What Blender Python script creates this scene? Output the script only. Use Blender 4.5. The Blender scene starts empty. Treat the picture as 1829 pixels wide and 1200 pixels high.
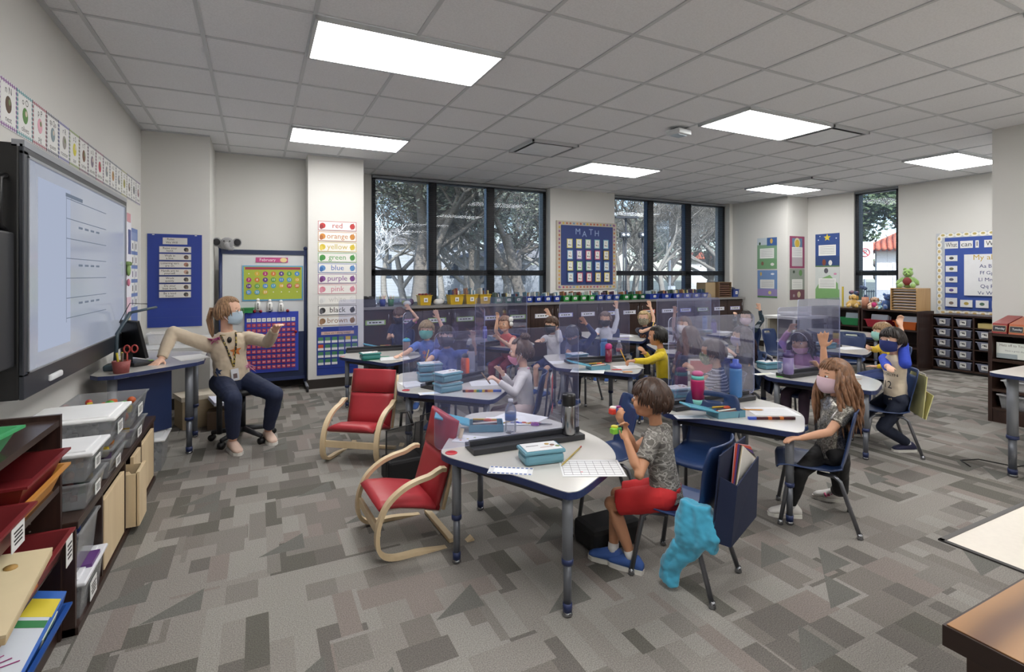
import bpy, bmesh, math, random
from mathutils import Vector as V, Matrix as M, noise
R = math.radians; PI = math.pi
random.seed(7)
SC = bpy.context.scene
COL = SC.collection
# ---------------------------------------------------------------- camera, world, sun, exposure
TH = R(26.37); FPX = 915.0; CAMH = 1.43
cam_d = bpy.data.cameras.new('camera'); cam = bpy.data.objects.new('camera', cam_d); COL.objects.link(cam)
cam.location = (0, 0, CAMH); cam.rotation_euler = (R(90), 0, -TH)
cam_d.sensor_width = 36; cam_d.sensor_fit = 'HORIZONTAL'; cam_d.lens = 36 * FPX / 1829.0
cam_d.shift_y = -(600 - 491) / 1829.0
cam_d.clip_start = 0.05; cam_d.clip_end = 300
SC.camera = cam
w = bpy.data.worlds.new('sky'); SC.world = w; w.use_nodes = True
nt = w.node_tree; bg = nt.nodes['Background']
sky = nt.nodes.new('ShaderNodeTexSky'); sky.sky_type = 'NISHITA'; sky.sun_disc = False
sky.sun_elevation = R(38); sky.sun_rotation = R(200); sky.dust_density = 1.2
nt.links.new(sky.outputs[0], bg.inputs[0]); bg.inputs[1].default_value = 0.38
sun_d = bpy.data.lights.new('sun', 'SUN'); sun = bpy.data.objects.new('sun', sun_d); COL.objects.link(sun)
sun_d.energy = 6.5; sun_d.angle = R(0.6); sun_d.color = (1, .95, .88); sun.rotation_euler = (R(50), 0, R(-22))
SC.view_settings.view_transform = 'Standard'; SC.view_settings.look = 'None'
SC.view_settings.exposure = 0.38; SC.view_settings.gamma = 1.0; SC.view_settings.use_curve_mapping = False
SC.cycles.max_bounces = 7; SC.cycles.diffuse_bounces = 4; SC.cycles.glossy_bounces = 3
SC.cycles.transmission_bounces = 6; SC.cycles.transparent_max_bounces = 24
SC.cycles.caustics_reflective = False; SC.cycles.caustics_refractive = False
LAMP = 15.0      # radiance of the ceiling panels

# pixel of the photograph (1829x1200) on a plane of the room -> point
def _ray(u, v):
    l = (u - 914.5) / FPX
    return V((math.sin(TH) + l * math.cos(TH), math.cos(TH) - l * math.sin(TH), (491.0 - v) / FPX))
def at_z(u, v, z=0.0):
    r = _ray(u, v); return V((0, 0, CAMH)) + r * ((z - CAMH) / r.z)
def at_d(u, v, d): return V((0, 0, CAMH)) + _ray(u, v) * d
def at_x(u, v, x): r = _ray(u, v); return V((0, 0, CAMH)) + r * (x / r.x)
def at_y(u, v, y): r = _ray(u, v); return V((0, 0, CAMH)) + r * (y / r.y)

# ---------------------------------------------------------------- materials
def lin(h):
    if not isinstance(h, str): return tuple(h) if len(h) == 4 else tuple(h) + (1,)
    h = h.lstrip('#'); c = [int(h[i:i + 2], 16) / 255 for i in (0, 2, 4)]
    return tuple((x / 12.92 if x <= .04045 else ((x + .055) / 1.055) ** 2.4) for x in c) + (1,)
MC = {}
def mat(h, rough=.55, metal=0, var=.06, scale=12, bump=0.0, bscale=200, spec=.5, trans=0, alpha=1, emit=0, sheen=0, coat=0):
    """procedural principled material: base colour varied by a soft noise, optional fine bump"""
    key = (str(h), rough, metal, var, scale, bump, bscale, spec, trans, alpha, emit, sheen, coat)
    if key in MC: return MC[key]
    m = bpy.data.materials.new('m_%s' % str(h).strip('#')); m.use_nodes = True
    n = m.node_tree; b = n.nodes['Principled BSDF']; c = lin(h)
    b.inputs['Roughness'].default_value = rough; b.inputs['Metallic'].default_value = metal
    b.inputs['Specular IOR Level'].default_value = spec
    tc = n.nodes.new('ShaderNodeTexCoord'); nz = n.nodes.new('ShaderNodeTexNoise'); nz.inputs['Scale'].default_value = scale
    n.links.new(tc.outputs['Object'], nz.inputs['Vector'])
    mx = n.nodes.new('ShaderNodeMix'); mx.data_type = 'RGBA'
    mx.inputs[6].default_value = tuple(max(0, x * (1 - var)) for x in c[:3]) + (1,)
    mx.inputs[7].default_value = tuple(min(1, x * (1 + var)) for x in c[:3]) + (1,)
    n.links.new(nz.outputs[0], mx.inputs[0]); n.links.new(mx.outputs[2], b.inputs['Base Color'])
    if bump:
        n2 = n.nodes.new('ShaderNodeTexNoise'); n2.inputs['Scale'].default_value = bscale; n.links.new(tc.outputs['Object'], n2.inputs['Vector'])
        bp = n.nodes.new('ShaderNodeBump'); bp.inputs['Strength'].default_value = bump; bp.inputs['Distance'].default_value = .002
        n.links.new(n2.outputs[0], bp.inputs['Height']); n.links.new(bp.outputs[0], b.inputs['Normal'])
    if trans: b.inputs['Transmission Weight'].default_value = trans; b.inputs['IOR'].default_value = 1.2
    if alpha < 1: b.inputs['Alpha'].default_value = alpha
    if emit: b.inputs['Emission Color'].default_value = c; b.inputs['Emission Strength'].default_value = emit
    if sheen: b.inputs['Sheen Weight'].default_value = sheen
    if coat: b.inputs['Coat Weight'].default_value = coat; b.inputs['Coat Roughness'].default_value = .1
    MC[key] = m; return m
def nodes_mat(name):
    m = bpy.data.materials.new(name); m.use_nodes = True
    n = m.node_tree; return m, n, n.nodes['Principled BSDF']
def clear_mat(name, tint, film, film_amt, gloss=.06, rough=.02):
    """clear sheet: see-through, a little mirror gloss, a faint milky film"""
    if name in MC: return MC[name]
    m = bpy.data.materials.new(name); m.use_nodes = True; n = m.node_tree; n.nodes.clear()
    out = n.nodes.new('ShaderNodeOutputMaterial'); tr = n.nodes.new('ShaderNodeBsdfTransparent'); tr.inputs[0].default_value = lin(tint)
    df = n.nodes.new('ShaderNodeBsdfDiffuse'); df.inputs[0].default_value = lin(film)
    gl = n.nodes.new('ShaderNodeBsdfGlossy'); gl.inputs['Roughness'].default_value = rough
    fr = n.nodes.new('ShaderNodeFresnel'); fr.inputs[0].default_value = 1.45
    nz = n.nodes.new('ShaderNodeTexNoise'); nz.inputs['Scale'].default_value = 3.0
    tc = n.nodes.new('ShaderNodeTexCoord'); n.links.new(tc.outputs['Object'], nz.inputs['Vector'])
    mr = n.nodes.new('ShaderNodeMapRange'); mr.inputs[3].default_value = film_amt * .7; mr.inputs[4].default_value = film_amt * 1.3
    n.links.new(nz.outputs[0], mr.inputs[0])
    a = n.nodes.new('ShaderNodeMixShader'); n.links.new(mr.outputs[0], a.inputs[0]); n.links.new(tr.outputs[0], a.inputs[1]); n.links.new(df.outputs[0], a.inputs[2])
    mu = n.nodes.new('ShaderNodeMath'); mu.operation = 'MULTIPLY'; mu.inputs[1].default_value = gloss / .04 * .5
    n.links.new(fr.outputs[0], mu.inputs[0])
    b = n.nodes.new('ShaderNodeMixShader'); n.links.new(mu.outputs[0], b.inputs[0]); n.links.new(a.outputs[0], b.inputs[1]); n.links.new(gl.outputs[0], b.inputs[2])
    n.links.new(b.outputs[0], out.inputs[0]); MC[name] = m; return m
def emit_mat(name, col, s):
    m = bpy.data.materials.new(name); m.use_nodes = True; n = m.node_tree; n.nodes.clear()
    out = n.nodes.new('ShaderNodeOutputMaterial'); e = n.nodes.new('ShaderNodeEmission'); e.inputs[0].default_value = lin(col); e.inputs[1].default_value = s
    n.links.new(e.outputs[0], out.inputs[0]); return m
def ramp(n, stops, const=True):
    r = n.nodes.new('ShaderNodeValToRGB'); r.color_ramp.interpolation = 'CONSTANT' if const else 'LINEAR'
    e = r.color_ramp.elements
    while len(e) > 1: e.remove(e[-1])
    e[0].position = stops[0][0]; e[0].color = lin(stops[0][1])
    for p, c in stops[1:]: k = e.new(p); k.color = lin(c)
    return r
def wood_mat(name, c1, c2, rough=.4, scale=3.0, stretch=(1, 12, 12), dist=3.0, coat=0, spec=.5):
    if name in MC: return MC[name]
    m, n, b = nodes_mat(name); tc = n.nodes.new('ShaderNodeTexCoord'); mp = n.nodes.new('ShaderNodeMapping'); mp.inputs['Scale'].default_value = stretch
    nz = n.nodes.new('ShaderNodeTexNoise'); nz.inputs['Scale'].default_value = scale; nz.inputs['Detail'].default_value = 5; nz.inputs['Distortion'].default_value = dist
    n.links.new(tc.outputs['Object'], mp.inputs[0]); n.links.new(mp.outputs[0], nz.inputs['Vector'])
    r = ramp(n, [(0.25, c1), (.75, c2)], False); n.links.new(nz.outputs[0], r.inputs[0]); n.links.new(r.outputs[0], b.inputs['Base Color'])
    b.inputs['Roughness'].default_value = rough; b.inputs['Specular IOR Level'].default_value = spec
    if coat: b.inputs['Coat Weight'].default_value = coat
    MC[name] = m; return m
WHITE = mat('#e2e2e0', .45, var=.02); PAPER = mat('#d9dadc', .8, var=.02); BLACK = mat('#141416', .4); DGREY = mat('#2b2c30', .5)
NAVY = mat('#1d2c50', .38, var=.05); NAVYE = mat('#27335c', .42, var=.05); CHROME = mat('#8d8f94', .22, .9, var=.02); STEEL = mat('#8a8c92', .38, .25, var=.03)
LEGG = mat('#80848c', .42, .3, var=.03); LEGB = mat('#55585e', .42, .3, var=.03)
DWOOD = wood_mat('dark_walnut', '#241713', '#3d2a24', .38, 2.2, (14, 14, 1.5), .8)
DWOODH = wood_mat('dark_walnut_flat', '#2e211d', '#43332c', .25, 2.2, (14, 1.5, 14), .8)
BIRCH = wood_mat('birch', '#c9b18d', '#dcc8a4', .45, 1.5, (6, 6, .8), .6)
OAK = wood_mat('oak', '#b08a58', '#c9a574', .45, 2, (6, 6, .8), .6)
TXTK = mat('#1b1b1d', .7, var=.01)
SKY_TINT = None

# ---------------------------------------------------------------- mesh builder
_tx = {}
def text_mesh(s):
    if s not in _tx:
        c = bpy.data.curves.new('t', 'FONT'); c.body = s; c.align_x = 'CENTER'; c.align_y = 'CENTER'; c.resolution_u = 2
        o = bpy.data.objects.new('t', c); me = bpy.data.meshes.new_from_object(o)
        _tx[s] = ([v.co.copy() for v in me.vertices], [tuple(p.vertices) for p in me.polygons])
        bpy.data.objects.remove(o); bpy.data.meshes.remove(me); bpy.data.curves.remove(c)
    return _tx[s]
class MB:
    def __init__(s): s.v = []; s.f = []; s.m = []; s.mats = []; s.sm = []; s.T = None
    def mi(s, m):
        if m not in s.mats: s.mats.append(m)
        return s.mats.index(m)
    def add(s, vs, fs, m, smooth=False):
        k = len(s.v); T = s.T
        s.v += [(T @ V(p)) if T is not None else V(p) for p in vs]
        i = s.mi(m)
        for f in fs: s.f.append(tuple(a + k for a in f)); s.m.append(i); s.sm.append(smooth)
        return s
    def box(s, c, d, m, rz=0, bev=0, X=None):
        x, y, z = d[0] / 2, d[1] / 2, d[2] / 2
        if bev:
            b = min(bev, x * .9, y * .9, z * .9); vs = []; 
            # chamfered box: 24 verts
            bm = bmesh.new(); bmesh.ops.create_cube(bm, size=1)
            for q in bm.verts: q.co = V((q.co.x * d[0], q.co.y * d[1], q.co.z * d[2]))
            bmesh.ops.bevel(bm, geom=bm.edges[:], offset=b, segments=2, profile=.5, affect='EDGES')
            vs = [q.co.copy() for q in bm.verts]; fs = [tuple(q.index for q in f.verts) for f in bm.faces]; bm.free()
        else:
            vs = [V((a, b2, c2)) for a in (-x, x) for b2 in (-y, y) for c2 in (-z, z)]
            fs = [(0, 1, 3, 2), (4, 6, 7, 5), (0, 4, 5, 1), (2, 3, 7, 6), (0, 2, 6, 4), (1, 5, 7, 3)]
        A = X if X is not None else (M.Translation(V(c)) @ M.Rotation(rz, 4, 'Z'))
        return s.add([A @ p for p in vs], fs, m)
    def bx(s, x0, x1, y0, y1, z0, z1, m, bev=0):
        return s.box(((x0 + x1) / 2, (y0 + y1) / 2, (z0 + z1) / 2), (abs(x1 - x0), abs(y1 - y0), abs(z1 - z0)), m, 0, bev)
    def tube(s, pts, r, m, seg=8, closed=False, cap=True, flat=None):
        pts = [V(p) for p in pts]; n = len(pts); rs = r if isinstance(r, (list, tuple)) else [r] * n
        vs = []; prev = None
        for i, p in enumerate(pts):
            a = pts[(i - 1) % n] if (i > 0 or closed) else p; b = pts[(i + 1) % n] if (i < n - 1 or closed) else p
            t = (b - a).normalized() if (b - a).length > 1e-9 else V((0, 0, 1))
            if prev is None:
                q = V((0, 0, 1)) if abs(t.z) < .95 else V((1, 0, 0)); u = t.cross(q).normalized()
            else:
                u = prev - t * prev.dot(t); u = u.normalized() if u.length > 1e-6 else t.orthogonal().normalized()
            prev = u; w2 = t.cross(u)
            for k in range(seg):
                an = 2 * PI * k / seg; ca, sa = math.cos(an), math.sin(an)
                if flat: ca *= flat[0]; sa *= flat[1]
                vs.append(p + (u * ca + w2 * sa) * rs[i])
        fs = []
        for i in range(n if closed else n - 1):
            j = (i + 1) % n
            for k in range(seg):
                k2 = (k + 1) % seg; fs.append((i * seg + k, i * seg + k2, j * seg + k2, j * seg + k))
        if cap and not closed: fs.append(tuple(range(seg))[::-1]); fs.append(tuple((n - 1) * seg + k for k in range(seg)))
        return s.add(vs, fs, m, True)
    def lathe(s, prof, c, m, seg=20, axis=None, smooth=True):
        vs = []; fs = []; n = len(prof); A = M.Translation(V(c)) @ (V((0, 0, 1)).rotation_difference(V(axis)).to_matrix().to_4x4() if axis is not None else M())
        for r_, z in prof:
            for k in range(seg): a = 2 * PI * k / seg; vs.append(A @ V((r_ * math.cos(a), r_ * math.sin(a), z)))
        for i in range(n - 1):
            for k in range(seg): k2 = (k + 1) % seg; fs.append((i * seg + k, i * seg + k2, (i + 1) * seg + k2, (i + 1) * seg + k))
        fs.append(tuple(range(seg))[::-1]); fs.append(tuple((n - 1) * seg + k for k in range(seg)))
        return s.add(vs, fs, m, smooth)
    def ball(s, c, r, m, seg=12, rings=8, X=None):
        r = r if isinstance(r, (tuple, list)) else (r, r, r); vs = []; fs = []
        A = X if X is not None else M.Translation(V(c))
        for i in range(1, rings):
            t = PI * i / rings
            for k in range(seg): a = 2 * PI * k / seg; vs.append(A @ V((r[0] * math.sin(t) * math.cos(a), r[1] * math.sin(t) * math.sin(a), r[2] * math.cos(t))))
        for i in range(rings - 2):
            for k in range(seg): k2 = (k + 1) % seg; fs.append((i * seg + k, (i + 1) * seg + k, (i + 1) * seg + k2, i * seg + k2))
        a, b = len(vs), len(vs) + 1; vs += [A @ V((0, 0, r[2])), A @ V((0, 0, -r[2]))]
        for k in range(seg): k2 = (k + 1) % seg; fs.append((a, k, k2)); fs.append((b, (rings - 2) * seg + k2, (rings - 2) * seg + k))
        return s.add(vs, fs, m, True)
    def prism(s, poly, z0, z1, m, mside=None, inset=0):
        n = len(poly); vs = [V((p[0], p[1], z0)) for p in poly] + [V((p[0], p[1], z1)) for p in poly]
        s.add(vs, [tuple(range(n))[::-1], tuple(range(n, 2 * n))], m)
        s.add(vs, [(i, (i + 1) % n, (i + 1) % n + n, i + n) for i in range(n)], mside or m); return s
    def quad(s, a, b, c, d, m): return s.add([a, b, c, d], [(0, 1, 2, 3)], m)
    def text(s, t, X, size, m, wid=None):
        vs, fs = text_mesh(t)
        if not vs: return s
        k = size
        kx = size
        if wid:
            w_ = max(p.x for p in vs) - min(p.x for p in vs); kx = min(size, wid / max(w_, 1e-6))
        return s.add([X @ V((p.x * kx, p.y * k, 0)) for p in vs], fs, m)
    def build(s, name, parent=None, off=None, loc=None):
        me = bpy.data.meshes.new(name)
        o3 = V(off) if off is not None else V((0, 0, 0))
        me.from_pydata([tuple(p - o3) for p in s.v], [], s.f)
        for m in s.mats: me.materials.append(m)
        me.polygons.foreach_set('material_index', s.m); me.polygons.foreach_set('use_smooth', s.sm); me.update()
        ob = bpy.data.objects.new(name, me); COL.objects.link(ob)
        if parent: ob.parent = parent
        if loc is not None: ob.location = loc
        return ob
def frame(origin, xdir, ydir):
    """matrix for flat work (text, posters): local x,y in the plane, z outward"""
    x = V(xdir).normalized(); y = V(ydir).normalized(); z = x.cross(y)
    m = M((x, y, z)).transposed().to_4x4(); m.translation = V(origin); return m
def thing(name, label, cat, loc=(0, 0, 0), rz=0, group=None):
    o = bpy.data.objects.new(name, None); COL.objects.link(o); o.location = loc; o.rotation_euler = (0, 0, rz); o.empty_display_size = .05
    o['label'] = label; o['category'] = cat
    if group: o['group'] = group
    return o
def tag(o, label, cat, group=None, kind=None):
    o['label'] = label; o['category'] = cat
    if group: o['group'] = group
    if kind: o['kind'] = kind
    return o
def struct(mb, name, parent=None):
    o = mb.build(name, parent)
    if not parent: o['kind'] = 'structure'
    return o
def dup(root, loc=None, rz=None, label=None, group=None):
    def cp(o, par):
        c = o.copy(); COL.objects.link(c); c.parent = par
        for ch in o.children: cp(ch, c)
        return c
    r_ = cp(root, None)
    if loc is not None: r_.location = loc
    if rz is not None: r_.rotation_euler = (0, 0, rz)
    if label: r_['label'] = label
    if group: r_['group'] = group
    return r_
# ---------------------------------------------------------------- room shell
HC = 2.947
WALL = mat('#d3d2ce', .85, var=.015, scale=3, bump=.05, bscale=300)
BASE = mat('#2a2420', .5, var=.05)
m_, n_, b_ = nodes_mat('carpet')
def carpet():
    n = n_; tc = n.nodes.new('ShaderNodeTexCoord')
    def brick(w_, h_, off, rot, sx, seed):
        mp = n.nodes.new('ShaderNodeMapping'); mp.inputs['Rotation'].default_value = (0, 0, rot); mp.inputs['Location'].default_value = (seed, seed * .7, 0)
        n.links.new(tc.outputs['Object'], mp.inputs[0])
        b = n.nodes.new('ShaderNodeTexBrick'); b.inputs['Scale'].default_value = 1; b.inputs['Mortar Size'].default_value = 0
        b.inputs['Brick Width'].default_value = w_; b.inputs['Row Height'].default_value = h_; b.offset = off; b.squash = 1.0 if not sx else sx; b.squash_frequency = 3
        b.inputs['Color1'].default_value = (0, 0, 0, 1); b.inputs['Color2'].default_value = (1, 1, 1, 1); b.inputs['Bias'].default_value = 0
        n.links.new(mp.outputs[0], b.inputs['Vector']); return b, mp
    A, _ = brick(.34, .085, .37, R(90), 1.7, 3.1)
    B, _ = brick(.13, .15, .5, R(0), 1.6, 1.3)
    Mk, _ = brick(.3, .3, .5, R(0), 1, 7.7)
    L = n.nodes.new('ShaderNodeMath'); L.operation = 'GREATER_THAN'; L.inputs[1].default_value = .55; n.links.new(Mk.outputs[0], L.inputs[0])
    mx = n.nodes.new('ShaderNodeMix'); mx.data_type = 'FLOAT'; n.links.new(L.outputs[0], mx.inputs[0]); n.links.new(A.outputs[0], mx.inputs[2]); n.links.new(B.outputs[0], mx.inputs[3])
    cr = ramp(n, [(0, '#6b6763'), (.14, '#898580'), (.30, '#7d7974'), (.46, '#8f8c87'), (.62, '#837b76'), (.72, '#88847f'), (.80, '#78736e'), (.90, '#62605a')])
    n.links.new(mx.outputs[0], cr.inputs[0])
    # diagonal triangles: half of some cells
    mp = n.nodes.new('ShaderNodeMapping'); mp.inputs['Scale'].default_value = (1 / .22, 1 / .17, 1); n.links.new(tc.outputs['Object'], mp.inputs[0])
    fr = n.nodes.new('ShaderNodeVectorMath'); fr.operation = 'FRACTION'; fl = n.nodes.new('ShaderNodeVectorMath'); fl.operation = 'FLOOR'
    n.links.new(mp.outputs[0], fr.inputs[0]); n.links.new(mp.outputs[0], fl.inputs[0])
    wn = n.nodes.new('ShaderNodeTexWhiteNoise'); n.links.new(fl.outputs[0], wn.inputs['Vector'])
    sp = n.nodes.new('ShaderNodeSeparateXYZ'); n.links.new(fr.outputs[0], sp.inputs[0])
    cmp_ = n.nodes.new('ShaderNodeMath'); cmp_.operation = 'GREATER_THAN'; n.links.new(sp.outputs[0], cmp_.inputs[0]); n.links.new(sp.outputs[1], cmp_.inputs[1])
    pick = n.nodes.new('ShaderNodeMath'); pick.operation = 'GREATER_THAN'; pick.inputs[1].default_value = .90; n.links.new(wn.outputs[0], pick.inputs[0])
    an = n.nodes.new('ShaderNodeMath'); an.operation = 'MULTIPLY'; n.links.new(cmp_.outputs[0], an.inputs[0]); n.links.new(pick.outputs[0], an.inputs[1])
    mc = n.nodes.new('ShaderNodeMix'); mc.data_type = 'RGBA'; n.links.new(an.outputs[0], mc.inputs[0]); n.links.new(cr.outputs[0], mc.inputs[6]); mc.inputs[7].default_value = lin('#6a6965')
    # pile speckle
    nz = n.nodes.new('ShaderNodeTexNoise'); nz.inputs['Scale'].default_value = 210; nz.inputs['Detail'].default_value = 2; n.links.new(tc.outputs['Object'], nz.inputs['Vector'])
    mr = n.nodes.new('ShaderNodeMapRange'); mr.inputs[1].default_value = .3; mr.inputs[2].default_value = .7; mr.inputs[3].default_value = .70; mr.inputs[4].default_value = 1.30; n.links.new(nz.outputs[0], mr.inputs[0])
    vm = n.nodes.new('ShaderNodeVectorMath'); vm.operation = 'SCALE'; n.links.new(mc.outputs[2], vm.inputs[0]); n.links.new(mr.outputs[0], vm.inputs['Scale'])
    n.links.new(vm.outputs[0], b_.inputs['Base Color'])
    bp = n.nodes.new('ShaderNodeBump'); bp.inputs['Strength'].default_value = .5; bp.inputs['Distance'].default_value = .004; n.links.new(nz.outputs[0], bp.inputs['Height']); n.links.new(bp.outputs[0], b_.inputs['Normal'])
    b_.inputs['Roughness'].default_value = .95; b_.inputs['Specular IOR Level'].default_value = .15
carpet(); CARPET = m_
f = MB(); f.bx(-1.3, 10.3, -2.6, 8.2, -.12, 0, CARPET); struct(f, 'floor')
TILE = mat('#e6dfd4', .5, var=.05, scale=30)
f = MB(); f.bx(3.31, 6.86, -2.4, 1.43, .0005, .004, TILE); f.bx(3.285, 3.31, -2.4, 1.455, .0005, .008, mat('#3c3a3a', .6)); f.bx(3.285, 6.86, 1.43, 1.455, .0005, .008, mat('#5c5a59', .6)); struct(f, 'trim_1')
def wallbox(name, *bxs):
    w_ = MB()
    for q in bxs: w_.bx(*q, WALL)
    return struct(w_, name)
wallbox('wall_left', (-1.29, -1.09, -2.4, 6.7, 0, HC))
wallbox('wall_back', (-1.29, 7.1, -2.6, -2.4, 0, HC))
wallbox('wall_near_right', (6.88, 7.1, -2.4, 2.57, 0, HC), (7.1, 9.9, 2.35, 2.57, 0, HC))
wallbox('wall_corner_left', (-1.09, -.47, 6.48, 7.5, 0, HC))
wallbox('wall_nook', (-.47, .56, 7.25, 7.5, 0, HC))
wallbox('wall_column_left', (.56, 1.24, 6.88, 8.1, 0, HC))
YW = 7.85
wallbox('wall_window_left_strip', (1.24, 1.53, YW, 8.1, 0, HC))
wallbox('wall_column_middle', (4.56, 5.95, 7.70, 8.1, 0, HC))
wallbox('wall_column_right', (9.0, 9.3, 7.72, 8.1, 0, HC))
wallbox('wall_window_sill', (1.53, 9.0, YW, 8.1, 0, .90))
wallbox('wall_right_pier', (9.09, 9.32, 6.45, 7.85, 0, HC), (9.3, 9.9, 6.45, 6.7, 0, HC))
wallbox('wall_right', (9.7, 9.9, 5.58, 6.47, 0, HC), (9.7, 9.9, 2.35, 4.86, 0, HC), (9.7, 9.9, 4.86, 5.58, 0, .9))
def base(name, *q):
    w_ = MB()
    for a in q: w_.bx(*a, 0, .115, BASE)
    struct(w_, name)
base('baseboard_left', (-1.09, -1.075, -2.4, 6.48)); base('baseboard_nook', (-1.09, -.455, 6.465, 6.48), (-.47, -.455, 6.48, 7.25), (-.455, .56, 7.235, 7.25))
base('baseboard_column', (.545, 1.255, 6.865, 6.88), (.545, .56, 6.88, 7.25), (1.24, 1.255, 6.88, 7.36)); base('baseboard_right', (9.075, 9.09, 6.45, 7.3), (9.685, 9.7, 2.6, 6.45), (9.09, 9.7, 6.435, 6.45))
base('baseboard_near', (6.865, 6.88, -2.4, 2.585), (6.88, 9.7, 2.57, 2.585))
# ceiling tiles and grid
m, n, b = nodes_mat('ceiling_tile')
tc = n.nodes.new('ShaderNodeTexCoord'); nz = n.nodes.new('ShaderNodeTexNoise'); nz.inputs['Scale'].default_value = 90; nz.inputs['Detail'].default_value = 4; n.links.new(tc.outputs['Object'], nz.inputs['Vector'])
r = ramp(n, [(.3, '#dfe0e3'), (.6, '#e8e9ec')], False); n.links.new(nz.outputs[0], r.inputs[0]); n.links.new(r.outputs[0], b.inputs['Base Color'])
bp = n.nodes.new('ShaderNodeBump'); bp.inputs['Strength'].default_value = .25; bp.inputs['Distance'].default_value = .003; n.links.new(nz.outputs[0], bp.inputs['Height']); n.links.new(bp.outputs[0], b.inputs['Normal'])
b.inputs['Roughness'].default_value = .9
f = MB(); f.bx(-1.3, 9.95, -2.6, 8.2, HC, HC + .1, m); struct(f, 'ceiling')
GRID = mat('#c4c7ca', .45, var=.02)
f = MB(); k = -1
for i in range(-1, 18):
    x = -2.1403 + .6096 * i
    x = .298 + .6096 * (i - 4)
    if -1.05 < x < 9.65: f.bx(x - .012, x + .012, -2.4, YW, HC - .007, HC + .002, GRID)
for j in range(-10, 9):
    y = 3.166 + .6096 * j
    if -2.4 < y < YW: f.bx(-1.09, 9.7, y - .012, y + .012, HC - .006, HC + .002, GRID)
f.bx(-1.09, -1.06, -2.4, 6.48, HC - .012, HC, GRID); f.bx(-1.09, -.47, 6.45, 6.48, HC - .012, HC, GRID); f.bx(9.67, 9.7, 2.57, 6.45, HC - .012, HC, GRID); f.bx(9.06, 9.09, 6.45, 7.7, HC - .012, HC, GRID)
f.bx(-.47, .56, 7.22, 7.25, HC - .012, HC, GRID); f.bx(.56, 1.24, 6.85, 6.88, HC - .012, HC, GRID)
struct(f, 'trim_ceiling_grid')
# lamps
PANEL = emit_mat('lamp_panel', '#fffdfa', LAMP)
def lamp(x, y, label, first=[None]):
    if first[0] is None:
        t = thing('ceiling_light', label, 'ceiling light', (x, y, HC - .03), 0, 'recessed ceiling lights')
        a = MB(); a.bx(.02, 1.2, .02, .59, 0, .006, PANEL); a.build('diffuser', t)
        a = MB()
        for q in ((0, 1.22, 0, .02), (0, 1.22, .59, .61), (0, .02, 0, .61), (1.2, 1.22, 0, .61)): a.bx(*q, -.002, .022, GRID)
        a.build('frame', t); first[0] = t; return t
    return dup(first[0], (x, y, HC - .03), 0, label)
lamp(.298, 3.166, 'largest bright recessed ceiling panel light at upper left'); lamp(.298, 5.604, 'bright ceiling panel light nearest the colour word cards')
lamp(3.956, 3.166, 'bright ceiling panel light beside the ceiling projector mount'); lamp(3.956, 5.604, 'bright ceiling panel light before the left window wall')
lamp(7.614, 5.604, 'small bright ceiling panel light above the right pier posters'); lamp(7.614, 3.166, 'bright ceiling panel light cut off by the near right wall')
lamp(.298, .728, 'ceiling panel light out of frame above the front'); lamp(3.956, .728, 'ceiling panel light out of frame above the tile floor'); lamp(.298, -1.71, 'ceiling panel light out of frame at the back left'); lamp(3.956, -1.71, 'ceiling panel light out of frame at the back right')
# vents
def vent(x, y, rz, label, g='ceiling air vents'):
    t = thing('ceiling_vent', label, 'air vent', (x, y, HC - .012), rz, g)
    a = MB(); a.bx(.06, .55, .06, .55, -.022, -.016, mat('#e2e5e9', .4)); a.build('plate', t)
    a = MB()
    for q in ((0, .61, 0, .02), (0, .61, .59, .61), (0, .02, 0, .61), (.59, .61, 0, .61)): a.bx(*q, -.02, .01, GRID)
    a.bx(.02, .59, .02, .59, -.004, .001, mat('#2e3134', .6)); a.build('frame', t)
vent(2.737, 4.995, 0, 'square ceiling air vent between the two left windows lights'); vent(5.176, 3.166, 0, 'square ceiling air vent beside the right middle light panel'); vent(7.614 + .0, 4.995, 0, 'farthest ceiling air vent near the right pier')
t = thing('ceiling_sensor', 'white boxy projector mount hanging from a ceiling tile', 'projector', (3.3, 3.85, 0), 0)
p = at_d(1212, 243, 0); q = at_z(1212, 240, HC - .07)
t.location = (q.x, q.y, HC)
a = MB(); a.box((0, 0, -.055), (.2, .17, .05), mat('#d6dadd', .4), R(8), .008); a.build('housing', t)
a = MB(); a.box((0, 0, -.084), (.13, .1, .006), mat('#c5d2dd', .2), R(8)); a.build('lens_cover', t)
a = MB(); a.box((.03, .03, -.015), (.1, .06, .03), DGREY, R(8)); a.tube([(.05, .02, -.03), (.09, .03, -.02), (.09, .05, -.002)], .006, BLACK, 6); a.build('bracket', t)

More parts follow.
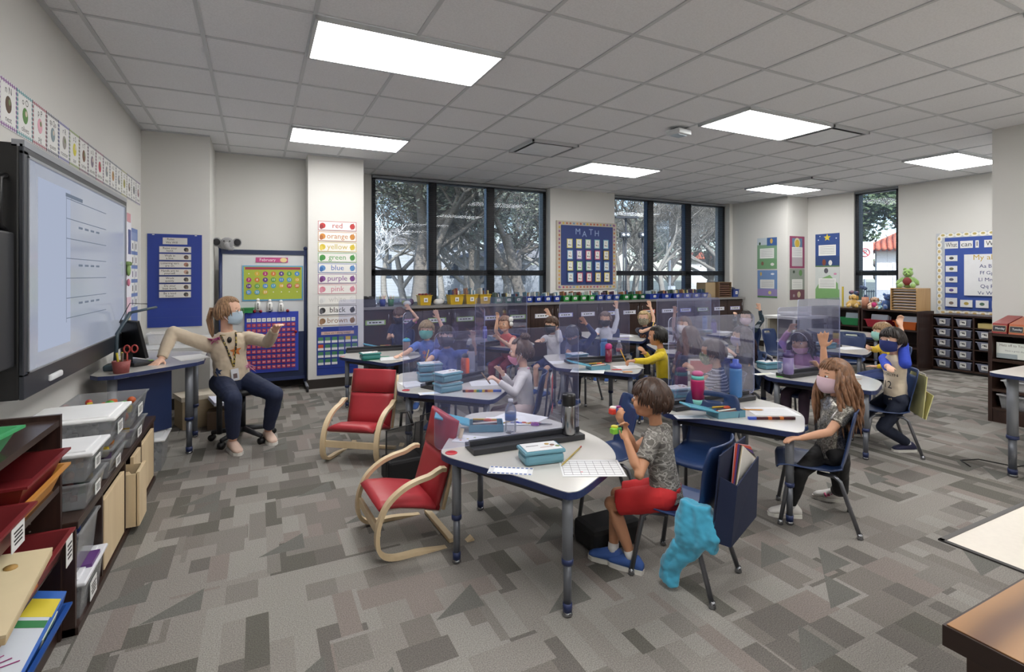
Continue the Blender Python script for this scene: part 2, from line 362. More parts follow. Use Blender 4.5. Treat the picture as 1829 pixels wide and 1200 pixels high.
# ---------------------------------------------------------------- windows
FRAME = mat('#22242a', .45, .2, var=.05); FRAMEB = mat('#1d3a5c', .45, .2)
GLASS = clear_mat('window_glass', '#f2f8ff', '#c8d6e6', .03, .03)
SLAT = mat('#6b7077', .45, .1, var=.02)
def window(name, o, ax, L, mull, z0=.9, z1=2.93, rail=(1.42, 1.51)):
    """window in a wall: origin o (x,y) at its left end seen from inside, ax = unit direction along the wall"""
    t = bpy.data.objects.new(name, None); COL.objects.link(t); t['kind'] = 'structure'; t['label'] = name.replace('_', ' ')
    t.location = (o[0], o[1], 0); t.rotation_euler = (0, 0, math.atan2(ax[1], ax[0]))
    a = MB()
    a.bx(0, .06, 0, .12, z0, z1, FRAME); a.bx(L - .06, L, 0, .12, z0, z1, FRAME); a.bx(0, L, 0, .12, z1 - .05, z1, FRAME); a.bx(0, L, 0, .12, z0, z0 + .05, FRAME)
    a.bx(0, L, 0, .12, rail[0], rail[1], FRAME)
    for x0, x1 in mull: a.bx(x0, x1, 0, .12, z0, z1, FRAME); a.bx(x0 - .012, x0, .01, .1, z0, z1, FRAMEB)
    a.build('window_frame', t)
    a = MB(); a.bx(.02, L - .02, .06, .066, z0, z1, GLASS); a.build('window_pane', t)
    return t
def blind(o, ax, L, zt, zb, label, step=.021):
    t = thing('window_blind', label, 'window blind', (o[0], o[1], 0), math.atan2(ax[1], ax[0]), 'open slatted window blinds')
    a = MB(); a.bx(0, L, -.045, -.005, zt - .035, zt, mat('#8f9498', .5)); a.build('headrail', t)
    a = MB(); z = zt - .05
    while z > zb: 
        a.add([(0.005, -.037, z), (L - .005, -.037, z), (L - .005, -.025, z + .0028), (0.005, -.025, z + .0028), (L - .005, -.013, z), (.005, -.013, z)], [(0, 1, 2, 3), (3, 2, 4, 5)], SLAT, True); z -= step
    o2 = a.build('slats', t)
    a = MB(); x = .12
    while x < L: a.bx(x - .001, x + .001, -.04, -.038, zb, zt - .03, SLAT); x += .42
    a.build('ladder_cords', t)
    a = MB(); a.bx(0.005, L - .005, -.037, -.013, zb - .015, zb, SLAT); a.build('bottom_rail', t)
    return t
window('window_1', (1.53, YW), (1, 0), 3.03, [(.90, 1.02), (1.90, 2.03)])
window('window_2', (5.95, YW), (1, 0), 3.05, [(.93, 1.07), (1.93, 2.08)])
window('window_3', (9.75, 5.58), (0, -1), .72, [])
blind((1.54, YW), (1, 0), 3.01, 2.93, .99, 'wide open dark blind across the left window')
blind((5.96, YW), (1, 0), 3.03, 2.93, .99, 'wide open dark blind across the middle window behind the book bins')
blind((9.74, 5.57), (0, -1), .70, 2.93, .99, 'narrow open dark blind on the tall right window')

# ---------------------------------------------------------------- outside
GRASS = mat('#5d6154', .95, var=.25, scale=3); ROAD = mat('#6c7075', .9, var=.05, scale=1)
f = MB(); f.bx(-45, 130, 8.3, 120, -.5, -.3, GRASS); f.bx(10.2, 130, -60, 8.3, -.5, -.3, GRASS); struct(f, 'ground_outside')
f = MB(); f.bx(-45, 130, 14.5, 22, -.3, -.285, ROAD); f.bx(17, 24, -50, 14.4, -.3, -.285, ROAD); struct(f, 'road_outside')
BARKD = mat('#6f675d', .9, var=.25, scale=8, bump=.4, bscale=40); BARKL = mat('#b9b3a8', .8, var=.15, scale=8); LEAF = mat('#4f5a44', .8, var=.35, scale=2); LEAFB = mat('#8d917c', .8, var=.4, scale=2)
def tree(name, loc, h, r0, label, bark, leaf=None, spread=.55, depth=5, nleaf=900, lsz=.11, seed=1, lean=(0, 0), group='trees outside the windows', kids=3, first=.3):
    rnd = random.Random(seed); t = thing(name, label, 'tree', loc, 0, group)
    a = MB(); tips = []
    def br(p, d, L, r_, lv):
        pts = [p]; rs = [r_]; n_s = 4
        for i in range(n_s):
            d = (d + V((rnd.uniform(-1, 1), rnd.uniform(-1, 1), rnd.uniform(-.5, .8))) * .16).normalized(); p = p + d * L / n_s; pts.append(p); rs.append(max(.0055, r_ * (1 - .42 * (i + 1) / n_s)))
        a.tube(pts, rs, bark, 6 if lv < 2 else (4 if lv < 4 else 3), cap=False)
        if lv >= depth: tips.append((p, d)); return
        if lv >= depth - 2: tips.append((pts[2], d))
        for k in range(kids + (1 if rnd.random() < .4 else 0)):
            q = pts[rnd.choice((2, 3, 4, 4))]; 
            ax = V((rnd.uniform(-1, 1), rnd.uniform(-1, 1), rnd.uniform(-.1, .7))).normalized()
            br(q, (d * (1 - spread) + ax * spread).normalized(), L * rnd.uniform(.6, .82), r_ * .55, lv + 1)
    br(V((0, 0, 0)), V((lean[0], lean[1], 1)).normalized(), h * first, r0, 0)
    a.build('branches', t)
    if leaf:
        b = MB(); vs = []; fs = []
        for i in range(nleaf):
            p, d = rnd.choice(tips); c = p + V((rnd.gauss(0, .3), rnd.gauss(0, .3), rnd.gauss(0, .25))); s_ = lsz * rnd.uniform(.6, 1.3)
            u = V((rnd.gauss(0, 1), rnd.gauss(0, 1), rnd.gauss(0, 1))).normalized(); w_ = u.orthogonal().normalized() * s_ * .5; u *= s_; k = len(vs)
            vs += [c - u, c + w_, c + u, c - w_]; fs.append((k, k + 1, k + 2, k + 3))
        b.add(vs, fs, leaf); b.build('foliage', t)
    return t
def dirp(u, dist, z=-.3):
    q = _ray(u, 491); return V((q.x * dist, q.y * dist, z))
tree('bare_sapling', dirp(688, 10.6), 5.4, .07, 'pale bare sapling close outside the left window', mat('#eae7e0', .8, var=.08), None, .5, 6, seed=3, kids=3, first=.22)
big = tree('oak_tree', dirp(742, 15), 10, .30, 'thick dark oak trunk outside the left window', BARKD, LEAFB, .62, 6, 15000, .075, seed=11, first=.3, lean=(.15, 0))
t2 = tree('oak_tree', dirp(950, 17), 10, .24, 'leaning oak with two limbs outside the left window right pane', BARKD, LEAFB, .6, 6, 15000, .075, seed=21, lean=(-.3, 0), first=.32)
t3 = tree('leafless_tree', dirp(850, 21), 9, .17, 'leafless twiggy tree behind the middle pane of the left window', mat('#8c857a', .9, var=.2), None, .6, 6, seed=5, kids=3)
t4 = tree('leafless_tree', dirp(1140, 19), 8, .16, 'leafless twiggy tree at left of the middle window', mat('#8a847a', .9, var=.2), None, .6, 6, seed=8, kids=3)
for u, dd, rz, s, src, lab in ((1205, 24, 2, 1.0, t3, 'leafless tree in the centre pane of the middle window'), (1278, 22, 4, 1.05, t4, 'leafless tree in the right pane of the middle window'), (790, 27, 1, 1.2, t3, 'leafless tree left of the middle pane of the left window'), (905, 30, 3, 1.3, t4, 'tall leafless tree seen between the two leaning limbs'),
        (1240, 50, 5, 1.5, t3, 'distant leafless tree behind the lodge roof'), (725, 19, 2.2, .9, t3, 'leafless tree right of the pale sapling'), (830, 16.5, 5.1, .8, t4, 'leafless tree low in the middle pane of the left window'), (905, 22, .4, 1.0, t3, 'leafless tree low in the right pane of the left window'), (975, 26, 3.7, 1.1, t4, 'leafless tree at the right edge of the left window'), (765, 33, 1.9, 1.4, t3, 'tall leafless tree before the pale house'), (1180, 17, 2.9, .8, t4, 'leafless tree low behind the street pole'), (1275, 31, 1.1, 1.2, t3, 'leafless tree right of the lodge'), (1105, 36, 2.5, 1.3, t4, 'distant leafless tree beyond the field lights'), (690, 30, .6, 1.3, t4, 'distant leafless tree behind the pale sapling')):
    c = dup(t3 if src is t3 else t4, dirp(u, dd), rz, lab); c.scale = (s, s, s)
c = dup(big, dirp(850, 33), 2.2, 'far oak crown filling the middle pane of the left window'); c.scale = (1.25,) * 3
c = dup(t2, dirp(1262, 30), 1.2, 'far oak crown at the right end of the middle window'); c.scale = (1.0,) * 3
w3 = tree('evergreen_oak', dirp(1572, 23), 9, .22, 'leafy evergreen oak outside the tall right window', BARKD, mat('#5c6a48', .8, var=.35, scale=2), .55, 5, 9000, .13, seed=31, first=.28)
c = dup(w3, dirp(1120, 46), 3, 'far evergreen oak at the left of the middle window'); c.scale = (1.1,) * 3
# hedge, fences, houses
f = MB()
for fx in range(0, 200): f.box((-6 + fx * .16, 12.6, .25), (.02, .02, 1.1), DGREY)
f.bx(-6, 26, 12.58, 12.62, .72, .76, DGREY); f.bx(-6, 26, 12.58, 12.62, -.1, -.06, DGREY); tag(f.build('iron_fence'), 'black iron picket fence along the street outside', 'fence')
f = MB()
for fx in range(0, 60): f.box((13.5, 2 + fx * .16, .25), (.02, .02, 1.1), DGREY)
f.bx(13.48, 13.52, 2, 11.5, .72, .76, DGREY); tag(f.build('iron_fence'), 'black iron picket fence outside the tall right window', 'fence')
def house(loc, rz, w_, d_, h_, wallc, roofc, label, rise=1.6):
    t = thing('house', label, 'house', loc, rz); a = MB(); a.bx(-w_ / 2, w_ / 2, 0, d_, 0, h_, mat(wallc, .8, var=.04)); a.build('wall', t)
    a = MB(); o = .5
    a.add([(-w_ / 2 - o, -o, h_), (w_ / 2 + o, -o, h_), (w_ / 2 + o, d_ + o, h_), (-w_ / 2 - o, d_ + o, h_), (0, d_ * .3, h_ + rise), (0, d_ * .7, h_ + rise)], [(0, 1, 4), (1, 2, 5, 4), (2, 3, 5), (3, 0, 4, 5), (3, 2, 1, 0)], mat(roofc, .85, var=.15, scale=6)); a.build('roof', t)
    for k in (-.3, .0, .3):
        a = MB(); a.bx(w_ * k - .35, w_ * k + .35, -.03, .02, h_ * .35, h_ * .8, mat('#3b444e', .3)); a.build('window', t)
    return t
house(dirp(752, 42), R(-10), 9, 6, 4.2, '#a2a5a8', '#6d6a68', 'pale house with a grey hipped roof outside the left window', 2.4)
house(dirp(930, 38), R(-20), 9, 6, 3.0, '#8f9296', '#7d7a78', 'distant pale house low behind the leaning oak')
def lodge(loc, rz, w_, h_, label):
    t = thing('gate_lodge', label, 'building', loc, rz); a = MB(); a.bx(-w_ / 2, w_ / 2, -w_ / 2, w_ / 2, 0, h_, mat('#dcd9d2', .8)); a.bx(-w_ * .2, w_ * .2, -w_ / 2 - .02, -w_ / 2, h_ * .3, h_ * .8, mat('#f2f4f6', .5)); a.build('wall', t)
    a = MB(); RT = mat('#b4674d', .8, var=.2, scale=4); e = w_ / 2 + .45; N = 14
    for sd in range(4):
        X = M.Rotation(sd * PI / 2, 4, 'Z')
        for k in range(N):
            x0 = -e + 2 * e * (k + .5) / N; top = abs(x0) 
            a.tube([X @ V((x0, -e, h_)), X @ V((x0, -top * .98, h_ + (e - top) * .55))], e / N * .95, RT, 6)
        a.add([X @ V((-e, -e, h_)), X @ V((e, -e, h_)), X @ V((0, 0, h_ + e * .55))], [(0, 1, 2)], RT)
    a.build('roof', t); return t
lodge(dirp(1244, 40), R(-35), 1.6, 2.95, 'white gate lodge with a red tile roof outside the middle window')
lodge(dirp(1612, 20), R(-60), 1.7, 2.7, 'white gate lodge with a red tile roof outside the tall right window')
t = thing('field_light_pole', 'slim street pole with small box signs outside the middle window', 'pole', dirp(1196, 20)); a = MB(); a.tube([(0, 0, 0), (0, 0, 4.2)], .045, mat('#d7dadd', .5), 8); a.build('pole', t)
a = MB(); a.box((.1, 0, 1.15), (.35, .05, .3), mat('#e8eaec', .6)); a.box((.1, 0, .8), (.35, .05, .22), mat('#e8eaec', .6)); a.build('sign_plate', t)
for u, v, lab in ((1116, 420, 'dark floodlight box at left of the middle window'), (1150, 420, 'dark floodlight box beside the first mullion of the middle window'), (1120, 388, 'long dark floodlight arm above the floodlight boxes')):
    p = at_d(u, v, 16); t = thing('field_floodlight', lab, 'floodlight', p, R(-20)); a = MB()
    if v > 400: a.box((0, 0, 0), (.32, .18, .17), DGREY, 0, .02); a.build('housing', t); a = MB(); a.ball((-.07, -.1, 0), .05, WHITE); a.ball((.07, -.1, 0), .05, WHITE); a.build('lamp', t)
    else: a.box((0, 0, 0), (.75, .1, .06), DGREY); a.box((.1, 0, .12), (.4, .1, .05), DGREY); a.build('arm', t)
    a = MB(); a.tube([(0, .12, -p.z - .3), (0, .12, .05)], .03, DGREY, 6); a.build('post', t)
t = thing('street_sign', 'white no parking sign with a red ring outside the tall right window', 'sign', dirp(1545, 13), R(-50)); a = MB(); a.tube([(0, .03, 0), (0, .03, 2.4)], .025, CHROME, 6); a.build('post', t)
a = MB(); a.box((0, 0, 2.1), (.34, .01, .95), WHITE); a.build('plate', t)
a = MB(); X = frame((0, -.009, 2.3), (1, 0, 0), (0, 0, 1)); a.tube([X @ V((.1 * math.cos(k * PI / 8), .1 * math.sin(k * PI / 8), 0)) for k in range(16)], .012, mat('#b8322e', .6), 5, closed=True); a.box((0, 0, 0), (.2, .02, .01), mat('#b8322e', .6), X=X @ M.Rotation(R(-45), 4, 'Z')); a.text('P', X, .16, TXTK); a.build('symbol', t)
# ---------------------------------------------------------------- left wall
# interactive screen
ST = thing('interactive_screen', 'large wall mounted interactive touch screen on the left wall', 'screen', (-.95, 4.02, .87))
a = MB(); a.bx(-.085, -.004, -1.0, 1.0, 0, 1.15, BLACK, .008); a.build('housing', ST)
a = MB(); BZ = mat('#3a3d44', .35, .4)
for q in ((-1.0, 1.0, 0, .115), (-1.0, 1.0, 1.10, 1.15), (-1.0, -.945, .1, 1.12), (.955, 1.0, .1, 1.12)): a.bx(-.006, .012, *q, BZ, .004)
a.build('bezel', ST)
SIL = mat('#9ea2aa', .3, .5)
a = MB()
for q in ((-.955, .96, 1.092, 1.105), (-.955, .96, .112, .12), (-.955, -.945, .112, 1.1), (.95, .96, .112, 1.1)): a.bx(.004, .016, *q, SIL)
a.bx(-.03, .014, -1.0, 1.0, 1.135, 1.165, SIL); a.build('trim_strip', ST)
scm = bpy.data.materials.new('screen_lit'); scm.use_nodes = True; n = scm.node_tree; b = n.nodes['Principled BSDF']
b.inputs['Base Color'].default_value = lin('#50555f'); b.inputs['Roughness'].default_value = .16
tc = n.nodes.new('ShaderNodeTexCoord'); nz = n.nodes.new('ShaderNodeTexNoise'); nz.inputs['Scale'].default_value = 1.1; n.links.new(tc.outputs['Object'], nz.inputs['Vector'])
r = ramp(n, [(.35, '#a7b0c4'), (.65, '#b7bdc9')], False); n.links.new(nz.outputs[0], r.inputs[0]); n.links.new(r.outputs[0], b.inputs['Emission Color']); b.inputs['Emission Strength'].default_value = .42
a = MB(); a.bx(.003, .008, -.945, .95, .12, 1.093, scm); a.build('display', ST)
a = MB(); LN = emit_mat('screen_line', '#7d8797', .6); LP = emit_mat('screen_page', '#b9c3da', .62)
a.bx(.008, .0086, -.82, -.35, .19, 1.03, LP)
for k in range(7): a.bx(.0086, .0090, -.42, .4, .98 - k * .11, .984 - k * .11, LN)
a.bx(.0086, .0090, -.42, -.416, .3, 1.0, LN)
X = frame((.0090, -.28, 1.0), (0, 1, 0), (0, 0, 1)); a.box((0, 0, .0002), (.3, .02, .0004), LN, X=X)
[a.bx(.009, .0093, -.2 + .12 * q, -.13 + .12 * q, zz, zz + .012, LN) for q in range(4) for zz in (.83, .61, .39)]
a.build('worksheet_image', ST)
a = MB(); a.tube([(-.05, -1.0, .75), (-.05, -1.06, .78), (-.05, -1.06, .98), (-.05, -1.0, 1.0)], .012, BLACK, 8); a.build('handle', ST)
a = MB(); a.bx(-.085, -.02, -1.22, -.99, .15, .75, DGREY, .01); a.bx(-.132, -.085, -.5, .5, .3, .8, DGREY); a.build('wall_bracket', ST)
a = MB(); a.box((.018, -.62, .045), (.02, .17, .032), mat('#d8d9dc', .4), bev=.009); tag(a.build('stylus', loc=(-.95, 4.02, .87)), 'pale stylus eraser held on the lower bezel of the screen', 'stylus')
# alphabet cards
words = [('n N', 'nest', '#5f4a3a'), ('o O', 'olives', '#5e8a4c'), ('p P', 'pig', '#e0a9b8'), ('qu Qu', 'queen', '#8a9aa0'), ('r R', 'rooster', '#9a958f'), ('s S', 'sun', '#d9cf4a'), ('t T', 'turkey', '#7c5a48'), ('u U', 'umbrella', '#8a7f8d'), ('v V', 'valentine', '#c2475a'), ('w W', 'wand', '#8d9196'), ('x X', 'fox', '#b98a5c'), ('y Y', 'yarn', '#8e9296'), ('z Z', 'zebra', '#a7a05a'), ('sh', 'ship', '#77736f'), ('ch', 'chick', '#6f7478'), ('th', 'thumb', '#8f6f7a')]
brd = ['#8a5f96', '#5f9a9c', '#9c5a62', '#5d6066', '#6a6aa0', '#8a9a5a', '#7a5a66', '#6a6a72', '#8f5a6a', '#6c7078', '#6e7278', '#70757c', '#9a9a66', '#6a6a72', '#6c7078', '#7a6a8a']
checkm = {}
def checker(h1, h2, sc=60):
    k = (h1, h2, sc)
    if k in checkm: return checkm[k]
    m, n, b = nodes_mat('border_check'); tc = n.nodes.new('ShaderNodeTexCoord'); ck = n.nodes.new('ShaderNodeTexChecker'); ck.inputs['Scale'].default_value = sc
    mp = n.nodes.new('ShaderNodeMapping'); mp.inputs['Rotation'].default_value = (R(45), 0, 0); n.links.new(tc.outputs['Object'], mp.inputs[0]); n.links.new(mp.outputs[0], ck.inputs[0])
    ck.inputs[1].default_value = lin(h1); ck.inputs[2].default_value = lin(h2); n.links.new(ck.outputs[0], b.inputs['Base Color']); b.inputs['Roughness'].default_value = .6; checkm[k] = m; return m
for k, (ab, wd, c) in enumerate(words):
    y = 3.316 + k * .2005; t = thing('alphabet_card', 'alphabet wall card showing %s for %s' % (ab, wd), 'alphabet card', (-1.089, y, 2.257), 0, 'alphabet strip on the left wall')
    a = MB(); a.bx(0, .002, -.099, .099, -.118, .118, checker(brd[k], '#d7d7da')); a.bx(0, .003, -.082, .082, -.095, .095, WHITE); a.build('card', t)
    a = MB(); X = lambda z: frame((.0032, 0, z), (0, 1, 0), (0, 0, 1))
    a.text(ab, X(.068), .05, TXTK, .1); a.text(wd, X(-.073), .042, TXTK, .13); a.ball((.003, 0, 0), (.0015, .036, .042), mat(c, .7, var=.2, scale=40), 14, 8); a.ball((.004, .008, .012), (.0015, .014, .016), mat('#d8c9b8' if k % 2 else '#7c8a62', .7), 10, 6)
    a.build('picture', t)
# hanging word chart at far end of left wall
t = thing('pocket_chart', 'blue pocket chart of white picture cards hanging beyond the screen', 'pocket chart', (-1.085, 5.95, 0))
a = MB(); CB = mat('#6f84b8', .5); a.bx(0, .006, -.36, .3, .72, 1.88, CB); a.build('backing', t)
a = MB(); rn = random.Random(2)
for r_ in range(6):
    z = 1.66 - r_ * .135
    for k in range(4 if r_ < 5 else 2): y = -.3 + k * .15; a.bx(.006, .009, y, y + .13, z, z + .1, WHITE); a.bx(.009, .0095, y + .045, y + .075, z + .02, z + .075, mat(rn.choice(['#4a4a55', '#7a5a6a', '#5a5a5a', '#6a5a8a']), .7))
a.bx(.006, .009, -.3, .25, 1.76, 1.84, mat('#8d9cc4', .6)); a.build('picture_cards', t)
a = MB(); a.bx(-1.088, -1.084, 5.62, 6.2, .55, .72, PAPER); a.text('A B', frame((-1.083, 5.9, .64), (0, 1, 0), (0, 0, 1)), .07, TXTK); tag(a.build('paper_sheet'), 'white lettered paper taped below the blue picture card chart', 'paper')
t = thing('hanging_chart', 'long narrow white and pink paper chart hanging at the far edge of the screen', 'paper chart', (-.945, 5.075, 0))
a = MB(); a.bx(0, .004, -.06, .13, 1.25, 1.93, mat('#d9dae4', .8)); a.bx(0, .004, -.03, .12, 1.08, 1.25, mat('#d4b6c6', .8)); a.bx(0, .004, 0, .12, .88, 1.08, mat('#d6cda6', .8)); a.build('strip', t)
a = MB(); a.bx(.004, .007, .02, .1, 1.6, 1.8, mat('#4a558c', .7)); a.bx(.004, .006, -.03, .1, 1.86, 1.93, mat('#c48f96', .7)); a.build('lettering', t)
t = thing('frog_clip', 'small green frog clip holding paper on the screen edge', 'clip', (-.925, 5.02, 1.47)); a = MB(); G = mat('#7d9a5c', .6); a.ball((0, 0, 0), (.012, .05, .05), G); a.ball((0, -.03, .05), .018, G); a.ball((0, .03, .05), .018, G); a.ball((0, 0, -.1), (.01, .03, .03), mat('#d07a94', .6)); a.build('clip_body', t)
a = MB(); a.ball((.012, -.03, .055), .007, BLACK); a.ball((.012, .03, .055), .007, BLACK); a.build('eyes', t)
# near left bookcase
NB = thing('bookcase', 'dark walnut bookcase of trays at the lower left corner', 'bookcase', (-.88, 1.93, 0))
a = MB(); hx, hy = .19, .66
a.bx(-hx, hx, hy - .02, hy, 0, .885, DWOOD); a.bx(-hx, hx, -hy, -hy + .02, 0, .885, DWOOD); a.bx(-hx, -hx + .01, -hy, hy, 0, .87, DWOOD); a.build('side_panel', NB)
for z, nm in ((.855, 'top'), (.60, 'shelf'), (.335, 'shelf'), (.09, 'shelf')):
    a = MB(); a.bx(-hx + .01, hx - .002, -hy + .02, hy - .02, z - .012, z + .012, DWOODH); a.build(nm, NB)
a = MB(); a.bx(hx - .03, hx - .01, -hy + .02, hy - .02, 0, .078, DWOOD); a.build('kick_board', NB)
a = MB()
for z in (.2, .225, .25, .45, .48, .51, .7, .73): 
    a.lathe([(.003, 0), (.003, .003)], (.1, hy - .0205, z), mat('#b8b2a8', .4), 8, axis=(0, -1, 0))
a.build('pin_holes', NB)
def tray(x, y, z, w_, d_, h_, c, label, rz=0, g='plastic trays in the left bookcase', tp=.8, name='plastic_tray', rim=.012):
    """open tapered tray: w along x, d along y"""
    t = thing(name, label, 'tray' if 'tray' in name else 'bin', (x, y, z), rz, g); a = MB(); m = mat(c, .4, var=.03)
    def ring(k, hh, s=0): return [V((sx * (w_ / 2 * k + s), sy * (d_ / 2 * k + s), hh)) for sx, sy in ((-1, -1), (1, -1), (1, 1), (-1, 1))]
    rs = [ring(tp, 0), ring(1, h_), ring(1, h_, rim), ring(1, h_ - .008, rim), ring(1, h_ - .008, rim - .004), ]
    inn = [ring(1, h_, -.003), ring(tp, .004, -.003)]
    vs = rs[0] + rs[1] + rs[2] + rs[3] + inn[0] + inn[1]; L = lambda i, j: [(i * 4 + k, i * 4 + (k + 1) % 4, j * 4 + (k + 1) % 4, j * 4 + k) for k in range(4)]
    fs = [(3, 2, 1, 0)] + L(0, 1) + L(3, 2) + [(8 + k, 8 + (k + 1) % 4, 16 + (k + 1) % 4, 16 + k) for k in range(4)] + L(4, 5) + [(20, 21, 22, 23)]
    a.add(vs, fs, m); a.build('tray_shell', t)
    return t
def qrcard(par, X, w_, h_, m=None):
    a = MB(); a.T = X; a.box((0, 0, .001), (w_, h_, .002), WHITE); [a.box((0, h_ * (.25 - .16 * q), .0024), (w_ * (.7 - .12 * (q % 2)), h_ * .07, .0006), TXTK) for q in range(4)]; o = a.build('label_card', par); return o
TR = '#7a2428'
tr = tray(-.87, 2.02, .867, .30, .42, .07, '#3fa065', 'green tray holding paper on top of the left bookcase', R(-6))
a = MB(); a.box((0, 0, .0), (.22, .32, .004), PAPER, R(-6)); a.text('ur', frame((.0, .0, .0025), (.1, 1, 0), (-1, .1, 0)), .06, TXTK); tag(a.build('paper_sheet', loc=(-.87, 2.0, .905)), 'printed paper lying in the green tray on the bookcase', 'paper')
tray(-.83, 2.36, .612, .32, .40, .085, '#c78a40', 'orange tray stacked under the red tray on the second shelf')
tray(-.83, 2.36, .665, .32, .40, .09, TR, 'red tray with moulded slots on top of the orange tray', g='plastic trays in the left bookcase')
a = MB()
t = tray(-.80, 1.92, .612, .32, .40, .10, TR, 'red tray with a printed label near the frame edge on the second shelf'); qrcard(t, frame((.165, 0.08, .05), (0, 1, 0), (0, 0, 1)), .09, .07)
t = tray(-.81, 2.34, .347, .32, .40, .10, TR, 'red tray with white label card on the third shelf'); qrcard(t, frame((.172, .13, .045), (0, 1, 0), (0, 0, 1)), .07, .1)
t = tray(-.80, 1.93, .347, .32, .38, .10, '#b5652f', 'orange tray under the board game on the third shelf')
a = MB(); a.box((0, 0, 0), (.30, .46, .018), mat('#cbb58d', .5), 0, .002); a.box((0, 0, .0145), (.30, .46, .009), mat('#d8c8a4', .5)); rn = random.Random(4)
for k in range(14): a.lathe([(.018, .019), (.018, .022)], (rn.uniform(-.12, .12), rn.uniform(-.2, .2), 0), mat(rn.choice(['#4a68b0', '#6a8a4a', '#b08a4a', '#5a6a7a', '#9a9a70']), .6), 10)
t = tag(a.build('board_game', loc=(-.77, 2.05, .47)), 'wooden board game with blue dots lying across the trays', 'board game'); t.rotation_euler = (R(3), R(4), R(4))
a = MB(); a.box((0, 0, 0), (.01, .30, .16), mat('#94b03c', .5)); a.text('abcdefgh', frame((.0055, 0, 0), (0, -1, 0), (0, 0, -1)) @ M.Rotation(R(0), 4, 'Z'), .085, TXTK, .27); t = tag(a.build('alphabet_board', loc=(-.79, 2.03, .52)), 'lime green card lettered abcdefgh standing in the third shelf', 'card'); t.rotation_euler = (0, R(-12), 0)
t = tray(-.80, 2.25, .102, .30, .50, .075, '#1f4c96', 'blue tray on the lowest shelf holding a boxed art kit')
a = MB(); a.box((0, 0, 0), (.24, .42, .06), mat('#2f62b4', .35), 0, .002); a.box((0, -.02, .031), (.22, .30, .002), mat('#c9cfd8', .4)); a.box((0, .13, .0315), (.23, .08, .002), mat('#d8c53a', .4)); a.box((0, .06, .032), (.22, .03, .002), mat('#2e7a46', .4))
for k in range(9): a.tube([(-.1, -.19, .034), (-.1 + k * .024, .0 - k * .01, .034)], .002, mat('#9a2a72', .5), 4)
a.box((.121, .07, 0), (.002, .12, .035), mat('#dfe6c8', .4)); a.box((.1225, .07, 0), (.001, .08, .014), mat('#2a6a6a', .5))
t = tag(a.build('art_kit_box', loc=(-.78, 2.27, .20)), 'blue boxed art kit with yellow and magenta lid in the blue tray', 'box'); t.rotation_euler = (R(14), R(16), 0)
a = MB()
for k in range(5): a.box((0, 0, k * .006), (.2, .26, .004), mat(['#3f9a5a', '#e8e6df', '#c8542e', '#3f9a5a', '#56ac6c'][k], .6), k * .05)
[a.box((-.06 + .03 * q, 0, .0275), (.01, .2 - .03 * (q % 3), .001), WHITE) for q in range(5)]; t = tag(a.build('booklet_stack', loc=(-.66, 1.86, .02)), 'stack of green booklets at the very bottom left corner', 'booklets')
# low shelf
LS = thing('low_shelf', 'long low dark walnut shelf with wooden drawers along the left wall', 'shelf', (-.86, 3.45, 0)); hx = .22; hy = .86
a = MB(); a.bx(-hx, hx, -hy, hy, .42, .45, DWOODH, .003); a.build('top', LS)
for y in (-.85, -.46, .0, .42, .85):
    a = MB(); a.bx(-hx + .01, hx - .01, y - .01, y + .01, 0, .42, DWOOD); a.build('divider', LS)
a = MB(); a.bx(-hx, -hx + .01, -hy, hy, 0, .42, DWOOD); a.bx(-hx, hx, -hy, hy, 0, .03, DWOOD); a.build('base', LS)
for i, (y, px_, w_) in enumerate(((-.235, .0, .40), (.11, .06, .2), (.30, .0, .2), (.635, .0, .40))):
    hh = .33; ox = .2 + px_; a = MB(); a.bx(ox - .006, ox + .012, y - w_ / 2, y + w_ / 2, .04, .04 + hh - .03 * (i == 1), BIRCH, .002)
    if i == 1: a.bx(ox - .3, ox, y - w_ / 2, y - w_ / 2 + .012, .04, .33, BIRCH); a.bx(ox - .3, ox, y + w_ / 2 - .012, y + w_ / 2, .04, .33, BIRCH)
    else: a.bx(ox - .3, ox, y - w_ / 2, y + w_ / 2, .04, .06, BIRCH)
    d_ = a.build('drawer', LS)
    if i == 1: a = MB(); a.box((ox - .1, y - .02, .29), (.12, .12, .02), BIRCH, R(20)); a.box((ox - .15, y + .03, .27), (.12, .1, .02), BIRCH, R(-30)); a.build('drawer_blocks', d_)
CLR = clear_mat('clear_bin', '#f6f7f8', '#eef1f5', .20, .06, .08)
def clearbin(x, y, z, w_, d_, h_, label, lid=None, fill=None, g='clear plastic bins on the low shelf', card=True, rz=0, nlab='Ab'):
    t = tray(x, y, z, w_, d_, h_, '#ffffff', label, rz, g, .88, 'clear_bin', .008)
    t.children[0].data.materials[0] = CLR; t.children[0].name = 'bin_shell'
    if lid: a = MB(); a.box((0, 0, h_ + .006), (w_ + .03, d_ + .03, .016), mat(lid, .4), 0, .006); a.box((0, 0, h_ + .016), (w_ - .03, d_ - .03, .01), mat(lid, .4), 0, .004); a.build('lid', t)
    if fill:
        a = MB(); rn = random.Random(int(x * 1000 + y * 77)); 
        for k in range(26):
            c = mat(rn.choice(fill), .5); p = (rn.uniform(-.34, .34) * w_, rn.uniform(-.36, .36) * d_, rn.uniform(.15, .8) * h_)
            if k % 2: a.box(p, (rn.uniform(.02, .05),) * 3, c, rn.random() * 3, .004)
            else: a.ball(p, rn.uniform(.014, .03), c, 8, 6)
        o = a.build('toy_pieces', t); o['kind'] = 'stuff'
    if card: qrcard(t, frame((w_ / 2 * .96 + .004, 0, h_ * .45), (0, 1, 0), (0, 0, 1)), d_ * .3, h_ * .45)
    return t
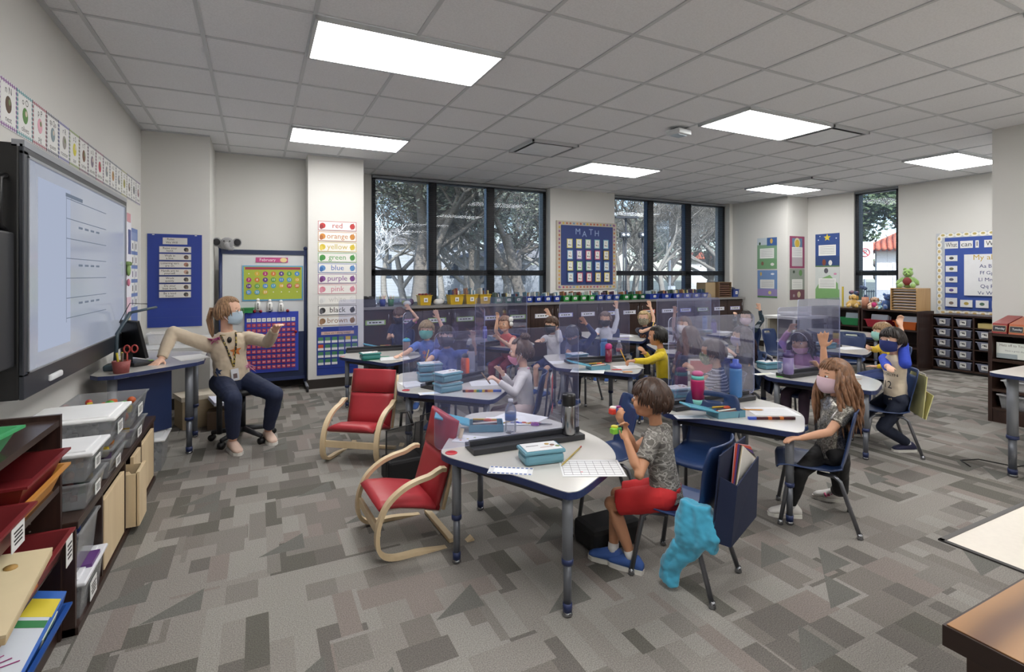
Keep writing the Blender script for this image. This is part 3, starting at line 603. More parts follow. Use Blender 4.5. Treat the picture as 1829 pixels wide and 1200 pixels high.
MIX = ['#8a3a34', '#3a5a3a', '#c8a030', '#5a4a6a', '#33445c', '#b0785a', '#2a3a34']; GRY = ['#a7a8aa', '#8a8c90', '#c4c4c6', '#6a6c70']
clearbin(-.80, 2.83, .452, .34, .26, .11, 'lower clear bin of dark blocks next to the bookcase', fill=['#3a2a5a', '#2a4a3a', '#5a2a2a', '#333'.replace('333', '333344')])
clearbin(-.80, 2.83, .566, .34, .26, .11, 'upper clear bin with white lid stacked next to the bookcase', '#e2e3e5', ['#b88a5a', '#8a5a3a', '#4a3a34'])
clearbin(-.80, 3.20, .452, .34, .30, .10, 'clear bin with white lid and mixed toys mid shelf', None, MIX)
clearbin(-.80, 3.20, .556, .34, .30, .04, 'shallow clear tray of bright pieces under the lidded bin', None, ['#d8b830', '#b82a2a', '#2a2a2a', '#c87a2a'], card=False)
clearbin(-.80, 3.24, .60, .34, .34, .13, 'tall clear bin of round grey tins with white lid', '#eceded', GRY)
clearbin(-.80, 3.72, .452, .34, .36, .11, 'clear bin of mixed toys below the flower pieces bin', None, MIX)
clearbin(-.80, 3.74, .566, .34, .42, .14, 'topmost clear bin with orange flower pieces', None, ['#c25a2a', '#c8642e', '#4a9a3a', '#d8c03a', '#b83a2a'])
clearbin(-.76, 4.62, .001, .28, .30, .22, 'clear floor bin with white lid beyond the low shelf', '#e6e7e8', GRY, 'clear plastic bins on the floor', card=False)
a = MB(); a.lathe([(.05, 0), (.08, .1), (.075, .1), (.045, .01)], (0, 0, 0), mat('#26408c', .4), 18); tag(a.build('blue_bowl', loc=(-.86, 4.62, .247)), 'small blue bowl on the white lidded floor bin', 'bowl')
clearbin(-.765, 2.80, .001, .25, .32, .17, 'clear floor bin with purple latch and white lid by the bookcase', '#dadbe0', ['#8a94a8', '#6a6f80'], 'clear plastic bins on the floor')
a = MB(); a.box((-.66, 2.82, .192), (.05, .13, .015), mat('#5a2f74', .4)); t_ = a.build('lid_latch'); t_.parent = bpy.data.objects['clear_bin.008'] if 'clear_bin.008' in bpy.data.objects else None
if t_.parent: t_.location = -V(t_.parent.location)
clearbin(-.775, 2.80, .203, .24, .28, .17, 'open clear bin of blue pieces stacked on the purple latch bin', None, ['#2f4a8c', '#c9ccd6', '#26386a'], 'clear plastic bins on the floor', card=False)
# rules chart
def poster(name, label, cat, X, w_, h_, c, feats, th=.004, group=None):
    """flat sheet: X maps local (x right, y up) with z outward; feats: (name, list of (x0,x1,y0,y1,colour) or ('t',text,x,y,size,colour,wid) or ('o',x,y,rx,ry,colour))"""
    t = thing(name, label, cat, X.translation, 0, group); Xl = X.copy(); Xl.translation = (0, 0, 0)
    a = MB(); a.T = Xl; a.box((0, 0, th / 2), (w_, h_, th), c if not isinstance(c, str) else mat(c, .6, var=.04)); a.build('backing', t)
    lv = th
    for nm, fl in feats:
        a = MB(); a.T = Xl
        for q in fl:
            lv += .00012
            if q[0] == 't': a.text(q[1], M.Translation((q[2], q[3], lv + .0003)), q[4], mat(q[5], .7, var=.01), q[6] if len(q) > 6 else None)
            elif q[0] == 'o': a.add([(q[1] + q[3] * math.cos(k * PI / 9), q[2] + q[4] * math.sin(k * PI / 9), lv) for k in range(18)], [tuple(range(18))], mat(q[5], .6, var=.04))
            elif q[0] == 'p': a.add([(p[0], p[1], lv) for p in q[1]], [tuple(range(len(q[1])))], mat(q[2], .6, var=.04))
            elif q[0] == 'b': a.box(((q[1] + q[2]) / 2, (q[3] + q[4]) / 2, lv), (q[2] - q[1], q[4] - q[3], .003), mat(q[5], .6, var=.03)); lv += .0015
            else: a.add([(q[0], q[2], lv), (q[1], q[2], lv), (q[1], q[3], lv), (q[0], q[3], lv)], [(0, 1, 2, 3)], mat(q[4], .6, var=.03))
        a.build(nm, t)
    return t
def star(x, y, r_, c, n_=5, ri=.45):
    return ('p', [(x + (r_ if k % 2 == 0 else r_ * ri) * math.sin(k * PI / n_), y + (r_ if k % 2 == 0 else r_ * ri) * math.cos(k * PI / n_)) for k in range(2 * n_)], c)
CBL = mat('#2b4090', .35, var=.06, scale=5, bump=.2, bscale=20)
fy = lambda x, y, z: frame((x, y, z), (1, 0, 0), (0, 0, 1))
fx = lambda x, y, z: frame((x, y, z), (0, -1, 0), (0, 0, 1))      # faces -x
rules = [('Raise your', 'hand.'), ('Walk in', 'a line.'), ('Listening ears', 'are on.'), ('Hands are to', 'yourself.'), ('Work', 'quietly.'), ('Do your', 'best work.'), ('Be a kind', 'friend.')]
fl = [('b', -.11, .11, .385, .455, '#cfccc7'), ('t', 'Rules', -.04, .438, .03, '#3a3a3a'), ('t', 'We Will', -.03, .404, .03, '#3a3a3a')]
for k, (p, q) in enumerate(rules):
    y = .33 - k * .0797; fl += [('b', -.14, .145, y - .032, y + .032, '#c9c6c0'), (-.136, .141, y - .028, y + .028, '#d8d5cf'), ('t', p, -.045, y + .013, .03, '#141414', .18), ('t', q, -.045, y - .014, .03, '#141414', .15), ('o', .1, y, .022, .022, ['#3a3a3a', '#5a4a44', '#b08070', '#c09a88', '#4a4a4a', '#5a5048', '#444444'][k]), ('o', .11, y - .008, .012, .014, '#7a6a60')]
poster('pocket_chart', 'blue classroom rules pocket chart on the left end wall', 'pocket chart', fy(-.79, 6.478, 1.37) @ M.Rotation(0, 4, 'X'), .49, .985, CBL, [('rule_cards', fl), ('clear_pockets', [(-.24, .24, -.30, -.297, '#3d5090'), (-.24, .24, -.39, -.387, '#3d5090'), ('b', -.2, -.18, .478, .486, '#d8d8d8'), ('b', .18, .2, .478, .486, '#d8d8d8')])])
# colour word cards
cw = [('red', '#a8323a', '#b83a3a', '#8d2f33'), ('orange', '#b97a45', '#c8863c', '#a8663a'), ('yellow', '#c4ae4c', '#cdb63c', '#d8c25a'), ('green', '#4c9a4a', '#4a9248', '#3f8a44'), ('blue', '#3a68b0', '#5a8ac0', '#3a68a8'), ('purple', '#7a3c8c', '#7a4a8c', '#6a2f6c'), ('pink', '#c9788c', '#cf8090', '#d090a0'), ('white', '#c9c7c2', '#dcdcda', '#d0d0ce'), ('black', '#161616', '#2a2a2c', '#5a5a60'), ('brown', '#8f6c4c', '#8a6848', '#9a7656')]
for k, (s_, ct, c1, c2) in enumerate(cw):
    z = 2.055 - k * .1345
    poster('colour_word_card', 'wall card reading %s on the left column' % s_, 'word card', fy(.912, 6.879, z), .47, .117, ct if s_ != 'white' else '#a8a6a2', [('face', [(-.229, .229, -.053, .053, '#e3e1dc')]), ('word', [('t', s_, .0, .003, .095, ct, .265), ('o', -.18, 0, .036, .036, c1), ('o', -.195, -.015, .022, .03, c2), ('o', .185, .0, .032, .036, c2), ('p', [(.15, .0), (.2, .045), (.215, -.01), (.17, -.04)], c1)])], .003, 'colour word cards on the left column')
fl = [('b', -.2, .2, .205, .245, '#c9a9a0'), ('t', 'How am I doing today?', 0, .225, .034, '#2a2020', .34)]
rn = random.Random(9)
for r_ in range(4):
    for k in range(6):
        if r_ == 3 and k > 2: continue
        x = -.205 + k * .083; y = .13 - r_ * .092; c = '#c4502c' if (r_ == 1 and k == 0) else ('#cfae3a' if (r_ == 0 and k == 4) else rn.choice(['#3f7a55', '#46805a', '#52866a']))
        fl += [(x - .03, x + .03, y, y + .045, c), (x - .034, x + .034, y - .028, y + .002, '#d9d9da')]
poster('pocket_chart', 'blue mood pocket chart below the brown word card on the column', 'pocket chart', fy(.915, 6.879, .465), .505, .61, CBL, [('pocket_cards', fl), ('pocket_fold', [(-.25, .25, -.22, -.216, '#16234c'), ('b', -.2, -.18, .29, .3, '#ddd'.replace('ddd', 'dddddd')), ('b', .18, .2, .29, .3, '#dddddd')])])
# math board
X = fy(5.325, 7.698, 1.78); X2 = X
fl = []; rn = random.Random(5)
for k in range(17):
    for sd in (-1, 1): fl += [('o', -.58 + k * .0725, sd * .565, .02, .018, rn.choice(['#c8a83a', '#b0604a', '#8a5a8a', '#c88a5a', '#6a8ab0', '#a8406a']))]; fl += [('o', sd * .595, -.56 + k * .07, .018, .02, rn.choice(['#c8a83a', '#b0604a', '#8a5a8a', '#c88a5a', '#a86a3a']))]
cc = []; bc = ['#c9c06a', '#cfc86a', '#8ab09a', '#7ab0b8', '#7ab0c8', '#7aa8c8', '#8a7ab0', '#b04a6a', '#b0406a', '#b8a03a', '#c8c06a', '#7ab06a', '#7ab09a', '#5a8ac8', '#7aa0c8', '#8ab0c8', '#b04a5a', '#a83a4a', '#c8b03a', '#d0c05a']
for r_ in range(4):
    for k in range(5):
        x = -.385 + k * .195; y = .21 - r_ * .2; cc += [('b', x - .058, x + .058, y - .082, y + .082, bc[r_ * 5 + k]), (x - .043, x + .043, y - .067, y + .067, '#dcdcd8'), ('t', str(r_ * 5 + k + 1), x, y + .03, .05, '#4a4a50'), ('o', x - .015, y - .025, .014, .014, '#6a6a70'), ('o', x + .018, y - .03, .012, .012, '#8a7a70')]
poster('bulletin_board', 'blue MATH bulletin board with number cards on the middle column', 'bulletin board', X, 1.30, 1.21, '#b9b1a2', [('border', fl), ('felt', [('b', -.56, .56, -.53, .53, '#2b3c72')]), ('title', [('t', 'M', -.21, .42, .15, '#8fa2c8'), ('t', 'A', -.07, .38, .15, '#8fa2c8'), ('t', 'T', .07, .42, .15, '#8fa2c8'), ('t', 'H', .2, .40, .15, '#8fa2c8')]), ('number_cards', cc)], .02)
# posters on the right
def book_poster(X, w_, h_, lab, top, bot, fl): return poster('nursery_rhyme_poster', lab, 'poster', X, w_, h_, top, [('artwork', [(-w_ * .5, w_ * .5, -h_ * .5, -h_ * .18, bot)] + fl), ('verse', [(-w_ * .36, w_ * .36, -h_ * .16, h_ * .16, '#dfe0dd')] + [(-w_ * .3, w_ * .3, y, y + .006, '#8a8c90') for y in (h_ * .1, h_ * .05, 0, -h_ * .05, -h_ * .1)])], .003, 'nursery rhyme posters on the right pier')
W1 = .44
book_poster(fx(9.088, 6.89, 1.86), W1, .62, 'green poster with a grey sky, upper one nearest the corner', '#7a9c80', '#6f9870', [(-.22, .0, .17, .31, '#b9c4cc'), (0, .22, .15, .31, '#3f5f96'), ('o', .1, .24, .03, .05, '#cfa85a'), ('o', -.16, .2, .02, .03, '#2a4a2a'), ('o', -.1, -.2, .03, .04, '#7a5a4a'), ('o', .12, -.22, .04, .03, '#dddcd8')])
book_poster(fx(9.088, 6.885, 1.25), W1, .55, 'blue and lilac poster with a yellow sun, lower one nearest the corner', '#6f8cb8', '#9488b8', [(-.22, .22, -.27, -.24, '#5a8a4a'), ('o', -.14, .2, .02, .04, '#c8a85a'), ('o', .12, .2, .04, .02, '#dfe4ea'), ('o', .06, -.17, .035, .035, '#cfc98a')])
book_poster(fy(9.37, 6.448, 1.87), .44, .62, 'crimson bordered poster with a gold medallion on the pier', '#8f3f62', '#8f3f62', [(-.15, .15, .0, .27, '#5f7f9c'), ('o', 0, .18, .09, .1, '#c9c2a2'), ('o', 0, .17, .065, .075, '#c8a83a'), (-.16, .16, -.27, -.04, '#b6afb4')])
book_poster(fy(9.37, 6.448, 1.25), .44, .60, 'grey and maroon poster with hills, lower one on the pier', '#8d948c', '#6c4452', [('o', -.1, .24, .03, .03, '#3a4a3a'), ('o', .1, .22, .05, .06, '#5f8a52'), ('o', .05, -.2, .05, .06, '#cbb9a0'), ('o', -.1, -.22, .03, .03, '#9a8a90')])
book_poster(fx(9.698, 6.065, 1.9), .46, .63, 'night blue poster with a big yellow star and two animals', '#2f4a86', '#2c4474', [star(.0, .24, .07, '#d8c23c'), ('o', -.17, .2, .012, .012, '#c9d2e4'), ('o', .17, .22, .012, .012, '#c9d2e4'), ('o', -.14, .27, .01, .01, '#c9d2e4'), ('o', -.06, -.23, .035, .06, '#7a4432'), ('o', .06, -.24, .035, .05, '#dcdcdc'), (-.23, .23, -.315, -.29, '#5a7a5a')])
book_poster(fx(9.698, 6.065, 1.27), .46, .60, 'white sky poster with a green dragon hill under the star poster', '#c6ccca', '#84ac7c', [('p', [(-.22, -.1), (-.1, .1), (.05, .16), (.2, .0), (.22, -.3), (-.22, -.3)], '#7aa66c'), ('o', -.02, .24, .04, .05, '#5a5a62'), ('o', .15, .18, .03, .02, '#c88aa8')])
# alphabet bulletin board
fl = []; rn = random.Random(6)
for k in range(15): fl += [('o', -.66 + k * .1, .60, .05, .035, '#e6e4dc'), ('o', -.66 + k * .1, .605, .025, .018, '#b9a86a'), ('o', -.66 + k * .1, -.60, .05, .035, '#e6e4dc'), ('o', -.66 + k * .1, -.605, .025, .018, '#c6a86a')]
for k in range(12): fl += [('o', -.70, -.55 + k * .1, .035, .05, '#e6e4dc'), ('o', -.705, -.55 + k * .1, .018, .025, '#bca46a')]
wc = []
for i, s_ in enumerate(['What', 'can', 'I', 'Write?']): x = [-.545, -.355, -.225, .0][i]; ww = [.17, .155, .04, .28][i]; wc += [('b', x - ww / 2, x + ww / 2, .39, .50, '#dcdddd'), ('t', s_, x, .445, .10, '#24242a', ww * .85)]
pc = []
for k in range(5): y = .24 - k * .165; pc += [('b', -.615, -.465, y - .045, y + .045, '#d8dadc'), ('o', -.54, y, .03, .022, ['#4a4a4a', '#6a6a4a', '#5a5a6a', '#5a4a8a', '#7a7a5a'][k])]
for k in range(4): x = -.54 + k * .19; pc += [('b', x - .075, x + .075, -.51, -.40, '#d8dadc'), ('o', x, -.455, .03, .024, ['#7a6a62', '#b09a4a', '#4a6a5a', '#6a5a7a'][k])]
al = [('b', -.375, .50, -.33, .29, '#dcdde0'), ('t', 'My alphabet', .0, .24, .11, '#b99a2c', .6)]
A_ = 'Aa Bb Cc Dd Ee|Ff Gg Hh Ii Jj Kk|Ll Mm Nn Oo Pp|Qq Rr Ss Tt Uu|Vv Ww Xx Yy Zz'.split('|')
for k, s_ in enumerate(A_): al += [('t', s_, .06, .11 - k * .1, .075, '#1f2f6a', .80)]
poster('bulletin_board', 'blue bulletin board asking What can I write with alphabet chart', 'bulletin board', fx(9.697, 3.56, 1.45), 1.5, 1.27, '#bdc2c8', [('border', fl), ('felt', [('b', -.63, .63, -.56, .56, '#35509c')]), ('title_cards', wc), ('picture_cards', pc), ('alphabet_chart', al)], .02)
# ---------------------------------------------------------------- whiteboard easel
WB = thing('whiteboard_easel', 'rolling navy framed magnetic whiteboard in the alcove', 'whiteboard', (.07, 7.0, 0)); WBX = .47
a = MB(); a.bx(-.45, .45, -.012, .012, .72, 1.70, mat('#c9ccce', .2, var=.01)); a.build('board', WB)
a = MB(); a.bx(-.45, .45, -.014, .014, .14, .72, mat('#1d2b4e', .5)); a.build('lower_panel', WB)
for sx in (-1, 1):
    a = MB(); a.tube([(sx * WBX, 0, .08), (sx * WBX, 0, 1.76)], .02, NAVYE, 10); a.ball((sx * WBX, 0, 1.765), .026, NAVYE); a.build('post', WB)
    a = MB(); a.tube([(sx * WBX, -.3, .07), (sx * WBX, .2, .07)], .018, LEGG, 8); o = a.build('foot', WB)
    for y in (-.3, .2): a = MB(); a.lathe([(.035, -.012), (.035, .012)], (sx * WBX, y, .036), BLACK, 14, axis=(1, 0, 0)); a.build('caster', o)
a = MB(); a.bx(-.46, .46, -.022, .022, 1.68, 1.735, mat('#1f2b4c', .4)); a.bx(-.46, .46, -.02, .02, .12, .16, NAVYE); a.build('rail', WB)
fl = [('b', -.34, .34, -.215, .215, '#5a98bc'), (-.325, .325, -.2, .2, '#a3b23e'), (-.31, .31, .165, .195, '#9c3a4c')]
rn = random.Random(8); cols = ['#4a98b4', '#c8a83a', '#a8326c', '#c8783a', '#5a3a84', '#5a9a4a', '#4a88c0']; dd = 1
for r_ in range(4):
    for k in range(7):
        x = -.27 + k * .09; y = .115 - r_ * .075
        if (r_ == 0 and k == 0) or r_ == 3 and k > 2: fl += [('o', x, y, .007, .007, '#d8d8c0')]; continue
        fl += [('o', x, y, .029, .029, cols[(k + r_ * 2) % 7]), ('t', str(dd), x, y, .038, '#f0eee6')]; dd += 1
q = at_y(488, 513, 6.98)
poster('magnetic_calendar', 'lime green and blue magnetic calendar with number discs on the whiteboard', 'calendar', fy(.17, 6.985, 1.33), .68, .43, '#5a98bc', [('calendar_face', fl)], .005)
poster('calendar_title', 'pink calendar title magnet above the lime calendar', 'magnet', fy(.155, 6.985, 1.615), .36, .06, '#b84a80', [('lettering', [('t', 'February', -.05, 0, .05, '#e8dfe4'), ('o', .13, 0, .04, .028, '#d8c48a')])], .006)
fl = []; CH = mat('#2b3fa8', .45)
n_ = 1
for r_ in range(10):
    for k in range(10):
        x = -.255 + k * .055; y = .275 - r_ * .064; fl += [(x - .022, x + .022, y - .022, y + .022, '#dcdcd8' if r_ == 0 else '#a02848'), ('t', str(n_), x, y, .03, '#3a3a3a' if r_ == 0 else '#e8c8c8', .034)]; n_ += 1
hx_ = poster('hundreds_chart', 'blue hundreds pocket chart of magenta number cards on the whiteboard', 'pocket chart', fy(.155, 6.97, .605), .60, .74, '#2b3fa8', [('number_cards', fl)], .008)
t = thing('elephant_plush', 'grey elephant plush toy sitting on top of the whiteboard', 'plush toy', (-.33, 6.98, 1.735)); GP = mat('#8b8b8d', .9, sheen=.5, bump=.3); GB = mat('#2c2c2f', .9)
a = MB(); a.ball((0, 0, .07), (.075, .07, .075), GP); a.tube([(0, -.06, .06), (.01, -.1, .03), (.03, -.11, 0), (.06, -.1, .0), (.075, -.1, .02)], [.03, .026, .02, .016, .014], GP, 10); a.ball((-.03, .03, .03), (.07, .06, .035), GP); a.build('body', t)
for sx in (-1, 1): a = MB(); a.ball((sx * .105, 0, .085), (.05, .018, .055), GP, 14, 10); a.ball((sx * .107, -.01, .085), (.038, .014, .042), GB); a.build('ear', t)
a = MB(); a.ball((-.03, -.065, .095), .008, BLACK); a.ball((.03, -.065, .095), .008, BLACK); a.build('eyes', t)
t = tray(-.13, 6.93, .975, .16, .08, .06, '#2f8a4c', 'green magnetic marker tray on the whiteboard behind the teacher', 0, None, .9)
for k, x in enumerate((.0, .13, .255)):
    z = 1.0 - .012 * k; t = thing('magnet_figure', 'white ghost shaped counting magnet, %s of the three' % ['left one', 'middle one', 'right one'][k], 'magnet', (x, 6.975, z), 0, 'white counting magnets'); a = MB()
    a.lathe([(.035, 0), (.03, .09), (.015, .11)], (0, 0, 0), WHITE, 14); a.ball((0, 0, .125), .02, WHITE); a.build('figure', t)
    a = MB(); a.bx(-.003, .003, -.036, -.03, .02, .08, BLACK); a.ball((0, -.033, .02), .007, BLACK, 8, 6); a.ball((0, -.033, .08), .007, BLACK, 8, 6); a.build('mark', t)
for k, (x, z, c) in enumerate(((-.12, .985, '#2b3fa8'), (-.04, .985, '#9c2436'), (.03, .985, '#9c2436'), (.13, .99, '#2b3fa8'), (.33, .985, '#9c2436'), (.425, .72, '#9c2436'))):
    a = MB(); a.lathe([(.018, 0), (.018, .012), (.01, .014), (.01, .022), (.016, .024)], (0, 0, 0), mat(c, .4), 12, axis=(0, -1, 0)); tag(a.build('magnet_clip', loc=(x, 6.968, z)), '%s round magnet clip of the hundreds chart, %s' % ('blue' if c == '#2b3fa8' else 'red', ['at far left', 'second from left', 'third from left', 'fourth from left', 'under the pointing hand', 'at lower right'][k]), 'magnet', 'round magnet clips')
# ---------------------------------------------------------------- back counter
CN = thing('counter_cabinets', 'long dark walnut base cabinets under the windows', 'cabinet', (5.1, 7.6, 0)); x0, x1 = 1.26, 8.98; yf = 7.36
a = MB(); a.bx(x0 - 5.1, x1 - 5.1, -.22, .085, .08, .94, DWOOD); a.bx(x0 - 5.1, x1 - 5.1, -.18, .085, 0, .08, BLACK); a.build('carcass', CN)
LB = ['#8fb45a', '#c05a9c', '#8fb45a', '#8fb45a', '#8a8fd0', '#8fb45a', '#b9b8c8', '#8f8fc4', '#b8b4c8', '#8a8fd0', '#b9b8c8', '#c8685a', '#b9b8c8', '#8a8fd0', '#8fb45a', '#b9b8c8', '#8f8fc4']
nd = 17; wd = (x1 - x0 - .02) / nd
for k in range(nd):
    xa = x0 - 5.1 + .01 + k * wd; d = MB(); d.bx(xa + .004, xa + wd - .004, -.242, -.222, .1, .925, DWOOD, .002); dr = d.build('door', CN)
    hxx = xa + (wd - .05 if k % 2 == 0 else .05); d = MB(); d.tube([(hxx, -.243, .74), (hxx, -.262, .745), (hxx, -.262, .865), (hxx, -.243, .87)], .004, CHROME, 6); d.build('handle', dr)
    d = MB(); d.bx(xa + .08, xa + wd - .09, -.2445, -.2425, .72, .79, mat(LB[k], .7)); d.bx(xa + .1, xa + wd - .11, -.2455, -.2445, .73, .78, PAPER); [d.bx(xa + .13 + q * .045, xa + .16 + q * .045 + .008 * (q % 2), -.2458, -.2455, .748, .764, TXTK) for q in range(4)]; d.build('label_card', dr)
a = MB(); a.prism([(x0 - .005, 7.32), (x1 + .02, 7.32), (x1 + .02, 7.70), (x1 + .01, 7.70), (x1 + .01, 7.845), (5.96, 7.845), (5.96, 7.695), (4.55, 7.695), (4.55, 7.845), (x0 - .005, 7.845)], .94, .975, mat('#7d7a78', .35, var=.1, scale=60)); tag(a.build('countertop'), 'long grey laminate countertop under the windows', 'countertop')
rb = random.Random(12)
PB = {}
def book(w_, d_, h_, c):
    key = (c, round(h_, 3))
    if key not in PB:
        a = MB(); a.bx(-w_ / 2, w_ / 2, -d_ / 2, d_ / 2, 0, h_, mat(c, .6)); a.bx(-w_ / 2 + .0015, w_ / 2 - .0015, -d_ / 2 + .002, d_ / 2 + .001, .002, h_ + .001, PAPER); me = a.build('x'); PB[key] = me.data; bpy.data.objects.remove(me)
    o = bpy.data.objects.new('book', PB[key]); COL.objects.link(o); return o
bcs = ['#7d7a74', '#a8a49a', '#4a5a4c', '#8a3f3a', '#3f5a7a', '#c8b87a', '#5a3f5a', '#cfd0cc', '#6a8a9a', '#3a3a3c', '#9a6a4a', '#b9c6cc', '#e0dfd8']
def bookbin(x, w_, c, label, h_=.11, nb=5, tall=.08, y=7.55, bn='bookbin', d_=.2, pre=''):
    t = tray(x, y, .976, w_ - .03, d_, h_, c, label, 0, 'book bins along the window counter', .82, 'book_bin', .008)
    qa = MB(); qa.bx(-.03, .03, -d_ / 2 - .003 + .006, -d_ / 2 + .001 + .006, h_ * .3, h_ * .72, WHITE); qa.bx(-.015, .015, -d_ / 2 - .0035 + .006, -d_ / 2 - .003 + .006, h_ * .42, h_ * .6, mat('#8a8c94', .6)); qa.build('label_card', t)
    for k in range(nb):
        bw = (w_ - .07) / nb; o = book(bw * .72, .13, h_ * .9 + tall * rb.choice((.6, .8, 1.0)), rb.choice(bcs)); o.location = (x - (w_ - .07) / 2 + bw * (k + .5), y + rb.uniform(-.01, .02), .984); o.rotation_euler = (R(-6), R(rb.uniform(-4, 4)), 0)
        tag(o, 'thin book standing in the %s' % label, 'book', 'books standing in the %s' % label)
GT = '#3f6f62'; BL = '#1f3a94'; GN = '#2f8a3f'; YE = '#c8a52c'
bins = [(2.236 + .02, .22, YE, 'small yellow bin left of the white bag', 0), (2.75, .255, YE, 'tall yellow book bin leftmost of three', 6), (3.0, .23, YE, 'yellow book bin middle of three', 6), (3.23, .22, YE, 'yellow book bin rightmost of three', 6),
        (3.46, .175, GT, 'dull green bin leftmost of three', 5), (3.642, .165, GT, 'dull green bin middle of three', 5), (3.818, .165, GT, 'dull green bin rightmost of three', 5), (4.02, .16, BL, 'blue bin left of the white shirt arm', 4), (4.194, .165, BL, 'second blue bin from the green ones', 4), (4.375, .165, BL, 'blue bin behind the raised arm of the white polo boy', 4), (4.555, .165, BL, 'blue bin beside the bright green row', 4),
        (4.747, .16, GN, 'bright green bin first below the MATH board', 4), (4.918, .16, GN, 'bright green bin second below the MATH board', 4), (5.10, .16, GN, 'green bin third below the MATH board', 4), (5.271, .16, GN, 'green bin fourth below the MATH board', 4), (5.452, .165, '#3a52a0', 'blue bin first of three below the board right side', 4), (5.636, .165, '#3a52a0', 'blue bin second of three below the board right side', 4), (5.815, .165, '#3a52a0', 'blue bin third behind the white raised sleeve', 4),
        (6.035, .18, '#1f7a3c', 'green bin first under the middle window', 4), (6.225, .17, '#1f7a3c', 'green bin second under the middle window', 4), (6.41, .17, '#1c5a3c', 'dark green bin third under the middle window', 4), (6.70, .27, BL, 'wide blue bin under the first mullion', 6), (7.0, .27, BL, 'wide blue bin in the middle under the window', 6), (7.28, .25, BL, 'blue bin behind the tall raised arm', 6), (7.53, .23, '#33489c', 'blue bin left of the teal folders', 6), (7.77, .22, '#33489c', 'blue bin with teal folders', 6), (8.0, .2, BL, 'blue bin beside the wooden sorter', 5)]
for x, w_, c, l, nb in bins:
    bookbin(x, w_, c, l, .15 if c == YE else .1, nb, .10 if c == YE else .07)
for k in range(7): a = MB(); a.ball((0, 0, 0), .022, mat(['#7a2f24', '#5a241c'][k % 2], .6), 8, 6); tag(a.build('acorn_toy', loc=(2.18 + (k % 4) * .05, 7.5 + (k // 4) * .05, 1.13)), 'dark red brown ball heaped in the small yellow bin', 'ball', 'red brown balls in the small yellow bin')
def cup(x, y, c, label, n_=6, z=.976, r_=.045, h_=.1):
    t = thing('pencil_cup', label, 'cup', (x, y, z)); a = MB(); a.lathe([(r_ * .85, 0), (r_, h_), (r_ * .93, h_), (r_ * .8, .008)], (0, 0, 0), mat(c, .4), 18); a.build('cup_body', t)
    for k in range(n_):
        an = k * 2 * PI / n_; a = MB(); a.tube([(0, 0, 0), (0, 0, .13), (0, 0, .15)], [.0035, .0035, .001], mat(['#c8952c', '#b0342c', '#2c5a94', '#c8a52c'][k % 4], .5), 6)
        o = a.build('pencil', loc=(x + math.cos(an) * r_ * .4, y + math.sin(an) * r_ * .4, z + .012)); o.rotation_euler = (-math.sin(an) * .18, math.cos(an) * .18, 0); tag(o, 'pencil standing in the %s' % label, 'pencil', 'pencils in the %s' % label)
cup(1.62, 7.5, '#1f3a8c', 'blue pencil cup left on the window counter'); cup(1.74, 7.5, '#2f6f44', 'green pencil cup left on the window counter', 4)
a = MB(); a.bx(-.11, .11, -.09, .09, 0, .1, mat('#35363c', .6), .01); a.ball((-.03, 0, .12), (.06, .05, .03), mat('#2a2b30', .7)); a.ball((.05, 0, .12), (.05, .04, .03), mat('#3c3d44', .7)); tag(a.build('dark_basket', loc=(1.40, 7.5, .976)), 'dark charcoal basket at the left end of the counter', 'basket')
a = MB(); a.ball((0, 0, .04), (.08, .06, .05), PAPER); a.ball((.05, .02, .05), (.05, .05, .045), PAPER); tag(a.build('white_bag', loc=(2.48, 7.55, .976)), 'crumpled white bag between the yellow bins', 'bag')
a = MB(); a.ball((0, 0, .03), (.07, .05, .04), mat('#cfd2d6', .6)); a.ball((.06, 0, .05), (.04, .04, .05), mat('#5a4a6a', .6)); a.ball((-.05, .02, .04), .035, mat('#8a9a5a', .6)); tag(a.build('craft_supplies', loc=(2.0, 7.56, .976)), 'loose pile of craft supplies behind the seated boy', 'craft supplies', kind='stuff')
# wooden mail sorter on counter
def sorter(x, y, z, w_, d_, h_, ns, m, label, rz=0, split=None, paper='#d8d8d8'):
    t = thing('mail_sorter', label, 'sorter', (x, y, z), rz); a = MB(); th = .012
    a.bx(-w_ / 2, w_ / 2, -d_ / 2, d_ / 2, 0, th, m); a.bx(-w_ / 2, w_ / 2, -d_ / 2, d_ / 2, h_ - th, h_, m)
    for xx in (-w_ / 2, w_ / 2 - th) + ((split,) if split is not None else ()): a.bx(xx, xx + th, -d_ / 2, d_ / 2, th, h_ - th, m)
    a.bx(-w_ / 2, w_ / 2, d_ / 2 - .006, d_ / 2, 0, h_, m); a.build('case', t)
    for k in range(1, ns): a = MB(); zz = k * h_ / ns; a.bx(-w_ / 2 + th, w_ / 2 - th, -d_ / 2 + .01, d_ / 2 - .01, zz - .003, zz + .003, m); a.build('shelf', t)
    for k in range(ns):
        zz = k * h_ / ns + .006
        if k % 3 == 2 and paper == '#d8d8d8': continue
        a = MB(); a.bx(-w_ / 2 + .03, w_ / 2 - .03, -d_ / 2 + .03, d_ / 2 - .03, zz + (.008 if k == 0 else 0), zz + h_ / ns * .38, mat(paper, .8)); o = a.build('paper_stack', t); 
    return t
sorter(8.53, 7.56, .976, .36, .28, .31, 7, mat('#7a6248', .5), 'brown wooden paper sorter at the right end of the counter', paper='#6a4a44')
a = MB(); a.bx(-.14, .14, -.12, .12, 0, .30, mat('#9a8668', .5), .004); tag(a.build('wooden_box', loc=(8.2, 7.62, .976)), 'plain tan box beside the wooden paper sorter', 'box')
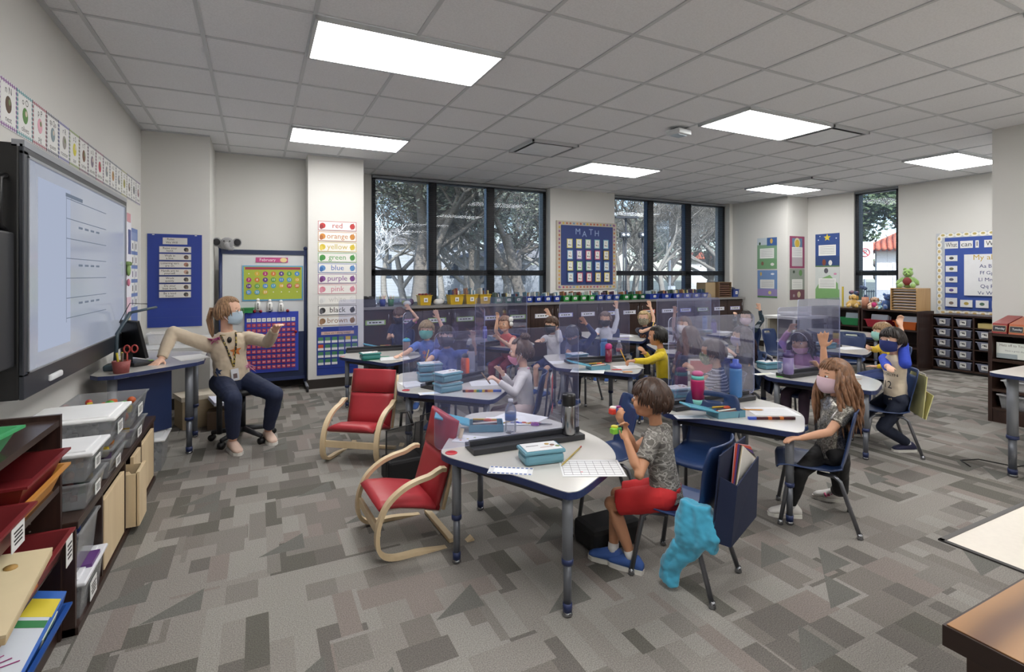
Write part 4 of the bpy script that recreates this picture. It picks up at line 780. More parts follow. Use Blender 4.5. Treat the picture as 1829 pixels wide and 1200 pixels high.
t = tray(8.86, 7.55, .976, .16, .24, .16, '#33488c', 'blue basket at the right end of the counter', 0, None, .85, 'plastic_basket'); qrcard(t, frame((0, -.125, .09), (1, 0, 0), (0, 0, 1)), .06, .06)
a = MB(); a.ball((0, 0, 0), (.06, .08, .04), mat('#2a3048', .8)); a.ball((.02, .05, .02), .04, mat('#4a4a5a', .8)); tag(a.build('dark_cloth', loc=(8.86, 7.55, 1.14)), 'dark cloth heaped in the blue basket', 'cloth')
# ---------------------------------------------------------------- cubby shelf with bins (right wall)
CU = thing('cubby_shelf', 'dark walnut cubby shelf of clear bins under the alphabet board', 'shelf', (9.4, 3.49, 0)); 
a = MB(); a.bx(-.28, .29, -.63, .63, .82, .845, DWOODH); a.bx(-.28, .29, -.63, .63, .03, .055, DWOODH); a.bx(-.26, .29, -.63, .63, 0, .03, BLACK); a.bx(.28, .29, -.63, .63, .05, .83, DWOOD); a.build('case', CU)
for k in range(6): a = MB(); y = .62 - k * .248; a.bx(-.28, .29, y - .01, y + .01, .04, .83, DWOOD); a.build('divider', CU)
for k in range(1, 5): a = MB(); a.bx(-.275, .28, -.62, .62, .05 + k * .154 - .007, .05 + k * .154 + .007, DWOODH); a.build('shelf', CU)
first = None
cn = ['first column from the left', 'second column', 'third column', 'fourth column', 'fifth column']; rnm = ['bottom row', 'second row up', 'third row up', 'fourth row up', 'top row']
for cI in range(3):
    for rI in range(5):
        if cI == 2 and rI in (1, 4): continue
        y = 3.49 + .62 - .124 - cI * .248; z = .058 + rI * .154; lab = 'lavender bin in the %s, %s of the cubby shelf' % (cn[cI], rnm[rI])
        if first is None:
            first = tray(9.3, y, z, .34, .185, .115, '#8d93ab', lab, 0, 'clear bins in the cubby shelf', .8, 'storage_bin', .01); first.children[0].data.materials[0] = mat('#9aa0b8', .25, trans=0, alpha=.82)
            a = MB(); a.bx(-.172, -.168, -.035, .04, .03, .1, WHITE); [a.bx(-.1728, -.172, -.02 + .012 * q, -.012 + .012 * q + .004 * (q % 2), .05 + .006 * q, .078, TXTK) for q in range(4)]; a.build('label_card', first)
            a = MB(); a.bx(-.14, .14, -.07, .07, .008, .05, mat('#b9b9b0', .6, var=.3, scale=60)); a.build('contents', first)
        else: dup(first, (9.3, y, z), 0, lab)
for k in range(3): a = MB(); a.bx(-.1, .1, -.09, .09, 0, .022, mat('#c9b678', .6)); tag(a.build('flash_card_box', loc=(9.26, 2.99 + .5, .675 + .0235 * k)), 'flat tan card box stacked in the top row third column cubby', 'box', 'tan card boxes in the cubby')
# bookcases right
for i, (ya, yb) in enumerate(((4.12, 4.92), (4.95, 5.75))):
    t = thing('bookcase', ['dark walnut bookcase beside the cubby shelf under the plush frog', 'dark walnut bookcase under the yellow dog plush'][i], 'bookcase', (8.97, (ya + yb) / 2, 0)); hy = (yb - ya) / 2; a = MB()
    a.bx(-.22, .22, -hy, -hy + .02, 0, .885, DWOOD); a.bx(-.22, .22, hy - .02, hy, 0, .885, DWOOD); a.bx(.2, .22, -hy, hy, 0, .88, DWOOD); a.build('side_panel', t)
    for z in (.875, .59, .33, .08): a = MB(); a.bx(-.215, .2, -hy + .02, hy - .02, z - .012, z + .012, DWOODH); a.build('shelf', t)
def docs(x, y, z, label, c='#b9c4d2'):
    for k in range(4): a = MB(); a.bx(-.005, .005, -.12, .12, 0, .19 - .01 * k, mat([c, '#d8d9dc', '#8a9ab0', '#c8ccd4'][k], .7)); o = a.build('folder', loc=(x + k * .03, y, z)); o.rotation_euler = (0, R(12), 0); tag(o, 'folder standing in the %s' % label, 'folder', 'folders in the %s' % label)
for y, c, l in ((5.12, '#2f8a55', 'green tray in the bookcase under the dog plush'), (4.72, '#a82a3c', 'red tray in the bookcase under the doll'), (4.3, '#c8642c', 'orange tray in the bookcase under the frog plush')):
    tray(8.92, y, .603, .32, .3, .12, c, l, 0, 'coloured trays in the right bookcases', .82); docs(8.86, y, .612, l)
sorter(8.97, 4.33, .888, .36, .38, .34, 8, OAK, 'oak paper sorter under the green frog plush', R(-90), paper='#c4c4c8')
def plush(name, label, loc, c, s=1.0, c2=None, rz=0, ears='round', belly=None):
    t = thing(name, label, 'plush toy', loc, rz); m = mat(c, .9, var=.1, sheen=.6, bump=.4, bscale=120); m2 = mat(c2 or c, .9)
    a = MB(); a.ball((0, 0, .08 * s), (.075 * s, .07 * s, .085 * s), m); a.ball((0, -.01, .2 * s), (.06 * s, .058 * s, .055 * s), m)
    for sx in (-1, 1): a.tube([(sx * .05 * s, -.02, .06 * s), (sx * .07 * s, -.09 * s, .03 * s), (sx * .075 * s, -.12 * s, .028 * s)], [.035 * s, .032 * s, .03 * s], m, 10); a.tube([(sx * .05 * s, 0, .13 * s), (sx * .1 * s, -.02 * s, .08 * s), (sx * .1 * s, -.04 * s, .05 * s)], [.026 * s, .026 * s, .028 * s], m, 10)
    a.ball((0, -.055 * s, .185 * s), (.03 * s, .028 * s, .024 * s), m2); a.build('body', t)
    for sx in (-1, 1):
        a = MB()
        if ears == 'floppy': a.ball((sx * .065 * s, -.01, .19 * s), (.02 * s, .028 * s, .045 * s), m2)
        elif ears == 'frog': a.ball((sx * .032 * s, -.01, .25 * s), .022 * s, m)
        else: a.ball((sx * .05 * s, 0, .245 * s), .022 * s, m2)
        a.build('ear', t)
    a = MB(); a.ball((-.02 * s, -.062 * s, .215 * s), .007 * s, BLACK, 8, 6); a.ball((.02 * s, -.062 * s, .215 * s), .007 * s, BLACK, 8, 6); a.ball((0, -.083 * s, .19 * s), .009 * s, BLACK, 8, 6); a.build('eyes', t)
    if belly: a = MB(); a.ball((0, -.05 * s, .09 * s), (.05 * s, .035 * s, .055 * s), mat(belly, .8)); a.build('shirt', t)
    return t
FX = R(-90 + 15)
plush('dog_plush', 'golden yellow dog plush on the right bookcase', (8.9, 5.12, .888), '#c8a45a', .85, '#b08a44', FX, 'floppy')
plush('frog_plush', 'big lime green frog plush on top of the oak sorter', (8.95, 4.35, 1.229), '#7fa058', 1.15, '#8db064', FX, 'frog', '#7a2f30')
plush('doll', 'doll in a magenta dress on the right bookcase', (8.85, 4.77, .888), '#c8a890', .75, '#8a6a54', FX, 'floppy', '#b8326c')
plush('dragon_plush', 'blue dragon plush leaning by the oak sorter', (8.92, 4.62, .888), '#36558c', .95, '#4a6a9c', R(-40), 'round')
plush('bird_plush', 'small pale blue and cream plush lying before the dragon', (8.82, 4.68, .888), '#8ab0bc', .45, '#c8b890', R(-110), 'round')
a = MB(); a.lathe([(.05, 0), (.05, .18), (.046, .18), (.046, .01)], (0, 0, 0), mat('#b07a62', .6, var=.3, scale=20), 20); tag(a.build('tall_canister', loc=(8.88, 4.93, .888)), 'tall copper patterned canister beside the doll', 'canister')
a = MB(); a.bx(-.1, .1, -.11, .11, 0, .1, mat('#d0c8bc', .6), .01); a.bx(-.11, .11, -.12, .12, .1, .115, mat('#dcd6cc', .6), .004); tag(a.build('cream_box', loc=(9.0, 5.02, .888)), 'cream lidded box behind the copper canister', 'box')
a = MB(); a.bx(-.008, .008, -.012, .012, 0, .34, mat('#c8b03a', .5)); tag(a.build('yellow_ruler', loc=(9.1, 5.42, .888)), 'yellow ruler standing upright before the tall window', 'ruler')
t = thing('flower_bunch', 'bunch of blue and pink paper flowers by the tall window', 'flowers', (9.06, 5.15, .888)); rn = random.Random(3)
for k in range(9): x, y, z = rn.uniform(-.06, .06), rn.uniform(-.14, .14), rn.uniform(.18, .34); a = MB(); a.tube([(0, 0, 0), (x, y, z)], .003, mat('#4a6a4a', .6), 5); a.ball((x, y, z), (.02, .035, .03), mat(rn.choice(['#4a5a8a', '#8a6a7a', '#7a98a8', '#3a4a6a']), .7), 8, 6); a.build('flower', t)
a = MB(); a.bx(-.003, .003, -.16, .16, 0, .3, clear_mat('acry_small', '#f0f4f8', '#b8c0cc', .2)); tag(a.build('acrylic_stand', loc=(9.12, 4.72, .888)), 'clear acrylic sign stand behind the blue dragon', 'stand')
# near right bookcase, faces left
NR = thing('bookcase', 'dark walnut bookcase with weekday boxes at the right edge', 'bookcase', (6.645, 1.73, 0)); a = MB(); hy = .70
a.bx(-.225, .225, hy - .03, hy, 0, .87, DWOOD); a.bx(-.225, .225, -hy, -hy + .02, 0, .87, DWOOD); a.bx(.2, .225, -hy, hy, 0, .87, DWOOD); a.build('side_panel', NR)
for z in (.85, .60, .31, .13): a = MB(); a.bx(-.22, .2, -hy + .02, hy - .03, z - .012, z + .012, DWOODH); a.build('shelf', NR)
a = MB(); a.bx(-.215, -.2, -hy + .02, hy - .03, 0, .12, DWOOD); a.build('kick_board', NR)
for i, (s_, c, y) in enumerate((('Monday', '#8c2a28', 2.35), ('Tuesday', '#b05a34', 2.225))):
    t = thing('weekday_box', '%s sloping file box labelled %s on the right bookcase' % (['red', 'orange'][i], s_), 'file box', (6.6, y, .864)); t.scale = (1, 1, .8); a = MB(); w_ = .056
    a.add([(-.17, -w_, 0), (-.17, w_, 0), (.17, w_, 0), (.17, -w_, 0), (-.15, -w_, .12), (-.15, w_, .12), (.17, w_, .20), (.17, -w_, .20)], [(0, 1, 2, 3), (0, 4, 5, 1), (1, 5, 6, 2), (2, 6, 7, 3), (3, 7, 4, 0), (4, 7, 6, 5)], mat(c, .3)); a.build('box_body', t)
    a = MB(); X = frame((-.164, 0, .06), (0, -1, 0), (.16, 0, 1)); a.T = X; a.box((0, 0, .001), (.102, .075, .004), mat('#b9a07a', .5)); a.box((0, 0, .003), (.094, .066, .004), mat('#2a2a30', .5)); a.text(s_, M.Translation((.006, 0, .0055)), .035, WHITE, .07); a.build('name_plate', t)
poster('tray_sign', 'white take home file tray sign on the right bookcase shelf', 'sign', fx(6.48, 2.27, .70), .23, .15, '#d4d8d2', [('lettering', [('t', 'Hats off to You', 0, .05, .035, '#5a4a44', .18), ('t', 'Have a great day', .02, .0, .022, '#7a7a80', .14), ('b', .10, .115, -.075, .075, '#6a9ab0'), ('b', -.11, .04, -.075, -.03, '#9aa4a8')])], .01)
a = MB(); a.lathe([(.035, 0), (.04, .09), (.036, .09), (.03, .008)], (0, 0, 0), WHITE, 18); a.tube([(-.0, .038, .07), (0, .065, .06), (0, .06, .03), (0, .036, .02)], .005, WHITE, 6); tag(a.build('white_mug', loc=(6.52, 1.9, .613)), 'white mug on the right bookcase shelf', 'mug')
tray(6.6, 2.22, .323, .3, .22, .09, '#c4c5c9', 'white plastic tray on the third shelf of the right bookcase', 0, None, .8)
clearbin(6.62, 2.24, .143, .32, .25, .12, 'clear bin with white lid on the lowest shelf at right', '#cfcfd2', GRY, None, card=False)
# right table
RT = thing('side_table', 'white topped table with navy panel at the right edge', 'table', (5.4, 1.2, 0)); TT = mat('#cbc9c4', .18, var=.01, coat=.3)
a = MB(); po = [(-.74 + .08 * (1 - math.cos(t_)) , .58 - .08 * (1 - math.sin(t_))) for t_ in [k * PI / 12 for k in range(7)]] + [(.74, .58), (.74, -.58), (-.74, -.58)]
a.prism(po[::-1], .71, .735, TT, NAVYE); a.build('tabletop', RT)
def tleg(par, x, y, top, r_=.026, col=LEGG, split=.28):
    a = MB(); a.tube([(x, y, split), (x, y, top)], r_, col, 14); a.tube([(x, y, .04), (x, y, split)], r_ * .75, mat('#6c7078', .35, .5), 12); l = a.build('leg', par)
    a = MB(); a.lathe([(r_ * 1.08, split - .012), (r_ * 1.12, split), (r_ * 1.08, split + .012)], (x, y, 0), NAVYE, 14); a.lathe([(r_ * .85, .02), (r_ * .88, .055)], (x, y, 0), NAVYE, 14); a.build('collar', l)
    a = MB(); a.lathe([(r_ * .7, .0), (r_ * .95, .006), (r_ * .8, .018), (r_ * .4, .022)], (x, y, 0), CHROME, 14); a.build('foot_glide', l)
for x, y in ((-.6, .48), (.6, .48), (-.6, -.48), (.6, -.48)): tleg(RT, x, y, .71, .032)
a = MB(); a.bx(-.5, .55, .40, .415, .3, .69, NAVY); a.build('modesty_panel', RT)
a = MB(); a.tube([(4.75, 1.9, .004), (4.85, 2.0, .004), (5.0, 1.95, .004), (5.05, 1.75, .004), (5.2, 1.72, .004), (5.35, 1.8, .004), (5.4, 1.62, .2), (5.4, 1.62, .4)], .004, BLACK, 6); tag(a.build('power_cable'), 'thin black cable looping on the carpet by the right table', 'cable')
# wood table bottom right
WT = thing('wooden_table', 'wood grain topped table cut off at the lower right corner', 'table', (1.9, -.1, 0)); 
m, n, b = nodes_mat('walnut_top'); tc = n.nodes.new('ShaderNodeTexCoord'); mp = n.nodes.new('ShaderNodeMapping'); mp.inputs['Rotation'].default_value = (0, 0, R(-18)); mp.inputs['Scale'].default_value = (1.2, 4.5, 1)
n.links.new(tc.outputs['Object'], mp.inputs[0]); wv = n.nodes.new('ShaderNodeTexWave'); wv.bands_direction = 'Y'; wv.inputs['Scale'].default_value = .8; wv.inputs['Distortion'].default_value = 9; wv.inputs['Detail'].default_value = 3; wv.inputs['Detail Scale'].default_value = .7
n.links.new(mp.outputs[0], wv.inputs[0]); r = ramp(n, [(0, '#5a3a24'), (.45, '#7b5734'), (1, '#946c44')], False); n.links.new(wv.outputs[0], r.inputs[0]); n.links.new(r.outputs[0], b.inputs['Base Color']); b.inputs['Roughness'].default_value = .35
a = MB(); a.bx(-.705, .9, -.9, .615, .752, .754, m); a.bx(-.71, .9, -.9, .62, .712, .752, mat('#2a1c17', .4)); a.build('tabletop', WT)
a = MB(); a.bx(-.69, .8, -.8, .59, 0, .715, wood_mat('body_walnut', '#2a1b15', '#3c281f', .4, 3, (12, 12, 1), .8)); a.build('cabinet_body', WT)
# white desk far right back
t = thing('white_desk', 'white desk with art trays in front of the corner posters', 'desk', (8.1, 6.3, 0)); q = at_z(1372, 560, .75); t.location = (8.45, 5.85, 0)
a = MB(); a.bx(-.45, .45, -.3, .3, .68, .72, WHITE); a.build('desktop', t)
for sx in (-.42, .42):
    for sy in (-.27, .27): a = MB(); a.bx(sx - .015, sx + .015, sy - .015, sy + .015, 0, .68, WHITE); a.build('leg', t)
a = MB(); a.bx(-.4, .4, .2, .24, .3, .66, mat('#a8a294', .7)); a.build('back_panel', t)
tr = tray(8.4, 5.82, .722, .42, .3, .06, '#d0d0d2', 'white art tray of black markers on the white desk', 0, None, .9)
for k in range(8): a = MB(); a.tube([(0, 0, 0), (.12, .02, .03)], .007, mat(['#1a1a1c', '#7a3a2c', '#2a2a30'][k % 3], .4), 6); tag(a.build('marker', loc=(8.26 + k * .035, 5.78 + (k % 3) * .03, .74)), 'black marker lying in the white art tray', 'marker', 'markers in the white art tray')
# ---------------------------------------------------------------- teacher's corner
TD = thing('teacher_desk', 'white topped desk with navy edge beside the teacher', 'desk', (-.70, 5.0, 0)); a = MB()
po = [(-.33, -.58), (-.27, -.66), (-.18, -.66), (.27, -.28), (.31, -.2), (.29, .35), (-.36, .75)]
a.prism(po, .715, .742, TT, NAVYE); a.build('tabletop', TD)
tleg(TD, .205, -.17, .715, .028); tleg(TD, -.22, -.52, .715, .03); tleg(TD, .2, .3, .715, .028); tleg(TD, -.3, .6, .715, .028)
a = MB(); a.add([(-.2, -.52, .25), (.1, -.28, .25), (.1, -.28, .69), (-.2, -.52, .69), (-.2, -.51, .25), (.1, -.27, .25), (.1, -.27, .69), (-.2, -.51, .69)], [(0, 1, 2, 3), (7, 6, 5, 4), (0, 4, 5, 1), (3, 2, 6, 7)], NAVY); a.build('modesty_panel', TD)
t = thing('rear_desk', 'pale desk with silver spreading legs against the rules wall', 'desk', (-.62, 6.1, 0)); a = MB(); a.bx(-.45, .45, -.3, .3, .70, .73, mat('#cfcfcd', .3)); a.build('desktop', t)
for sx in (-.3, .3): a = MB(); a.tube([(sx, 0, .1), (sx, 0, .7)], .03, SIL, 12); a.tube([(sx, -.35, .03), (sx, 0, .1), (sx, .2, .03)], .02, SIL, 10); a.build('leg', t)
# monitor
t = thing('monitor', 'black all in one monitor on the teacher desk', 'monitor', (-.86, 4.80, .743), R(38)); t.scale = (.86, .86, .92); a = MB(); SCR = mat('#4a4e58', .15)
X = M.Translation((0, 0, .16)) @ M.Rotation(R(-14), 4, 'Y'); a.box((0, 0, .09), (.03, .36, .32), BLACK, X=X @ M.Translation((0, 0, .06)), bev=.006); a.build('housing', t)
a = MB(); a.box((0, 0, 0), (.002, .33, .28), SCR, X=X @ M.Translation((.0165, 0, .065))); a.build('display', t)
a = MB(); a.box((.02, 0, .015), (.18, .30, .03), BLACK, 0, .008); a.box((-.04, 0, .08), (.03, .1, .13), BLACK); a.box((.09, -.11, .033), (.03, .03, .004), mat('#8ac83a', .4)); a.build('stand', t)
t = thing('document_camera', 'teal grey document camera arching over the monitor', 'camera', (-.93, 4.62, .743)); TL = mat('#3a4a54', .5)
a = MB(); a.box((0, 0, .02), (.12, .14, .04), TL, 0, .01); a.tube([(0, 0, .04), (.0, .05, .25), (.06, .16, .4)], .014, TL, 8); a.tube([(.06, .16, .4), (.2, .3, .43)], .02, TL, 8, flat=(1, .5)); a.tube([(.0, .12, .33), (.05, .2, .47), (.15, .26, .46)], .003, BLACK, 5); a.build('arm', t)
t = thing('pencil_basket', 'red woven pencil basket with scissors on the teacher desk', 'basket', (-.86, 4.44, .743), R(-10)); a = MB(); RB = mat('#8f4a48', .6, bump=.6, bscale=90)
a.lathe([(.045, 0), (.055, .085), (.05, .085), (.04, .01)], (0, 0, 0), RB, 20); a.build('basket_body', t)
for k, (dx, dy, c, l) in enumerate(((-.02, .0, '#d0bf3a', 'yellow marker leaning left in the red basket'), (.0, .015, '#d8c84a', 'yellow marker in the middle of the red basket'), (.01, -.02, '#5a4a44', 'brown pencil in the red basket'))):
    a = MB(); a.tube([(0, 0, 0), (dx * .8, dy, .13)], .007, mat(c, .5), 8); tag(a.build('marker', loc=(-.86 + dx * .5, 4.44 + dy * .5, .755)), l, 'marker')
t = thing('scissors', 'red handled scissors standing in the red basket', 'scissors', (-.83, 4.46, .76)); a = MB()
for sx in (-1, 1): a.tube([(.02 + sx * .022 + .018 * math.cos(k * PI / 6), 0, .145 + .026 * math.sin(k * PI / 6)) for k in range(12)], .006, mat('#a8403c', .4), 6, closed=True)
a.tube([(0, 0, .12), (.0, 0, .02)], .006, mat('#a8403c', .4), 6); a.build('handles', t)
t = clearbin(-.86, 6.28, .732, .26, .2, .11, 'x', None, None, None, False); t['label'] = 'white wire basket on the rear desk'; t['category'] = 'basket'; t.name = 'white_basket'; t.children[0].data.materials[0] = mat('#d8d6d2', .6, bump=.5, bscale=60)
a = MB(); a.box((0, 0, 0), (.34, .24, .03), mat('#c4c4c2', .4), 0, .01); a.box((0, 0, .022), (.32, .22, .012), DGREY, 0, .004); a.box((0, 0, .04), (.34, .24, .02), mat('#c8c8c6', .4), 0, .008); tag(a.build('laminator', loc=(-.5, 6.2, .745)), 'flat grey laminator on the rear desk', 'machine')
a = MB(); a.box((0, 0, 0), (.22, .3, .002), PAPER, R(20)); tag(a.build('paper_sheet', loc=(-.5, 5.02, .7435)), 'white paper sheet under the teacher sleeve', 'paper')
t = thing('cardboard_box', 'open cardboard box on the floor under the rear desk', 'box', (-.52, 5.75, 0), R(20)); a = MB(); CD = mat('#a8977c', .8); a.bx(-.16, .16, -.14, .14, 0, .26, CD); a.bx(-.17, .17, -.15, .15, .26, .3, mat('#c8bfae', .7)); a.build('carton', t)
t = thing('storage_box', 'brown box with gold trim and papers behind the stool', 'box', (-.28, 5.6, 0)); a = MB(); a.bx(-.14, .14, -.14, .14, 0, .16, mat('#5a4838', .7)); a.bx(.04, .145, -.145, .1, 0, .2, mat('#b9a05a', .6, var=.4, scale=60)); a.build('carton', t)
a = MB(); a.box((0, 0, 0), (.24, .2, .03), mat('#cfd2e4', .8), R(20)); t = tag(a.build('paper_stack', loc=(-.28, 5.58, .235)), 'stack of white papers on the brown box', 'papers'); t.rotation_euler = (R(6), R(10), 0)
t = thing('office_stool', 'black rolling stool under the teacher', 'stool', (-.12, 5.03, 0)); a = MB(); a.lathe([(.17, .41), (.19, .43), (.18, .46), (.1, .465)], (0, 0, 0), BLACK, 24); a.build('seat', t)
a = MB(); a.tube([(0, 0, .08), (0, 0, .42)], .025, BLACK, 12); a.build('column', t)
for k in range(5):
    an = k * 2 * PI / 5 + .3; a = MB(); a.tube([(0, 0, .1), (.25 * math.cos(an), .25 * math.sin(an), .07)], [.025, .018], DGREY, 8); o = a.build('leg', t); a = MB(); a.lathe([(.027, -.02), (.027, .02)], (.25 * math.cos(an), .25 * math.sin(an), .028), BLACK, 14, axis=(math.sin(an), -math.cos(an), 0)); a.build('caster', o)
a = MB(); a.tube([(-.17, -.1, .1), (-.17, -.1, .5)], .022, DGREY, 8); a.build('back_post', t)
# ---------------------------------------------------------------- student tables
def crom(pts, n=6):
    out = []; N = len(pts)
    for i in range(N):
        p0, p1, p2, p3 = [V(pts[(i + k - 1) % N]) for k in range(4)]
        for k in range(n):
            t = k / n; out.append(.5 * ((2 * p1) + (p2 - p0) * t + (2 * p0 - 5 * p1 + 4 * p2 - p3) * t * t + (3 * p1 - p0 - 3 * p2 + p3) * t ** 3))
    return out
TOP = [(-.42, .02), (-.415, .06), (-.385, .12), (-.24, .36), (-.09, .585), (-.05, .625), (.0, .645), (.12, .63), (.235, .555), (.33, .40), (.385, .20), (.415, -.03), (.40, -.2), (.34, -.35), (.25, -.455), (.08, -.56), (-.04, -.625), (-.09, -.63), (-.125, -.60), (-.21, -.40), (-.32, -.2), (-.40, -.05)]
TOPC = crom([(x, y, 0) for x, y in TOP], 4); TZ = .55
LEGP = ((-.07, -.56), (-.35, .02), (-.02, .50), (.29, -.02))
def first_table(label, loc, rz):
    t = thing('student_table', label, 'table', loc, rz, 'petal shaped classroom tables')
    a = MB(); a.prism([(p.x, p.y) for p in TOPC][::-1], TZ - .003, TZ, TT); n = len(TOPC)
    a.prism([(p.x * 1.006, p.y * 1.004) for p in TOPC][::-1], TZ - .032, TZ - .003, NAVYE); a.build('tabletop', t)
    a = MB()
    for i, (x, y) in enumerate(LEGP):
        x2, y2 = LEGP[(i + 1) % 4]; a.tube([(x, y, TZ - .055), (x2, y2, TZ - .055)], .02, DGREY, 8)
    a.build('apron_frame', t)
    for x, y in LEGP: tleg(t, x, y, TZ - .03, .023, LEGG, .23)
    return t
TABS = {'T1': ((1.235, 2.385), 0, 'nearest petal shaped table with the open blue pencil box'), 'T2': ((1.367, 3.94), 18, 'petal table with the orange bottle beside the red chair'), 'T3': ((1.214, 5.76), 4, 'petal table before the mood pocket chart column'), 'T4': ((2.97, 4.24), 12, 'petal table with pink and clear bottles before the yellow sweater child'),
        'T5': ((2.79, 6.07), 8, 'petal table with two blue boxes near the girl in red'), 'T6': ((4.53, 5.98), 11, 'petal table of the child in the white long sleeved top'), 'T7': ((2.764, 2.49), 4, 'petal table with the pink flask and coloured number strip'), 'T8': ((4.367, 2.887), -7.7, 'petal table between the sequin girl and the jersey boy'),
        'T9': ((6.18, 3.95), -9, 'petal table with the yellow and orange bottle'), 'T13': ((4.53, 4.45), 5, 'petal table behind the striped shirt boy'), 'T12': ((5.22, 5.25), 20, 'petal table in front of the girl with the white mask'), 'T11': ((6.15, 5.93), 0, 'petal table with the purple and blue bottles far back'), 'T10': ((8.0, 4.75), -10, 'petal table farthest right behind the navy chair')}
tb0 = None
for k, (p, rz, lab) in TABS.items():
    if tb0 is None: tb0 = first_table(lab, (p[0], p[1], 0), R(rz))
    else: dup(tb0, (p[0], p[1], 0), R(rz), lab)
# ---------------------------------------------------------------- acrylic dividers
ACR = clear_mat('acrylic_sheet', '#f4f5fc', '#b8beee', .052, .03, .03); EDGE = mat('#c9d0ec', .2, var=.01, alpha=.75)
def divider(u1, u2, d1, d2, label, zb=.582, zt=1.152, bs=(.0, 1.0)):
    p1 = at_d(u1, 491, d1); p2 = at_d(u2, 491, d2); L = (p2 - p1).length; ang = math.atan2(p2.y - p1.y, p2.x - p1.x)
    t = thing('acrylic_divider', label, 'divider', (p1.x, p1.y, TZ), ang, 'clear acrylic desk dividers'); z0 = zb - TZ; z1 = zt - TZ; r_ = .035
    cs = []
    for cx_, cz, a0 in ((L - r_, z0 + r_, -90), (L - r_, z1 - r_, 0), (r_, z1 - r_, 90), (r_, z0 + r_, 180)):
        for k in range(6): an = R(a0 + 18 * k); cs.append((cx_ + r_ * math.cos(an), cz + r_ * math.sin(an)))
    a = MB(); n = len(cs); vs = [V((x, -.0025, z)) for x, z in cs] + [V((x, .0025, z)) for x, z in cs]
    a.add(vs, [tuple(range(n)), tuple(range(n, 2 * n))[::-1]], ACR); a.build('clear_panel', t)
    a = MB(); a.add(vs, [(i, (i + 1) % n, (i + 1) % n + n, i + n) for i in range(n)], EDGE, True); a.build('panel_rim', t)
    a = MB(); a.bx(L * bs[0], L * bs[1], -.07, .07, .001, .030, DGREY, .003); a.bx(L * bs[0], L * bs[1], -.012, .012, .03, .055, mat('#2e3036', .3), .002); a.build('base_bar', t)
    return t, ang
divider(776, 1033, 2.477, 2.80, 'large clear divider on the nearest table', bs=(.22, 1.0))
divider(720, 866, 3.78, 4.46, 'clear divider in front of the two boys in blue shirts', bs=(.25, .98))
divider(605, 735, 5.78, 6.1, 'clear divider on the table before the pocket chart', bs=(.1, .9))
divider(999, 1124, 5.09, 5.3, 'clear divider on the table with the pink bottle', bs=(.1, .95))
divider(849, 941, 6.2, 6.85, 'clear divider over the table with two blue boxes', bs=(.1, .9))
divider(1194, 1347, 3.35, 3.69, 'clear divider in front of the striped shirt boy', bs=(.0, .92))
divider(1389, 1500, 4.38, 4.75, 'clear divider in front of the pink sweater girl', bs=(.08, .95))
divider(1425, 1500, 5.85, 6.36, 'clear divider on the table with the yellow bottle', bs=(.1, .9))
divider(1173, 1285, 6.06, 6.36, 'clear divider in front of the girl with the white mask', bs=(.1, .9))
divider(1210, 1270, 7.45, 7.7, 'farthest clear divider near the purple bottle', bs=(.1, .9))
# ---------------------------------------------------------------- chairs
CHN = mat('#233862', .35, var=.05, bump=.05); DOC = V((0, 0, 0))
def chair_mesh():
    prof = [(.185, .300), (.175, .318), (.13, .328), (.02, .322), (-.08, .322), (-.135, .338), (-.168, .375), (-.182, .43), (-.192, .49), (-.202, .55), (-.212, .60), (-.217, .622), (-.223, .648), (-.23, .67), (-.235, .675)]
    hw = [.15, .168, .172, .175, .172, .165, .150, .140, .150, .165, .168, .166, .160, .148, .135]; cols = 10; bm = bmesh.new(); gv = []
    for i, (y, z) in enumerate(prof):
        row = []
        for c in range(cols + 1):
            s_ = c / cols * 2 - 1; dip = (.018 * s_ * s_) if i < 6 else 0; fw = (.035 * s_ * s_) if i >= 6 else 0
            row.append(bm.verts.new((s_ * hw[i], y + fw, z + dip)))
        gv.append(row)
    for i in range(len(prof) - 1):
        for c in range(cols):
            if i == 11 and 3 <= c <= 6: continue
            bm.faces.new((gv[i][c], gv[i + 1][c], gv[i + 1][c + 1], gv[i][c + 1]))
    bmesh.ops.recalc_face_normals(bm, faces=bm.faces[:]); bmesh.ops.solidify(bm, geom=bm.faces[:], thickness=.007)
    for f_ in bm.faces: f_.smooth = True
    me = bpy.data.meshes.new('seat_shell'); bm.to_mesh(me); bm.free(); me.materials.append(CHN); return me
ch0 = None
def first_chair(label):
    t = thing('student_chair', label, 'chair', (0, 0, 0), 0, 'navy plastic student chairs'); o = bpy.data.objects.new('seat_shell', chair_mesh()); COL.objects.link(o); o.parent = t
    LM = mat('#6e7076', .28, .7, var=.03)
    for sx in (-1, 1):
        for sy in (1, -1):
            a = MB(); a.tube([(sx * .10, sy * .02 + .0, .305), (sx * .135, sy * .10, .305), (sx * .150, sy * .125, .285), (sx * .175, sy * (.17 if sy > 0 else .21), .02)], .0115, LM, 8); l = a.build('leg', t)
            a = MB(); a.lathe([(.010, 0), (.016, .004), (.014, .016), (.012, .03)], (sx * .176, sy * (.17 if sy > 0 else .212), 0), CHROME, 12); a.build('glide', l)
    return t
def chair(x, y, rz, label):
    global ch0
    if ch0 is None: ch0 = first_chair(label); ch0.location = (x, y, 0); ch0.rotation_euler = (0, 0, rz); return ch0
    return dup(ch0, (x, y, 0), rz, label)
def face(a, u):
    """heading of someone at picture column u turned a degrees from the camera towards picture left"""
    q = _ray(u, 491); tw = V((-q.x, -q.y, 0)).normalized(); lf = V((tw.y, -tw.x, 0)); lf = V((-_c(), _s(), 0)) if False else V((tw.y, -tw.x, 0))
    return tw * math.cos(R(a)) + lf * math.sin(R(a))
def rz_of(f_): return math.atan2(f_.y, f_.x) - PI / 2
